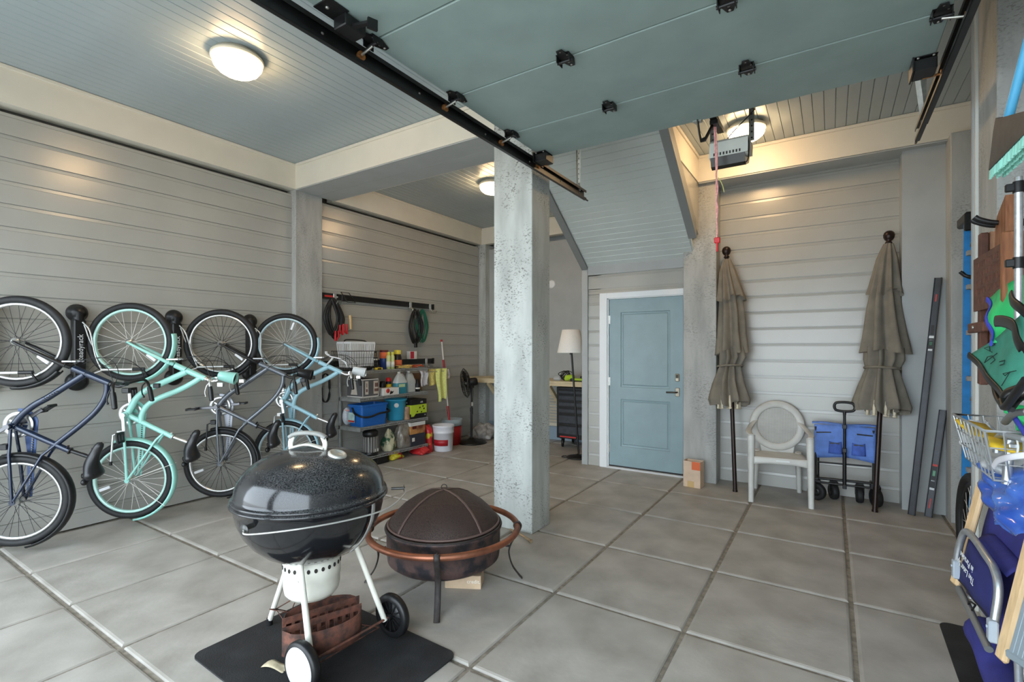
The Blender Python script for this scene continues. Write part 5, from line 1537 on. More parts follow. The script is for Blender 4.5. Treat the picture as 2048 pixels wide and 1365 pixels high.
def jug(label, px, x, liquid, wd, lab):
    p = at_shelf(px, 1, x)
    t = thing('plastic_jug', label, 'jug', tuple(p), 'clear plastic jugs on the second shelf')
    def sec(z):
        k = 1.0 if z < 0.15 else max(0.22, 1-((z-0.15)/0.115)**1.25*0.78)
        return k
    def fn(s, v):
        z = 0.265*v; k = sec(z); a = 2*pi*s
        q = 4
        cx_ = abs(cos(a))**(2/q)*(1 if cos(a) > 0 else -1); sy_ = abs(sin(a))**(2/q)*(1 if sin(a) > 0 else -1)
        off = -0.25*wd*(1-k)
        return (p.x+cx_*0.055*k, p.y+off+sy_*wd*k, p.z+z)
    MB().grid(lambda s, v: fn(s, v), 28, 18, closeu=True).build('jug_body', mat('milky_plastic', (206,210,208), 0.3, spec=0.4), t)
    if liquid:
        MB().grid(lambda s, v: (lambda q: (p.x+(q[0]-p.x)*1.012, p.y+(q[1]-p.y)*1.012, q[2]))(fn(s, v*0.52)), 28, 8, closeu=True).build('blue_liquid', liquid, t)
        MB().box(p.x+0.056, p.x+0.0575, p.y-wd*0.75, p.y+wd*0.35, p.z+0.085, p.z+0.125).build('printed_label', lab, t)
    o_ = -0.25*wd*0.78
    MB().lathe([(0.018,0.262),(0.020,0.266),(0.020,0.29),(0,0.29)], (p.x, p.y+o_, p.z), n=16).build('cap', M_WHITE, t)
    MB().tube(bez([(p.x, p.y+o_+0.02, p.z+0.25), (p.x, p.y+wd*0.55, p.z+0.235), (p.x, p.y+wd*0.92, p.z+0.17), (p.x, p.y+wd*0.95, p.z+0.12)], 6), 0.012, 8).build('handle', mat('milky_plastic', (206,210,208)), t)
jug('plastic jug of blue washer fluid on the second shelf', 800, -4.80, mat('blue_fluid', (58,140,160), 0.2), 0.10, mat('pale_green_print', (196,220,170), 0.5))
jug('empty milky plastic jug on the second shelf beside the blue fluid', 819, -4.86, None, 0.085, None)
bottle('dark_bottle', 'dark bottle with a white label on the second shelf by the empty jug', 'bottle', 835, 1, -4.80, [(0,0),(0.036,0),(0.036,0.10),(0.016,0.13),(0.016,0.15),(0,0.15)], M_BPRINT, M_BPL, [(0.018,0.145),(0.018,0.17),(0,0.17)], band=(0.0363,0.035,0.055,M_WPAPER))
p = at_shelf(831, 1, -4.97)
mbox('brown_carton', 'upright brown carton at the back of the second shelf', 'box', -5.02, -4.93, p.y-0.08, p.y+0.08, p.z, p.z+0.24, mat('brown_card', (112,84,60), 0.7, var=0.2, scale=12))
# --- third shelf
pA, pC = at_shelf(722, 2, SX1), at_shelf(778, 2, SX1)
t = thing('blue_caddy', 'rectangular blue bucket with a black handle on the third shelf', 'bucket', (-4.84, (pA.y+pC.y)/2, LV[2]))
x0, x1, y0, y1, z0, hh = -4.965, -4.715, 3.985, 4.40, LV[2]+0.005, 0.265
b = MB()
def rr(q, ins=0.0):
    k = 0.014*(1-q)
    return [V((px_, py_, z0+hh*q)) for px_, py_ in rrect(x0+k+ins, x1-k-ins, y0+k+ins, y1-k-ins, 0.03, 5)]
n = len(rr(0)); vv = []; ff = []
lay = [rr(0), rr(0.9), [q+V((0,0,0)) for q in rr(0.92,-0.010)], rr(1.0,-0.010), rr(1.0,0.004), rr(0.5,0.004)]
for L_ in lay: vv += L_
for k_ in range(len(lay)-1):
    for i in range(n): ff.append((k_*n+i, k_*n+(i+1) % n, (k_+1)*n+(i+1) % n, (k_+1)*n+i))
ff += [tuple(range(n))[::-1], tuple(range(5*n, 6*n))]
b.add(vv, ff, False)
for i in range(4): b.box(x0+0.05+0.001*i, x0+0.052, y0-0.004, y0, z0, z0+0.01)
b.build('caddy_shell', M_BLUEB, t)
hp_ = bez([(x0+0.09, y0-0.012, z0+0.225), (x0+0.15, y0-0.018, z0+0.16), (x1+0.012, y0+0.01, z0+0.125), (x1+0.022, y0+0.12, z0+0.12), (x1+0.020, y0+0.26, z0+0.145), (x1+0.016, y1+0.01, z0+0.155), (x0+0.14, y1+0.018, z0+0.20)], 6)
MB().tube(hp_, 0.0125, 8).build('handle', M_BPL, t)
MB().box(x0+0.02, x1-0.11, y0-0.0155, y0-0.0145, z0+0.05, z0+0.17).build('paper_label', mat('pale_aqua_label', (186,214,212), 0.6, var=0.08, scale=20), t)
MB().box(x0+0.025, x1-0.115, y0-0.0162, y0-0.0155, z0+0.055, z0+0.075).build('red_print', M_REDP, t)
t = thing('wipes_pack', 'white plastic pack wedged at the wall end of the third shelf', 'pack', (-5.03, 4.02, LV[2]))
MB().ell((-5.03, 4.03, LV[2]+0.115), 0.045, 0.07, 0.11, n=18, m=12).build('pack', mat('white_pack', (214,220,228), 0.35, var=0.06, scale=30), t)
MB().lathe([(0.0455,0.0),(0.047,0.0),(0.047,0.02),(0.0455,0.02)], (-5.03, 4.03, LV[2]+0.18), n=16).build('pink_print', mat('pink_print', (226,170,160), 0.5), t)
p = at_shelf(797, 2, -4.84)
t = thing('turquoise_bucket', 'round turquoise plastic bucket on the third shelf behind the blue one', 'bucket', (-4.86, p.y, LV[2]))
MB().lathe([(0,0.005),(0.105,0.005),(0.11,0.02),(0.137,0.262),(0.145,0.264),(0.147,0.285),(0.138,0.285),(0.13,0.25),(0.105,0.03),(0,0.03)], (-4.86, p.y-0.03, LV[2]), n=36).build('bucket_shell', M_TURQ, t)
aa = R(-40)
MB().lathe([(0,0),(0.03,0),(0.03,0.002),(0,0.002)], (-4.86+0.133*cos(aa), p.y-0.03+0.133*sin(aa), LV[2]+0.21), (cos(aa), sin(aa), -0.1), 16).build('bucket_sticker', M_WPAPER, t)
p = at_shelf(818, 2, -4.74)
t = thing('paper_sack', 'crumpled brown paper sack on the third shelf between the turquoise bucket and the lime carton', 'bag', (-4.75, p.y, LV[2]))
MB().grid(lambda s, v: (-4.76+0.035*cos(2*pi*s)*(1+0.10*sin(9*v+3*s*6.28)), p.y-0.02+0.045*sin(2*pi*s)*(1+0.10*cos(8*v)), LV[2]+0.005+0.17*v), 16, 9, closeu=True).lathe([(0,0.17),(0.03,0.17)], (-4.76, p.y-0.02, LV[2]), n=12).build('sack', mat('brown_paper', (164,132,106), 0.85, var=0.15, scale=20), t)
pa, pb = onx(824, 700, -4.70), onx(858, 700, -4.72)
z0 = LV[2]+0.0045
t = mbox('lime_tool_carton', 'black and lime green tool carton at the end of the third shelf', 'box', -4.97, -4.715, pa.y-0.0, pa.y+0.30, z0, z0+0.255, M_BPRINT)
ya, yb = pa.y, pa.y+0.30
MB().box(-4.7149, -4.714, ya, yb, z0+0.065, z0+0.185).prism([(ya,z0+0.03),(ya+0.05,z0+0.03),(ya+0.09,z0+0.07),(ya,z0+0.07)], M(((0,0,1,-4.7149),(1,0,0,0),(0,1,0,0),(0,0,0,1))), 0.001, 0).build('lime_panel', M_LIME, t)
MB().box(-4.97, -4.715, ya-0.001, ya, z0+0.065, z0+0.185).build('lime_panel', M_LIME, t)
for (q, h_) in ((0.12,0.10), (0.17,0.15), (0.2,0.09), (0.25,0.13), (0.23,0.165)):
    MB().prism([(0,0),(0.026,0.004),(0.03,0.02),(0.008,0.022)], M(((0,0,1,-4.7139),(1,0,0,ya+q-0.02),(0,1,0,z0+h_-0.02),(0,0,0,1))), 0.0008, 0).build('tool_print', M_BPRINT, t)
text('AIR', 'lettering', M_WORD, face_T((-4.7145, ya+0.20, z0+0.215), (0,1,0), (0,0,1)), 0.035, t)
text('V NER', 'lettering', M_WORD, face_T((-4.83, ya-0.0005, z0+0.215), (1,0,0), (0,0,1)), 0.035, t)
text('10', 'lettering', M_WORD, face_T((-4.7145, ya+0.265, z0+0.035), (0,1,0), (0,0,1)), 0.03, t)
MB().prism([(-4.97,ya-0.01),(-4.715,ya-0.01),(-4.80,ya+0.13),(-4.90,ya+0.15)], None, 0.003, z0+0.256).build('open_flap', M_BPRINT, t)
# --- bottom shelf
p = at_shelf(743, 3, -4.78)
t = thing('black_canister', 'tall black and grey ribbed canister on the bottom shelf', 'canister', (-4.80, p.y, LV[3]))
MB().lathe([(0,0.005),(0.095,0.005),(0.095,0.03),(0.088,0.04),(0.088,0.24),(0.095,0.25),(0.095,0.29),(0.07,0.315),(0,0.315)], (-4.80, p.y, LV[3]), n=28).build('canister_body', M_BPL, t)
for q in range(9):
    a = R(-100+q*22)
    T = M.Translation((-4.80+0.090*cos(a), p.y+0.090*sin(a), LV[3]+0.14)) @ M.Rotation(a, 4, 'Z')
    MB().obox(T, 0.012, 0.024, 0.19, 0.003).build('rib', mat('grey_rib_plastic', (132,130,126), 0.4), t)
MB().box(-4.712, -4.7105, p.y-0.03, p.y+0.05, LV[3]+0.05, LV[3]+0.085).build('paper_label', M_WPAPER, t)
p = at_shelf(712, 3, -4.85)
tag(MB().grid(lambda s, v: (-4.98+0.22*v, 3.99+0.16*s, LV[3]+0.012+0.05*(v-0.4)**2+0.07*(1-s)*0.6), 8, 8, 0.006).build('dark_tray', mat('dark_tray_plastic', (52,52,50), 0.5)), 'dark tilted tray lying on the bottom shelf left of the canister', 'tray')
def soft_bag(name, label, cx, cy, z0, rx, ry, h, m, seed, top=0.35, cat='bag', group=None, rough=0.10, m2=None, part='bag_body'):
    rnd = random.Random(seed); ph = [rnd.uniform(0, 6.28) for _ in range(8)]
    t = thing(name, label, cat, (cx, cy, z0), group)
    def fn(s, v):
        a = 2*pi*s
        k = (1-(1-min(1,v*5))**2*0.25)*(1-(1-top)*max(0,(v-0.45)/0.55)**1.3)
        k *= 1+rough*sin(3*a+ph[0]+4*v)+rough*0.7*sin(5*a+ph[1]-7*v)+rough*0.5*sin(9*a+ph[2]+11*v)
        q = 3
        cx_ = abs(cos(a))**(2/q)*(1 if cos(a) > 0 else -1); sy_ = abs(sin(a))**(2/q)*(1 if sin(a) > 0 else -1)
        return (cx+rx*k*cx_, cy+ry*k*sy_, z0+h*v*(1+0.06*sin(2*a+ph[3])*v))
    b = MB().grid(fn, 36, 18, closeu=True)
    b.add([fn(i/36, 1) for i in range(36)], [list(range(36))])
    b.add([fn(i/36, 0) for i in range(36)], [list(range(36))[::-1]])
    o = b.build(part, m, t)
    return t
p = at_shelf(782, 3, -4.78)
t = soft_bag('seed_bag', 'green and white printed bag slumped on the bottom shelf', -4.80, p.y-0.02, LV[3]+0.005, 0.075, 0.085, 0.27, mat('cream_green_bag', (206,200,168), 0.45, scale=9, col2=(34,84,58), lo=0.42, hi=0.5), 3, 0.25)
p = at_shelf(808, 3, -4.78)
soft_bag('clear_plastic_bag', 'crumpled clear plastic bag of odds and ends on the bottom shelf', -4.80, p.y, LV[3]+0.005, 0.085, 0.135, 0.33, mat('cloudy_plastic', (176,172,164), 0.2, trans=0.25, scale=12, col2=(140,128,112)), 8, 0.45, rough=0.13)
pa = onx(822, 700, -4.71)
t = mbox('picture_carton', 'carton with an orange food picture stacked on a dark one, bottom shelf', 'box', -4.96, -4.715, pa.y, pa.y+0.28, LV[3]+0.165, LV[3]+0.325, mat('orange_food_print', (206,150,88), 0.5, scale=10, col2=(120,60,40)))
MB().box(-4.96, -4.7145, pa.y-0.001, pa.y+0.28, LV[3]+0.275, LV[3]+0.325).build('white_band', M_WPAPER, t)
MB().box(-4.7145, -4.7135, pa.y+0.03, pa.y+0.11, LV[3]+0.235, LV[3]+0.275).build('red_panel', mat('dark_red_plastic', (96,30,28)), t)
t = mbox('dark_carton', 'dark blue carton under the orange picture carton on the bottom shelf', 'box', -4.97, -4.71, pa.y+0.0, pa.y+0.28, LV[3]+0.005, LV[3]+0.162, mat('dark_slate_print', (48,52,64), 0.5))
MB().box(-4.71, -4.709, pa.y+0.02, pa.y+0.07, LV[3]+0.07, LV[3]+0.12).build('white_badge', M_WPAPER, t)
# --- on the floor by the shelf
p = onz(853, 907)
t = thing('charcoal_bag', 'tall red and yellow bag standing at the end of the shelf by the white bucket', 'bag', (p.x, p.y+0.10, 0))
def cb_(s, v):
    a = 2*pi*s
    k = 1-0.75*max(0,(v-0.78)/0.22)**2
    return (p.x-0.10+0.11*cos(a)*k*(1+0.05*sin(7*v+4*a)), p.y+0.10+0.06*sin(a)*(1+0.06*sin(5*a+9*v)), 0.002+0.37*v)
MB().grid(cb_, 30, 14, closeu=True).build('bag_body', mat('red_bag', (192,34,38), 0.4, scale=6, col2=(206,190,40), lo=0.35, hi=0.42), t)
t = soft_bag('red_bag', 'red plastic bag lying on the floor under the shelf end', p.x-0.05, p.y-0.08, 0.002, 0.13, 0.10, 0.10, mat('red_plastic_film', (196,40,44), 0.35, scale=9, col2=(226,200,196), lo=0.3, hi=0.36), 5, 0.5)
p = onz(792, 922)
t = soft_bag('red_yellow_bag', 'red and yellow bag on the floor below the bottom shelf', p.x-0.10, p.y+0.05, 0.002, 0.10, 0.11, 0.105, mat('red_yellow_film', (204,190,44), 0.4, scale=8, col2=(168,30,34), lo=0.45, hi=0.5), 6, 0.5)
p = onz(760, 930)
t = mbox('low_black_box', 'low black box on the floor below the bottom shelf', 'box', p.x-0.20, p.x-0.02, p.y-0.02, p.y+0.17, 0, 0.09, M_BPL)
# hanging cloths at the shelf end
def cloth_hang(name, label, pxa, pxb, pya, pyb, x, m, seed, cat='cloth', taper=0.15):
    a, b_ = onx(pxa, pya, x), onx(pxb, pyb, x)
    rnd = random.Random(seed); ph = [rnd.uniform(0, 6.28) for _ in range(5)]
    def fn(s, v):
        k = 1-taper*v
        y = (a.y+b_.y)/2 + (s-0.5)*(b_.y-a.y)*k
        return (x+0.018*sin(9*s+ph[0]+2*v)+0.012*sin(17*s+ph[1])*v-0.02*(1-v)**6, y+0.012*sin(6*v+ph[2]), a.z+(b_.z-a.z)*v*(1+0.05*sin(5*s+ph[3])))
    return tag(MB().grid(fn, 22, 14, 0.004).build(name, m), label, cat)
wh = thing('hanging_wire_rack', 'small wire rack fixed to the end of the top shelf with cloths over it', 'rack', (-4.80, 5.30, 1.16))
b = MB()
for z in (1.165, 1.12):
    b.tube([(-4.74, SY1+0.006, z), (-4.74, 5.53, z), (-4.94, 5.53, z), (-4.94, SY1+0.006, z)], 0.004, 6)
for i in range(6):
    b.tube([(-4.74, SY1+0.04+0.075*i, 1.165), (-4.74, SY1+0.04+0.075*i, 1.12)], 0.003, 5)
b.build('rack_wire', M_ZINC, wh)
cloth_hang('white_towel', 'folded white towel hanging below the top shelf end', 841, 856, 742, 771, -4.76, mat('white_towel', (206,204,208), 0.9, var=0.06, scale=40), 2, taper=0.02)
cloth_hang('yellow_net_cloth', 'pale yellow mesh cloth hanging on the wire rack', 857, 873, 739, 770, -4.75, mat('yellow_net', (224,212,130), 0.9, scale=60, col2=(196,176,96)), 4, taper=0.12)
cloth_hang('yellow_towel', 'long pale yellow towel hanging over the wire rack end', 873, 894, 738, 799, -4.73, mat('yellow_terry', (226,230,140), 0.95, var=0.04, scale=60, bump=0.3, bscale=200), 6, taper=0.35)
cloth_hang('white_rag', 'small white rag hanging by the red handled mop', 893, 901, 739, 757, -4.93, mat('white_towel', (206,204,208)), 7)
# buckets and mop
p = onz(888, 905)
bx_, by_ = p.x-0.09, p.y+0.09
t = thing('white_bucket', 'white plastic bucket with a red band on the floor by the shelf', 'bucket', (bx_, by_, 0))
MB().lathe([(0,0.003),(0.125,0.003),(0.13,0.012),(0.142,0.25),(0.150,0.252),(0.150,0.275),(0.146,0.28),(0.150,0.30),(0.151,0.335),(0.156,0.34),(0.156,0.365),(0.148,0.365),(0.138,0.30),(0.125,0.03),(0,0.03)], (bx_, by_, 0), n=44).build('bucket_shell', mat('bucket_white', (228,228,234), 0.35), t)
b = MB()
b.grid(lambda s, v: (bx_+(0.1372+0.0045*v)*cos(R(-118+96*s)), by_+(0.1372+0.0045*v)*sin(R(-118+96*s)), 0.085+0.085*v), 18, 3, 0.001)
b.build('red_band', mat('dark_red_print', (172,28,40), 0.4), t)
p = onz(908, 891)
bx2, by2 = p.x-0.08, p.y+0.05
t = thing('red_bucket', 'red bucket with a grey rim behind the white bucket', 'bucket', (bx2, by2, 0))
MB().lathe([(0,0.003),(0.13,0.003),(0.145,0.29),(0.0,0.29)], (bx2, by2, 0), n=36).build('bucket_shell', mat('bucket_red', (168,24,30), 0.35), t)
MB().lathe([(0.145,0.288),(0.152,0.29),(0.157,0.385),(0.149,0.385),(0.142,0.30)], (bx2, by2, 0), n=36).build('bucket_rim', mat('grey_blue_plastic', (158,172,178), 0.4), t)
t = thing('mop', 'white mop pole with red grips standing in the red bucket', 'mop', (bx2, by2, 0.295))
ma, mb_ = V((bx2+0.02, by2-0.08, 0.30)), onx(883, 680, -5.02)
MB().tube([ma, mb_], 0.011, 10).build('pole', mat('pale_pole', (226,222,216), 0.35), t)
for q0, q1 in ((0.0,0.22), (0.66,0.76), (0.975,1.0)):
    MB().tube([ma.lerp(mb_,q0), ma.lerp(mb_,q1)], 0.017, 10).build('grip', mat('bucket_red', (168,24,30)), t)
# ---------------------------------------------------------------- pedestal fan
p = onz(943, 886)
fx, fy = p.x, p.y
fan = thing('pedestal_fan', 'black pedestal fan seen from the side between the buckets and the bench', 'fan', (fx, fy, 0))
MB().lathe([(0,0.0),(0.235,0.0),(0.238,0.012),(0.20,0.028),(0.08,0.045),(0.04,0.07),(0.03,0.08),(0,0.08)], (fx,fy,0), n=40).build('base', M_BPL, fan)
b = MB().cyl((fx,fy,0.07),(fx,fy,0.50),0.018,n=12).cyl((fx,fy,0.48),(fx,fy,0.54),0.024,n=12).cyl((fx,fy,0.54),(fx,fy,0.86),0.012,n=12)
b.build('pole', M_BLK, fan)
hd_ = V((fx-0.02, fy-0.0, 0.93))
ax = V((-0.63, -0.70, -0.12)).normalized()      # fan blows away from the bench, seen edge-on
b = MB().lathe([(0,-0.11),(0.05,-0.105),(0.062,-0.08),(0.066,0.0),(0.05,0.03),(0,0.03)], hd_, ax, 22).box(fx-0.03,fx+0.03,fy-0.03,fy+0.03,0.84,0.92,0.006)
mo = b.build('motor', M_BPL, fan)
gc = hd_ + ax*0.08
g = MB()
for rr_, off in ((0.225,0.0), (0.16,0.045), (0.16,-0.05), (0.08,0.06), (0.08,-0.068)):
    g.torus(gc+ax*off, ax, rr_, 0.005 if rr_ > 0.2 else 0.0025, 40, 6)
gx, gy, gd = frame_of(ax)
for i in range(30):
    a = 2*pi*i/30
    q = gx*cos(a)+gy*sin(a)
    for sg in (1, -1):
        g.tube([gc+ax*sg*0.062+q*0.03, gc+ax*sg*0.055+q*0.12, gc+ax*sg*0.035+q*0.19, gc+q*0.225], 0.0022, 4)
g.lathe([(0,0.062),(0.04,0.06),(0.04,0.056),(0,0.056)], gc, ax, 20)
g.build('guard', M_BLK, fan)
b = MB()
for i in range(3):
    a0 = 2*pi*i/3
    def bl(s, v):
        a = a0 + (s-0.5)*1.35*(1-0.25*v)
        r_ = 0.03+0.165*v
        return gc + gx*cos(a)*r_ + gy*sin(a)*r_ + ax*(0.022*(2*s-1))
    b = MB().grid(bl, 9, 7, 0.002)
    b.build('blade', M_BPL, fan)
MB().tube(bez([(fx+0.03,fy-0.03,0.88),(fx+0.07,fy-0.05,0.80),(fx+0.05,fy-0.03,0.70),(fx+0.03,fy-0.02,0.58),(fx+0.05,fy-0.03,0.45)],6),0.004,6).build('cord', M_BPL, fan)
MB().box(fx+0.035,fx+0.037,fy-0.05,fy-0.01,0.57,0.63).build('tag', M_WPAPER, fan)
# bag on the floor
p = onz(966, 880)
soft_bag('clear_bag_of_rags', 'crumpled clear plastic bag lying under the workbench by the fan', p.x-0.08, p.y+0.12, 0.0, 0.19, 0.17, 0.24, mat('cloudy_bag', (196,192,188), 0.25, trans=0.1, scale=14, col2=(150,146,142)), 12, 0.35, rough=0.16)

# ---------------------------------------------------------------- workbench, louvre, tool chest
M_PINE = mat('raw_plywood', (214,196,158), 0.6, var=0.06, scale=6, stretch=(1,8,8))
wbn = thing('workbench', 'raw plywood workbench fixed along the back alcove wall', 'workbench', (-3.8, 6.6, 0.93))
MB().box(-5.11, -2.63, 6.36, 6.98, 0.955, 0.975).build('bench_top', M_PINE, wbn)
MB().box(-5.11, -2.63, 6.36, 6.40, 0.905, 0.954).build('front_rail', M_PINE, wbn)
for x in (-3.50, -4.6):
    MB().bar((x, 6.42, 0.90), (x+0.01, 6.93, 0.42), 0.05, 0.05, (1,0,0)).build('brace', M_PINE, wbn)
    MB().box(x-0.025, x+0.03, 6.93, 6.98, 0.38, 0.92).build('cleat', M_PINE, wbn)
lv = bpy.data.objects.new('window_1', None); C.objects.link(lv); lv['kind'] = 'structure'; lv.location = (-3.95, 6.98, 0.45); lv['_o'] = (-3.95, 6.98, 0.45)
MB().box(-4.42,-3.55,6.955,6.984,0.22,0.27).box(-4.42,-3.55,6.955,6.984,0.70,0.75).box(-4.42,-4.36,6.955,6.984,0.27,0.70).box(-3.61,-3.55,6.955,6.984,0.27,0.70).box(-3.87,-3.82,6.955,6.984,0.27,0.70).build('louvre_frame', mat('cream_louvre', (222,212,190), 0.5), lv)
for i in range(9):
    z = 0.285+0.046*i
    MB().obox(M.Translation((-3.715,6.970,z+0.015)) @ M.Rotation(R(38),4,'X'), 0.21, 0.006, 0.042).build('louvre_slat', mat('cream_louvre', (222,212,190)), lv)
    MB().obox(M.Translation((-4.115,6.970,z+0.015)) @ M.Rotation(R(38),4,'X'), 0.49, 0.006, 0.042).build('louvre_slat', mat('cream_louvre', (222,212,190)), lv)
MB().box(-5.0,-2.63,6.968,6.984,0.0,0.205).build('baseboard_back', mat('pale_blue_board', (150,168,182), 0.5), None, kind='structure')
tc = thing('tool_chest', 'black rolling tool chest with drawers under the workbench', 'tool chest', (-3.0, 6.7, 0))
MB().box(-3.40, -2.66, 6.47, 6.95, 0.135, 0.885, 0.008).build('cabinet', M_BLK, tc)
zz0 = [0.80, 0.705, 0.61, 0.515, 0.36, 0.205]
hts = [0.06, 0.085, 0.085, 0.085, 0.145, 0.145]
M_DRW = mat('graphite_drawer', (58,60,66), 0.42, var=0.1, scale=20)
for z, h in zip(zz0, hts):
    d = MB().box(-3.36, -2.70, 6.462, 6.475, z, z+h-0.006, 0.003).build('drawer', M_DRW, tc)
    MB().box(-3.36, -2.70, 6.450, 6.464, z+h-0.034, z+h-0.010, 0.004).build('drawer_pull', M_BPL, d)
for x in (-3.33, -2.74):
    for y in (6.53, 6.88):
        MB().lathe([(0,-0.018),(0.055,-0.018),(0.064,-0.010),(0.064,0.010),(0.055,0.018),(0,0.018)], (x,y,0.064), (0.9,0.4,0), 22).box(x-0.03,x+0.03,y-0.03,y+0.03,0.122,0.136).bar((x+0.018,y+0.012,0.064),(x+0.018,y+0.012,0.13),0.03,0.004,(1,0,0)).build('caster', M_BPL, tc)
MB().box(-3.34, -3.08, 6.4595, 6.4615, 0.155, 0.172).build('red_badge', M_REDP, tc)
# things on the bench
c = ony(1114, 755, 6.46)
t = thing('work_light', 'pale work light with a black looped cable on the workbench', 'work light', (c.x, 6.48, 0.976))
MB().cbox(c.x-0.06, c.x+0.06, 6.44, 6.50, 0.977, 1.035, 0.02).build('light_head', mat('pale_grey_plastic', (190,194,198), 0.35), t)
rnd = random.Random(11); pts = []
for i in range(40):
    a = i*0.9
    pts.append((c.x+0.07+0.10*cos(a)*rnd.uniform(0.5,1)+0.0015*i, 6.56+0.06*rnd.uniform(-1,1), 1.05+0.075*sin(a)*rnd.uniform(0.6,1)))
MB().tube(bez(pts, 4), 0.006, 6).build('cable', M_CAB, t)
M_LIMEP = mat('lime_plastic', (176,210,50), 0.4)
c = ony(1141, 755, 6.46)
t = thing('lime_sander', 'lime green and grey power tool behind the lamp pole on the workbench', 'power tool', (c.x, 6.48, 0.976))
MB().tube(bez([(c.x-0.08,6.47,1.02),(c.x-0.02,6.47,1.035),(c.x+0.05,6.47,1.03)],6),0.035,12).ell((c.x-0.06,6.47,1.01),0.05,0.04,0.033,n=14,m=8).build('tool_body', M_LIMEP, t)
MB().cyl((c.x+0.03,6.47,0.977),(c.x+0.03,6.47,1.02),0.035,n=16).box(c.x-0.12,c.x-0.08,6.44,6.50,0.99,1.04,0.008).build('tool_grip', M_BPL, t)
c = ony(1160, 757, 6.46)
t = thing('lime_cutter', 'flat lime green power tool at the wall end of the workbench', 'power tool', (c.x, 6.48, 0.976))
MB().box(c.x-0.11,c.x+0.09,6.44,6.51,0.985,1.02,0.012).build('tool_body', M_LIMEP, t)
MB().box(c.x-0.13,c.x+0.10,6.43,6.52,0.976,0.986,0.002).box(c.x+0.0,c.x+0.08,6.45,6.50,1.02,1.05,0.01).build('tool_base', M_BPL, t)
# white disc on the alcove wall
c = ony(1103, 569, 6.98)
tag(MB().lathe([(0,0),(0.066,0),(0.066,0.006),(0.058,0.016),(0.03,0.018),(0,0.018)], (c.x, 6.985, c.z), (0,-1,0), 30).build('wall_disc', M_WHITE), 'round white cap on the grey alcove wall above the floor lamp', 'cap')

# ---------------------------------------------------------------- floor lamp
lp = thing('floor_lamp', 'floor lamp with a white cone shade and a thin black leaning pole', 'lamp', (-2.83, 6.0, 0))
l0 = V((-2.81, 5.98, 0.03)); l1 = ony(1142, 690, 5.98)
MB().lathe([(0,0.0),(0.155,0.0),(0.157,0.012),(0.12,0.022),(0.03,0.030),(0.018,0.05),(0,0.05)], (-2.82,5.98,0), n=36).build('base', M_BPL, lp)
MB().tube([l0, l1], 0.013, 10).cyl(l1-V((0,0,0.13)), l1-V((0,0,0.05)), 0.018, n=10).build('pole', M_BLK, lp)
st_, sb_ = ony(1142, 660, 5.98), ony(1142, 706, 5.98)
MB().lathe([(0.185,0.0),(0.118,sb_.z*0+ (st_.z-sb_.z)),(0.116,(st_.z-sb_.z)),(0.183,0.0),(0.185,0.0)], (l1.x, 5.98, sb_.z), n=44).build('lamp_shade', mat('white_linen_shade', (250,248,244), 0.85, var=0.01, scale=80, bump=0.1, bscale=200), lp)
MB().tube(bez([(-2.82,5.90,0.012),(-2.93,5.86,0.010),(-3.0,5.87,0.008),(-3.02,5.93,0.008),(-2.92,5.99,0.008)],6),0.005,6).build('cord', M_BPL, lp)
# ---------------------------------------------------------------- things against the near right wall
MB().box(0.82, 1.16, -0.7, 3.30, 0, 3.6).build('wall_right', M_PILLARW, kind='structure')
M_TEAK = mat('teak_wood', (164,106,68), 0.55, scale=14, stretch=(6,6,0.7), col2=(122,74,46), lo=0.35, hi=0.65, bump=0.1, bscale=60)
M_TEAKD = mat('dark_teak', (98,62,48), 0.6, var=0.12, scale=20)
# double hook on the wall above the teak frame
t = thing('wall_hook', 'black double wall hook holding the teak frame', 'hook', (0.82, 2.93, 1.98), 'black wall hooks')
b = MB().box(0.80, 0.822, 2.88, 2.98, 1.94, 2.04, 0.003)
for s, q in ((-0.03, 0.0), (0.03, 0.012)):
    b.tube(bez([(0.81, 2.93+s, 1.985), (0.70, 2.93+s, 1.985), (0.60, 2.93+s, 1.988), (0.545, 2.93+s, 2.008), (0.525, 2.93+s, 2.024)], 6), 0.0105, 8)
b.build('hook', M_BPL, t)
t = thing('wall_hook', 'black wall hook with nothing on it in front of the blue ladder', 'hook', (1.16, 4.35, 1.82), 'black wall hooks')
c = onx(1920, 550, 0.70)
b = MB().tube(bez([(1.16, c.y, c.z-0.03), (0.80, c.y, c.z-0.025), (0.73, c.y, c.z-0.01), (0.70, c.y, c.z+0.02)], 6), 0.011, 8).tube(bez([(0.80, c.y-0.03, c.z-0.025), (0.73, c.y-0.03, c.z-0.015), (0.705, c.y-0.02, c.z+0.012)], 6), 0.011, 8).box(1.14, 1.165, c.y-0.05, c.y+0.05, c.z-0.08, c.z+0.03)
b.build('hook', M_BPL, t)

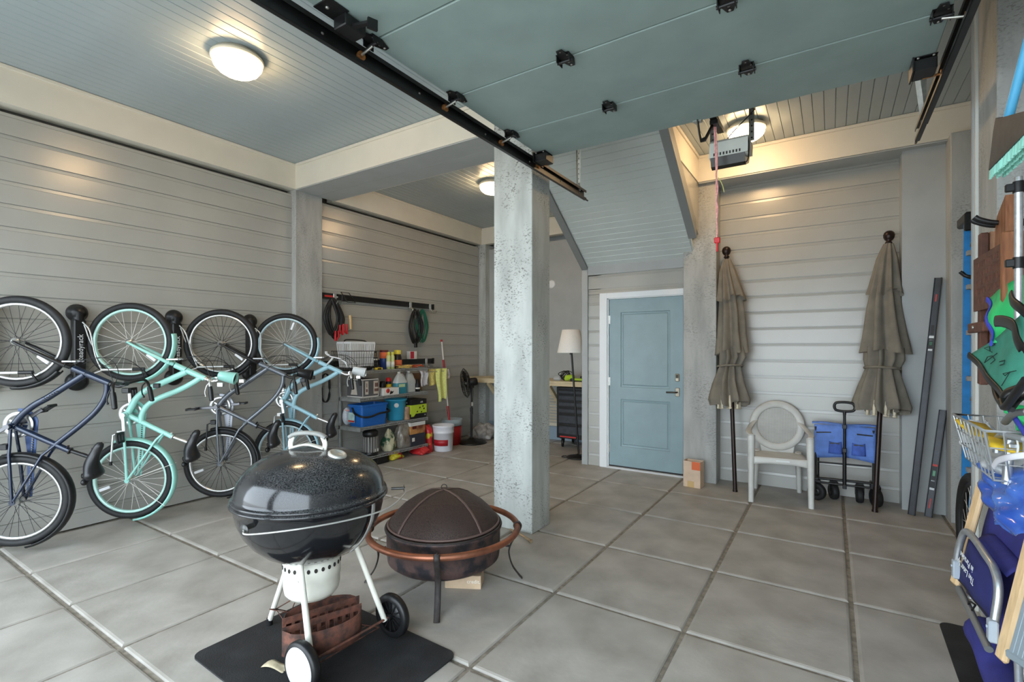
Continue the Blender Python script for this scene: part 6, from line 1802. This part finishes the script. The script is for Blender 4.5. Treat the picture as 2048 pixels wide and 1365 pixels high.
# blue step ladder in the recess
M_LADB = mat('blue_fibreglass', (40,132,200), 0.45, var=0.05, scale=20)
ld = thing('step_ladder', 'tall blue step ladder standing folded in the recess behind the near pillar', 'ladder', (0.95, 4.6, 0))
for x in (0.782, 1.13):
    b = MB().bar((x, 4.52, 0.0), (x+(0.05 if x < 1 else -0.05)*0.3, 4.52, 2.30), 0.012, 0.07, (1,0,0), 0.002)
    b.build('front_rail', M_LADB, ld)
    MB().bar((x+(0.065 if x < 1 else -0.04), 4.66, 0.0), (x+(0.06 if x < 1 else -0.04), 4.60, 2.28), 0.10, 0.03, (0,1,0), 0.002).build('rear_rail', M_LADB, ld)
MB().box(0.755, 1.15, 4.44, 4.70, 2.30, 2.37, 0.01).box(0.752, 0.80, 4.43, 4.46, 2.24, 2.36, 0.006).build('top_cap', M_BPL, ld)
for z in (0.32, 0.63, 0.94, 1.25, 1.56, 1.87, 2.10):
    MB().box(0.772, 1.13, 4.46, 4.55, z-0.02, z+0.012, 0.002).build('step', mat('grey_step', (156,152,146), 0.5), ld)
for z in (1.0, 2.05):
    MB().bar((0.80, 4.50, z+0.12), (0.785, 4.60, z-0.04), 0.012, 0.004).build('spreader', M_STEEL, ld)

# bicycle wheel behind the beach chair
bw = thing('parked_bicycle', 'bicycle showing only a black wheel behind the wooden beach chair arm', 'bicycle', (0.70, 3.95, 0.345))
MB().torus((0.71,3.95,0.352), (1,0.0,0), 0.322, 0.030, 52, 10).build('tyre', M_TYRE, bw)
MB().torus((0.71,3.95,0.352), (1,0,0), 0.287, 0.012, 52, 8).build('rim', mat('black_rim', (30,30,31), 0.4), bw)
b = MB()
for i in range(24):
    a = 2*pi*i/24
    b.cyl((0.71+0.02*(-1)**i, 3.95+0.03*cos(a+0.4*(-1)**i), 0.352+0.03*sin(a+0.4*(-1)**i)), (0.71, 3.95+0.28*cos(a), 0.352+0.28*sin(a)), 0.0015, n=4)
b.build('spokes', M_SPOKE, bw, kind='stuff')
MB().cyl((0.66,3.95,0.352),(0.76,3.95,0.352),0.02,n=12).build('hub', M_ALU, bw)

# teak folding frame with the slotted seat
tk = thing('teak_folding_stool', 'folded teak frame with a slotted seat panel hung on the wall hook', 'stool', (0.62, 3.0, 1.7))
MB().bar((0.665, 3.02, 1.30), (0.655, 3.00, 2.02), 0.09, 0.03, (1,0,0), 0.004).build('slat', M_TEAK, tk)
MB().bar((0.60, 3.16, 1.28), (0.60, 3.145, 1.99), 0.030, 0.05, (0,1,0), 0.004).build('frame_leg', M_TEAKD, tk)
MB().bar((0.66, 3.16, 1.28), (0.66, 3.145, 1.995), 0.08, 0.016, (0,1,0), 0.003).build('slat', mat('pale_teak', (206,160,126), 0.55, scale=14, stretch=(6,6,0.7), col2=(176,126,92)), tk)
MB().prism([(2.80,1.30),(2.95,1.30),(2.955,1.96),(2.92,2.02),(2.80,2.08)], M(((0,0,1,0),(1,0,0,0),(0,1,0,0),(0,0,0,1))), 0.045, 0.60).build('frame_leg', M_TEAK, tk)
def lerp2(a, b, s): return a+(b-a)*s
x0 = 0.575
ya, yb, za, zb = 2.64, 3.18, 1.625, 1.872      # seat panel, with its slots left open
sp = MB()
rows, cols = 5, 11
for r in range(rows+1):
    h0 = za + (zb-za)*(r/(rows)) ; 
zr = [za+0.034+0.0405*i for i in range(rows)]
edges = [za] + [q for z in zr for q in (z, z+0.025)] + [zb]
for i in range(0, len(edges), 2):
    sp.box(x0-0.004, x0+0.004, ya, yb, edges[i], edges[i+1])
pitch = (yb-ya-0.07)/cols
for z in zr:
    ys_ = [ya] + [q for k in range(cols) for q in (ya+0.035+pitch*k, ya+0.035+pitch*k+pitch*0.55)] + [yb]
    for k in range(0, len(ys_), 2):
        sp.box(x0-0.004, x0+0.004, ys_[k], ys_[k+1], z, z+0.025)
sp.build('slotted_seat', M_TEAKD, tk)
MB().box(x0+0.0055, x0+0.012, ya+0.02, yb-0.02, za+0.02, zb-0.02).build('lit_slot_backing', mat('sunlit_teak_tone', (240,186,140), 0.5), tk)  # added sheet, its pale colour stands for sunlit wood behind the slots
MB().box(x0-0.02, x0+0.04, ya-0.012, ya+0.02, za-0.06, zb+0.03, 0.004).build('end_rail', M_TEAK, tk)
bar_ = MB().box(0.565, 0.59, 2.98, 3.27, 1.525, 1.572, 0.005).build('cross_bar', M_TEAKD, tk)
MB().lathe([(0,0.0),(0.010,0.0),(0.009,0.006),(0,0.007)], (0.565,3.14,1.549), (-1,0,0), 14).build('screw', M_STEEL, bar_)

# aluminium pole with black clips
px_ = onx(2037, 500, 0.56)
ap = thing('aluminium_pole', 'silver aluminium pole with black clips standing before the teak frame', 'pole', (0.56, px_.y, 0))
MB().cyl((0.56,px_.y,1.32),(0.56,px_.y,2.06),0.0118,n=16).build('tube', mat('brushed_aluminium', (206,208,212), 0.33, metal=0.7, var=0.05, scale=60), ap)
for z in (1.755, 2.025):
    MB().cyl((0.56,px_.y,z-0.02),(0.56,px_.y,z+0.02),0.0155,n=14).box(0.525,0.60,px_.y-0.008,px_.y+0.008,z-0.014,z+0.014,0.003).build('clip', M_BPL, ap)
MB().cyl((0.56,px_.y,1.30),(0.56,px_.y,1.335),0.016,n=12).build('foot_cap', M_BPL, ap)

# broom hung high
c0, c1 = onx(1996, 345, 0.50), onx(2062, 352, 0.50)
yb0, yb1 = c1.y, c0.y
br = thing('broom', 'black broom head with mint green bristles and a blue handle hung high beside the pillar', 'broom', (0.50, (yb0+yb1)/2, c0.z))
zb_ = c0.z
b = MB()
def hd2(s, v):
    y = lerp2(yb1, yb0-0.02, s); k = 1-0.45*v
    top = 0.05+0.16*min(1, s*1.6)
    return (0.50, y, zb_+0.022+top*v)
ym = (yb0+yb1)/2
pts_ = [(yb1, zb_+0.012), (yb1-0.02, zb_+0.05), (yb1-0.06, zb_+0.13), (yb1-0.09, zb_+0.165), (yb1-0.125, zb_+0.15), (yb0-0.10, zb_+0.05), (yb0-0.10, zb_+0.0)]
b.prism(pts_[::-1], M(((0,0,1,0),(1,0,0,0),(0,1,0,0),(0,0,0,1))), 0.05, 0.475)
b.build('broom_head', mat('charcoal_plastic', (58,60,62), 0.6, var=0.12, scale=20), br)
b = MB()
for i in range(46):
    y = lerp2(yb1+0.006, yb0-0.10, i/45)
    for x in (0.482, 0.50, 0.518):
        b.bar((x, y, zb_+0.012-0.012*i/45), (x+0.004*(random.random()-0.5), y+0.010*(random.random()-0.2), zb_-0.018-0.012*i/45), 0.006, 0.006)
b.build('bristles', mat('mint_bristles', (160,230,214), 0.6), br, kind='stuff')
MB().tube([(0.50, yb1-0.10, zb_+0.13), (0.53, yb1-0.26, zb_+0.40), (0.58, yb1-0.60, zb_+0.95)], 0.014, 12).build('handle', mat('sky_blue_handle', (86,176,222), 0.35), br)

def sheet(name, label, cat, corners, x, m, th=0.006, wav=0.012, seed=1, nu=16, nv=12, bow=0.0):
    """cloth panel from four picture-measured corners on the plane x (or four depths), rippled"""
    rnd = random.Random(seed); ph = [rnd.uniform(0, 6.28) for _ in range(4)]
    xs_ = x if isinstance(x, (list, tuple)) else [x]*4
    P = [onx(c[0], c[1], q) for c, q in zip(corners, xs_)]
    def fn(s, v):
        a = P[0].lerp(P[1], s); b_ = P[3].lerp(P[2], s)
        p_ = a.lerp(b_, v)
        return p_ + V((wav*sin(5*s+ph[0]+3*v)+wav*0.6*sin(9*v+ph[1]) - bow*sin(pi*s)*sin(pi*v), wav*0.5*sin(7*v+ph[2]), wav*0.4*sin(6*s+ph[3])))
    return MB().grid(fn, nu, nv, th), fn
# bright green cloth with a blue hem
gm = mat('bright_green_nylon', (48,190,110), 0.55, var=0.08, scale=12)
bm_ = mat('blue_hem', (64,74,190), 0.6)
b, fn = sheet('', '', '', [(1966,602), (2052,548), (2052,690), (2000,690)], [0.54,0.60,0.60,0.54], gm, seed=4, wav=0.016)
t = thing('green_cloth', 'bright green cloth with a blue hem draped behind the teal folded chair', 'cloth', (0.56, 2.8, 1.5))
t['_o'] = (0,0,0); t.location = (0,0,0)
b.build('cloth', gm, t)
MB().tube([V(fn(0.0+0.02*i/20, i/20))+V((-0.008,0,0)) for i in range(21)], 1.0, 8, flat=(0.014,0.005,(1,0,0))).build('hem', bm_, t)
b, fn = sheet('', '', '', [(2002,798), (2052,812), (2052,880), (2040,862)], [0.55,0.60,0.60,0.57], gm, seed=7, wav=0.010)
b.build('cloth_fold', gm, t)
MB().tube([onx(2004+3*i, 797+4.6*i, 0.545) for i in range(17)], 1.0, 8, flat=(0.014,0.005,(1,0,0))).build('hem', bm_, t)
# teal folded camp chair with hand lettering
tm = mat('teal_canvas', (62,142,122), 0.75, var=0.05, scale=16, bump=0.15, bscale=200)
cc = thing('camp_chair', 'folded teal camp chair with black edging and handwritten letters hanging on the wall', 'chair', (0,0,0))
b, fn = sheet('', '', '', [(1944,712), (2056,628), (2062,762), (2008,800)], [0.50,0.56,0.56,0.50], tm, seed=2, wav=0.008, nu=20, nv=14)
b.build('canvas', tm, cc)
kb = M_BPL
MB().tube(bez([V(fn(0, i/8))+V((-0.006,0,0)) for i in range(9)], 3), 1.0, 8, flat=(0.016,0.006,(1,0,0))).build('edging', kb, cc)
MB().tube(bez([V(fn(i/8, 1))+V((-0.008,0,0)) for i in range(9)], 3), 1.0, 8, flat=(0.020,0.010,(1,0,0))).build('edging', kb, cc)
MB().tube(bez([onx(2004,802,0.49), onx(2010,815,0.485), onx(2030,790,0.485), onx(2052,760,0.485)], 6), 0.012, 8).build('frame_tube', kb, cc)
MB().tube(bez([onx(1988,772,0.505), onx(1994,795,0.50), onx(2006,812,0.495), onx(2024,820,0.50)], 6), 0.009, 8).tube(bez([onx(2022,820,0.50), onx(2038,800,0.53), onx(2056,790,0.53)], 6), 0.009, 8).build('frame_tube', kb, cc)
MB().tube(bez([onx(1990,643,0.49), onx(2006,643,0.485), onx(2026,652,0.48), onx(2034,680,0.475), onx(2046,700,0.48), onx(2058,706,0.50)], 6), 1.0, 8, flat=(0.020,0.004,(1,0.2,0))).build('strap', kb, cc)
MB().tube(bez([onx(2022,590,0.52), onx(2026,604,0.50), onx(2040,616,0.50), onx(2056,630,0.51)], 6), 1.0, 8, flat=(0.018,0.006,(1,0.2,0))).build('strap', kb, cc)
MB().tube(bez([onx(2010,845,0.54), onx(2028,828,0.53), onx(2056,824,0.53)], 5), 0.012, 8).build('frame_tube', mat('grey_tube', (130,132,134), 0.4, metal=0.5), cc)
# hand lettering on the canvas: strokes as thin marker lines lying on the cloth
ink = mat('marker_ink', (24,52,48), 0.7)
def stroke(pts):
    return [onx(px1, py1, 0.0) if False else px1 for px1, py1 in pts]
def on_canvas(px1, py1):
    # nearest point of the canvas to the sight line of that picture point, lifted slightly off the cloth
    d = _ray(px1, py1); o_ = V((0,0,_H)); best = None
    for i in range(41):
        for j in range(29):
            p_ = V(fn(i/40, j/28)); q = (p_-o_); e = (q - d*(q.dot(d)/d.dot(d))).length
            if best is None or e < best[0]: best = (e, p_)
    x = best[1].x - 0.009
    return onx(px1, py1, x)
for st_ in ([(2003,772),(2020,744),(2010,752),(2006,748),(2032,742)], [(1999,724),(2009,721),(2008,728),(2000,731)], [(1994,707),(1969,726),(1975,714),(1984,712),(1990,720),(1981,728)], [(1990,690),(1968,697),(1984,705)], [(1979,694),(1980,702)]):
    MB().tube([on_canvas(*q) for q in st_], 0.0016, 5).build('letter_stroke', ink, cc)

# wire bicycle basket on the wall
wb2 = thing('grey_wire_basket', 'silver wire basket holding a yellow folder and white plastic above the beach chair', 'basket', (0.62, 2.72, 1.0))
b = MB()
def P_(u, v, q):
    x = 0.468+ (0.035*(1-q)) + u*(0.30-0.05*(1-q)); y = 2.44+0.05*(1-q)+v*(0.545-0.10*(1-q)); z = 0.965+0.185*q
    return V((x, y, z))
for q in (0.0, 0.33, 0.66, 1.0):
    b.tube([P_(0,0,q), P_(1,0,q), P_(1,1,q), P_(0,1,q)], 0.0055 if q == 1 else 0.003, 6, closed=True)
for i in range(9):
    v = i/8; b.tube([P_(0,v,1), P_(0,v,0), P_(1,v,0), P_(1,v,1)], 0.0035 if i % 4 else 0.0055, 5)
for i in range(1, 6):
    u = i/6; b.tube([P_(u,0,1), P_(u,0,0), P_(u,1,0), P_(u,1,1)], 0.003, 5)
for s in (0.2, 0.8): b.tube([P_(1,s,0.95), (0.82, 2.44+0.5*s, 1.13)], 0.006, 6)
b.build('basket_wires', mat('silver_wire', (188,192,194), 0.35, metal=0.6), wb2)
tag(MB().grid(lambda s, v: (0.485+0.02*sin(5*s)+0.10*v, 2.47+0.47*s, 1.085+0.055*s*0.6+0.010*sin(8*s)-0.02*v), 14, 5, 0.012).build('yellow_folder', mat('yellow_card', (240,200,52), 0.55, var=0.06, scale=14)), 'yellow folder lying in the silver wire basket', 'folder')
o_ = soft_bag('clear_film', 'crumpled clear film bag stuffed in the silver wire basket', 0.58, 2.72, 0.972, 0.085, 0.20, 0.10, mat('clear_film', (222,226,230), 0.2, trans=0.2, scale=22, col2=(180,184,190)), 21, 0.6, rough=0.14)
c = onx(1912, 850, 0.47)
soft_bag('bubble_wrap', 'white bubble wrap poking out of the far end of the silver wire basket', 0.56, 3.02, 1.00, 0.06, 0.035, 0.12, mat('bubble_wrap', (226,230,236), 0.25, var=0.05, scale=60, bump=0.4, bscale=120), 23, 0.5, cat='packing')

# ---------------------------------------------------------------- backpack beach chair with wooden arms
M_PINEA = mat('pale_pine_arm', (226,192,146), 0.5, var=0.04, scale=10, stretch=(8,8,1))
M_NAVYC = mat('navy_canvas', (52,54,130), 0.8, var=0.06, scale=14, bump=0.15, bscale=200)
M_NAVYD = mat('dark_navy_canvas', (40,44,104), 0.8, var=0.06, scale=14)
M_TUBE = mat('satin_aluminium', (190,194,198), 0.3, metal=0.75, var=0.04, scale=40)
bc = thing('beach_chair', 'folded backpack beach chair in navy canvas with pale wooden arms', 'chair', (0.55, 2.93, 0), 'folded beach chairs')
def armbar(y, xb, zb_, xt, zt, name='wooden_arm'):
    a, c_ = V((xb, y, zb_)), V((xt, y-0.005, zt))
    return MB().bar(a, c_, 0.055, 0.024, (1,0,0), 0.009).build(name, M_PINEA, bc)
A1b, A1t = onx(1897+14, 1172, 0.478), onx(1965, 968, 0.59)
A1b = ony(1910, 1170, 3.17); A1t = ony(1966, 965, 3.17)
A2b = ony(2003, 1322, 2.60); A2t = ony(2066, 1075, 2.60)
def bar2(a, c_):
    return MB().bar(a, c_, 0.055, 0.026, (0.9,0.3,0.45), 0.010).build('wooden_arm', M_PINEA, bc)
bar2(A1b, A1t); bar2(A2b, A2t)
dlt = V((0.045, 0, 0))
# back canvas between the arms, running up beyond them
def canv(s, v):
    lo_, hi_ = A1b.lerp(A1t, -0.05), A1b.lerp(A1t, 1.30)
    lo2, hi2 = A2b.lerp(A2t, -0.05), A2b.lerp(A2t, 1.30)
    p_ = lo_.lerp(hi_, v).lerp(lo2.lerp(hi2, v), s)
    return p_ + dlt + V((0.018*sin(pi*s)+0.004*sin(9*v), 0, 0))
MB().grid(canv, 14, 14, 0.006).build('back_canvas', M_NAVYC, bc)
for s_, A_b, A_t in ((0, A1b, A1t), (1, A2b, A2t)):
    MB().tube([A_b.lerp(A_t,-0.10)+dlt*1.5, A_b.lerp(A_t,1.32)+dlt*1.5], 0.0125, 10).build('frame_tube', M_TUBE, bc)
# looped front tube
lp_ = [ony(1912,1128,3.10), ony(1921,1085,3.09), ony(1932,1064,3.05), ony(1948,1078,2.95), ony(1972,1112,2.80), ony(1990,1142,2.71), ony(1997,1185,2.66), ony(1988,1250,2.64)]
MB().tube(bez(lp_, 8), 0.0150, 12).build('looped_tube', M_TUBE, bc)
MB().tube([ony(1918,1178,3.08), ony(1945,1232,2.86), ony(1978,1300,2.66)], 0.0145, 12).build('cross_tube', mat('dull_grey_tube', (140,142,142), 0.45, metal=0.5), bc)
for (q, yy) in (((1911,1133), 3.09), ((1983,1255), 2.63)):
    c = ony(*q, yy)
    MB().cbox(c.x-0.012, c.x+0.018, c.y-0.022, c.y+0.022, c.z-0.055, c.z+0.03, 0.006).lathe([(0,0),(0.007,0),(0.006,0.004),(0,0.005)], (c.x-0.012, c.y, c.z), (-1,0,0), 10).build('tube_bracket', mat('grey_bracket', (176,186,196), 0.4), bc)
# zipped pouch
Q = [ony(1933,1078,3.06), ony(1990,1150,2.72), ony(1974,1236,2.72), ony(1913,1158,3.08)]
def pch(s, v):
    p_ = Q[0].lerp(Q[1], s).lerp(Q[3].lerp(Q[2], s), v)
    return p_ + V((0.012-0.035*sin(pi*s)*sin(pi*min(1,v*1.1)), 0, 0.004*sin(9*s)*v))
pb_ = MB().grid(pch, 16, 12, 0.006).build('pouch', M_NAVYD, bc)
MB().grid(lambda s, v: V(pch(s, 0)) + V((0.02+0.075*v, 0, 0.02*sin(pi*v)+0.035*v)), 12, 5, 0.004).build('pouch_top', M_NAVYC, pb_)
MB().tube([V(pch(i/12, 1.0))+V((-0.004,0,-0.004)) for i in range(13)], 0.0045, 6).build('zip', M_BPL, pb_)
zc = V(pch(0.62, 1.0)) + V((-0.008,0,-0.012))
MB().tube(bez([zc, zc+V((-0.01,0.05,-0.01)), zc+V((-0.012,0.065,-0.045)), zc+V((-0.01,0.035,-0.06)), zc+V((-0.008,0.015,-0.03)), zc], 5), 0.004, 6).build('zip_pull', M_BPL, pb_)
rt = (Q[0]-Q[1]).normalized(); upv = (Q[2]-Q[1]); upv = (upv - rt*upv.dot(rt)).normalized()
nrm_ = rt.cross(upv)
# lettering reads upside down: right vector runs from the near edge to the far edge
cmid = V(pch(0.48, 0.42)); 
if nrm_.x > 0: rt = -rt; nrm_ = rt.cross(upv)
text('The Later Spt', 'pouch_lettering', M_WORD, face_T(cmid + nrm_*0.012, rt, upv), 0.040, bc, 0.001)
text('in Paradise', 'pouch_lettering', M_WORD, face_T(cmid + nrm_*0.013 - upv*0.042, rt, upv), 0.038, bc, 0.001)
# tops of the aluminium tubes
for (qa, qb, yy) in (((1992,905),(1996,882),2.62), ((2013,925),(2020,880),2.5)):
    MB().cyl(ony(*qa, yy)-V((0,0,0.08)), ony(*qb, yy), 0.0145, n=12).build('frame_tube', M_TUBE, bc)
MB().tube(bez([ony(1992,884,2.62), ony(2002,872,2.58), ony(2014,872,2.54), ony(2022,882,2.5)], 5), 0.013, 10).build('frame_bend', M_TUBE, bc)
MB().bar(ony(1990,895,2.60), ony(2030,893,2.45), 0.03, 0.016, ch=0.003).build('joint_plate', M_TUBE, bc)
MB().bar(ony(2012,868,2.50), ony(2062,880,2.3), 0.045, 0.02, ch=0.006).build('arm_end', mat('grey_plastic_arm', (150,156,160), 0.45), bc)
MB().tube(bez([ony(2034,880,2.45), ony(2036,898,2.45), ony(2030,918,2.46)], 5), 1.0, 8, flat=(0.008,0.003,(1,0,0))).build('white_strap', M_WHITE, bc)
# blue translucent bag hung over the chair
t = thing('blue_plastic_bag', 'shiny translucent blue bag with a white strap hanging over the beach chair', 'bag', (0.5, 2.7, 0.95))
t['_o'] = (0,0,0); t.location = (0,0,0)
K = [onx(1964,925,0.52), onx(2062,928,0.60), onx(2066,1075,0.56), onx(1984,1050,0.50)]
def bagf(s, v):
    p_ = K[0].lerp(K[1], s).lerp(K[3].lerp(K[2], s), v)
    return p_ + V((-0.035*sin(pi*s)*abs(sin(pi*v))**0.7-0.014*sin(7*s+4*v)-0.010*sin(13*s-9*v)-0.006*sin(21*v+6*s), 0.006*sin(9*v+3*s), 0.012*sin(8*s)*v))
MB().grid(bagf, 26, 22, 0.003).build('bag_film', mat('blue_film', (52,92,186), 0.16, coat=0.6, trans=0.15, scale=7, col2=(88,132,214), lo=0.4, hi=0.6), t)
MB().tube(bez([onx(1986,934,0.47), onx(1996,922,0.465), onx(2020,915,0.47), onx(2060,910,0.50)], 6), 1.0, 8, flat=(0.010,0.003,(1,0,0.3))).build('strap', mat('white_webbing', (228,228,236), 0.6), t)
# grey slatted plastic panel of a second folded chair, and what lies under it
sc2 = thing('slatted_chair', 'grey plastic slatted folding chair behind the near wooden arm', 'chair', (0.66, 2.45, 0.5), 'folded beach chairs')
S = [ony(2050,1120,2.50), ony(2100,1130,2.30), ony(2044,1330,2.30), ony(1998,1308,2.50)]
for i in range(5):
    a, c_ = S[0].lerp(S[1], (i+0.5)/5), S[3].lerp(S[2], (i+0.5)/5)
    MB().bar(a+V((0.03,0,0)), c_+V((0.03,0,0)), 0.045, 0.016, (1,0,0.3), 0.006).build('slat', mat('blue_grey_plastic', (168,186,198), 0.4), sc2)
MB().bar(S[3]+V((0.035,0.02,0.0)), S[2]+V((0.035,-0.02,0.0)), 0.03, 0.03, ch=0.006).build('end_rail', mat('blue_grey_plastic', (168,186,198)), sc2)
MB().tube([S[3]+V((0.05,0.0,0.0)), V((S[3].x+0.06, S[3].y, 0.0))], 0.012, 8).tube([S[2]+V((0.05,0,0)), V((S[2].x+0.06, S[2].y, 0.0))], 0.012, 8).build('leg', M_TUBE, sc2)
c = ony(2040, 1325, 2.38)
tag(MB().ell((c.x+0.05, c.y, 0.115), 0.07, 0.10, 0.115, n=20, m=12).build('blue_tub', mat('clear_blue_plastic', (70,132,214), 0.25, coat=0.3)), 'blue plastic tub under the grey slatted chair', 'tub')
# rolled navy fabric on the floor
f0, f1 = onz(1957, 1300, 0.09), onz(2000, 1400, 0.09)
tag(MB().tube(bez([f0+V((0.03,0.10,0.05)), f0+V((0.035,-0.05,0.05)), f0.lerp(f1,0.5)+V((0.045,0,0.0)), f1+V((0.05,0,0.0))], 6), [0.05]+[0.072]*18, 14).build('rolled_fabric', M_NAVYC), 'roll of navy fabric on the floor beside the black mat', 'fabric')
c0 = onz(1884, 1250)
mm = MB().prism(rrect(0, 0.42, -1.05, 0, 0.05), M.Translation((c0.x-0.012, c0.y+0.02, 0)) @ M.Rotation(R(-1), 4, 'Z'), 0.008, 0.001).build('floor_mat', M_MAT)
tag(mm, 'black rubber floor mat with a rounded corner under the beach chair', 'mat')
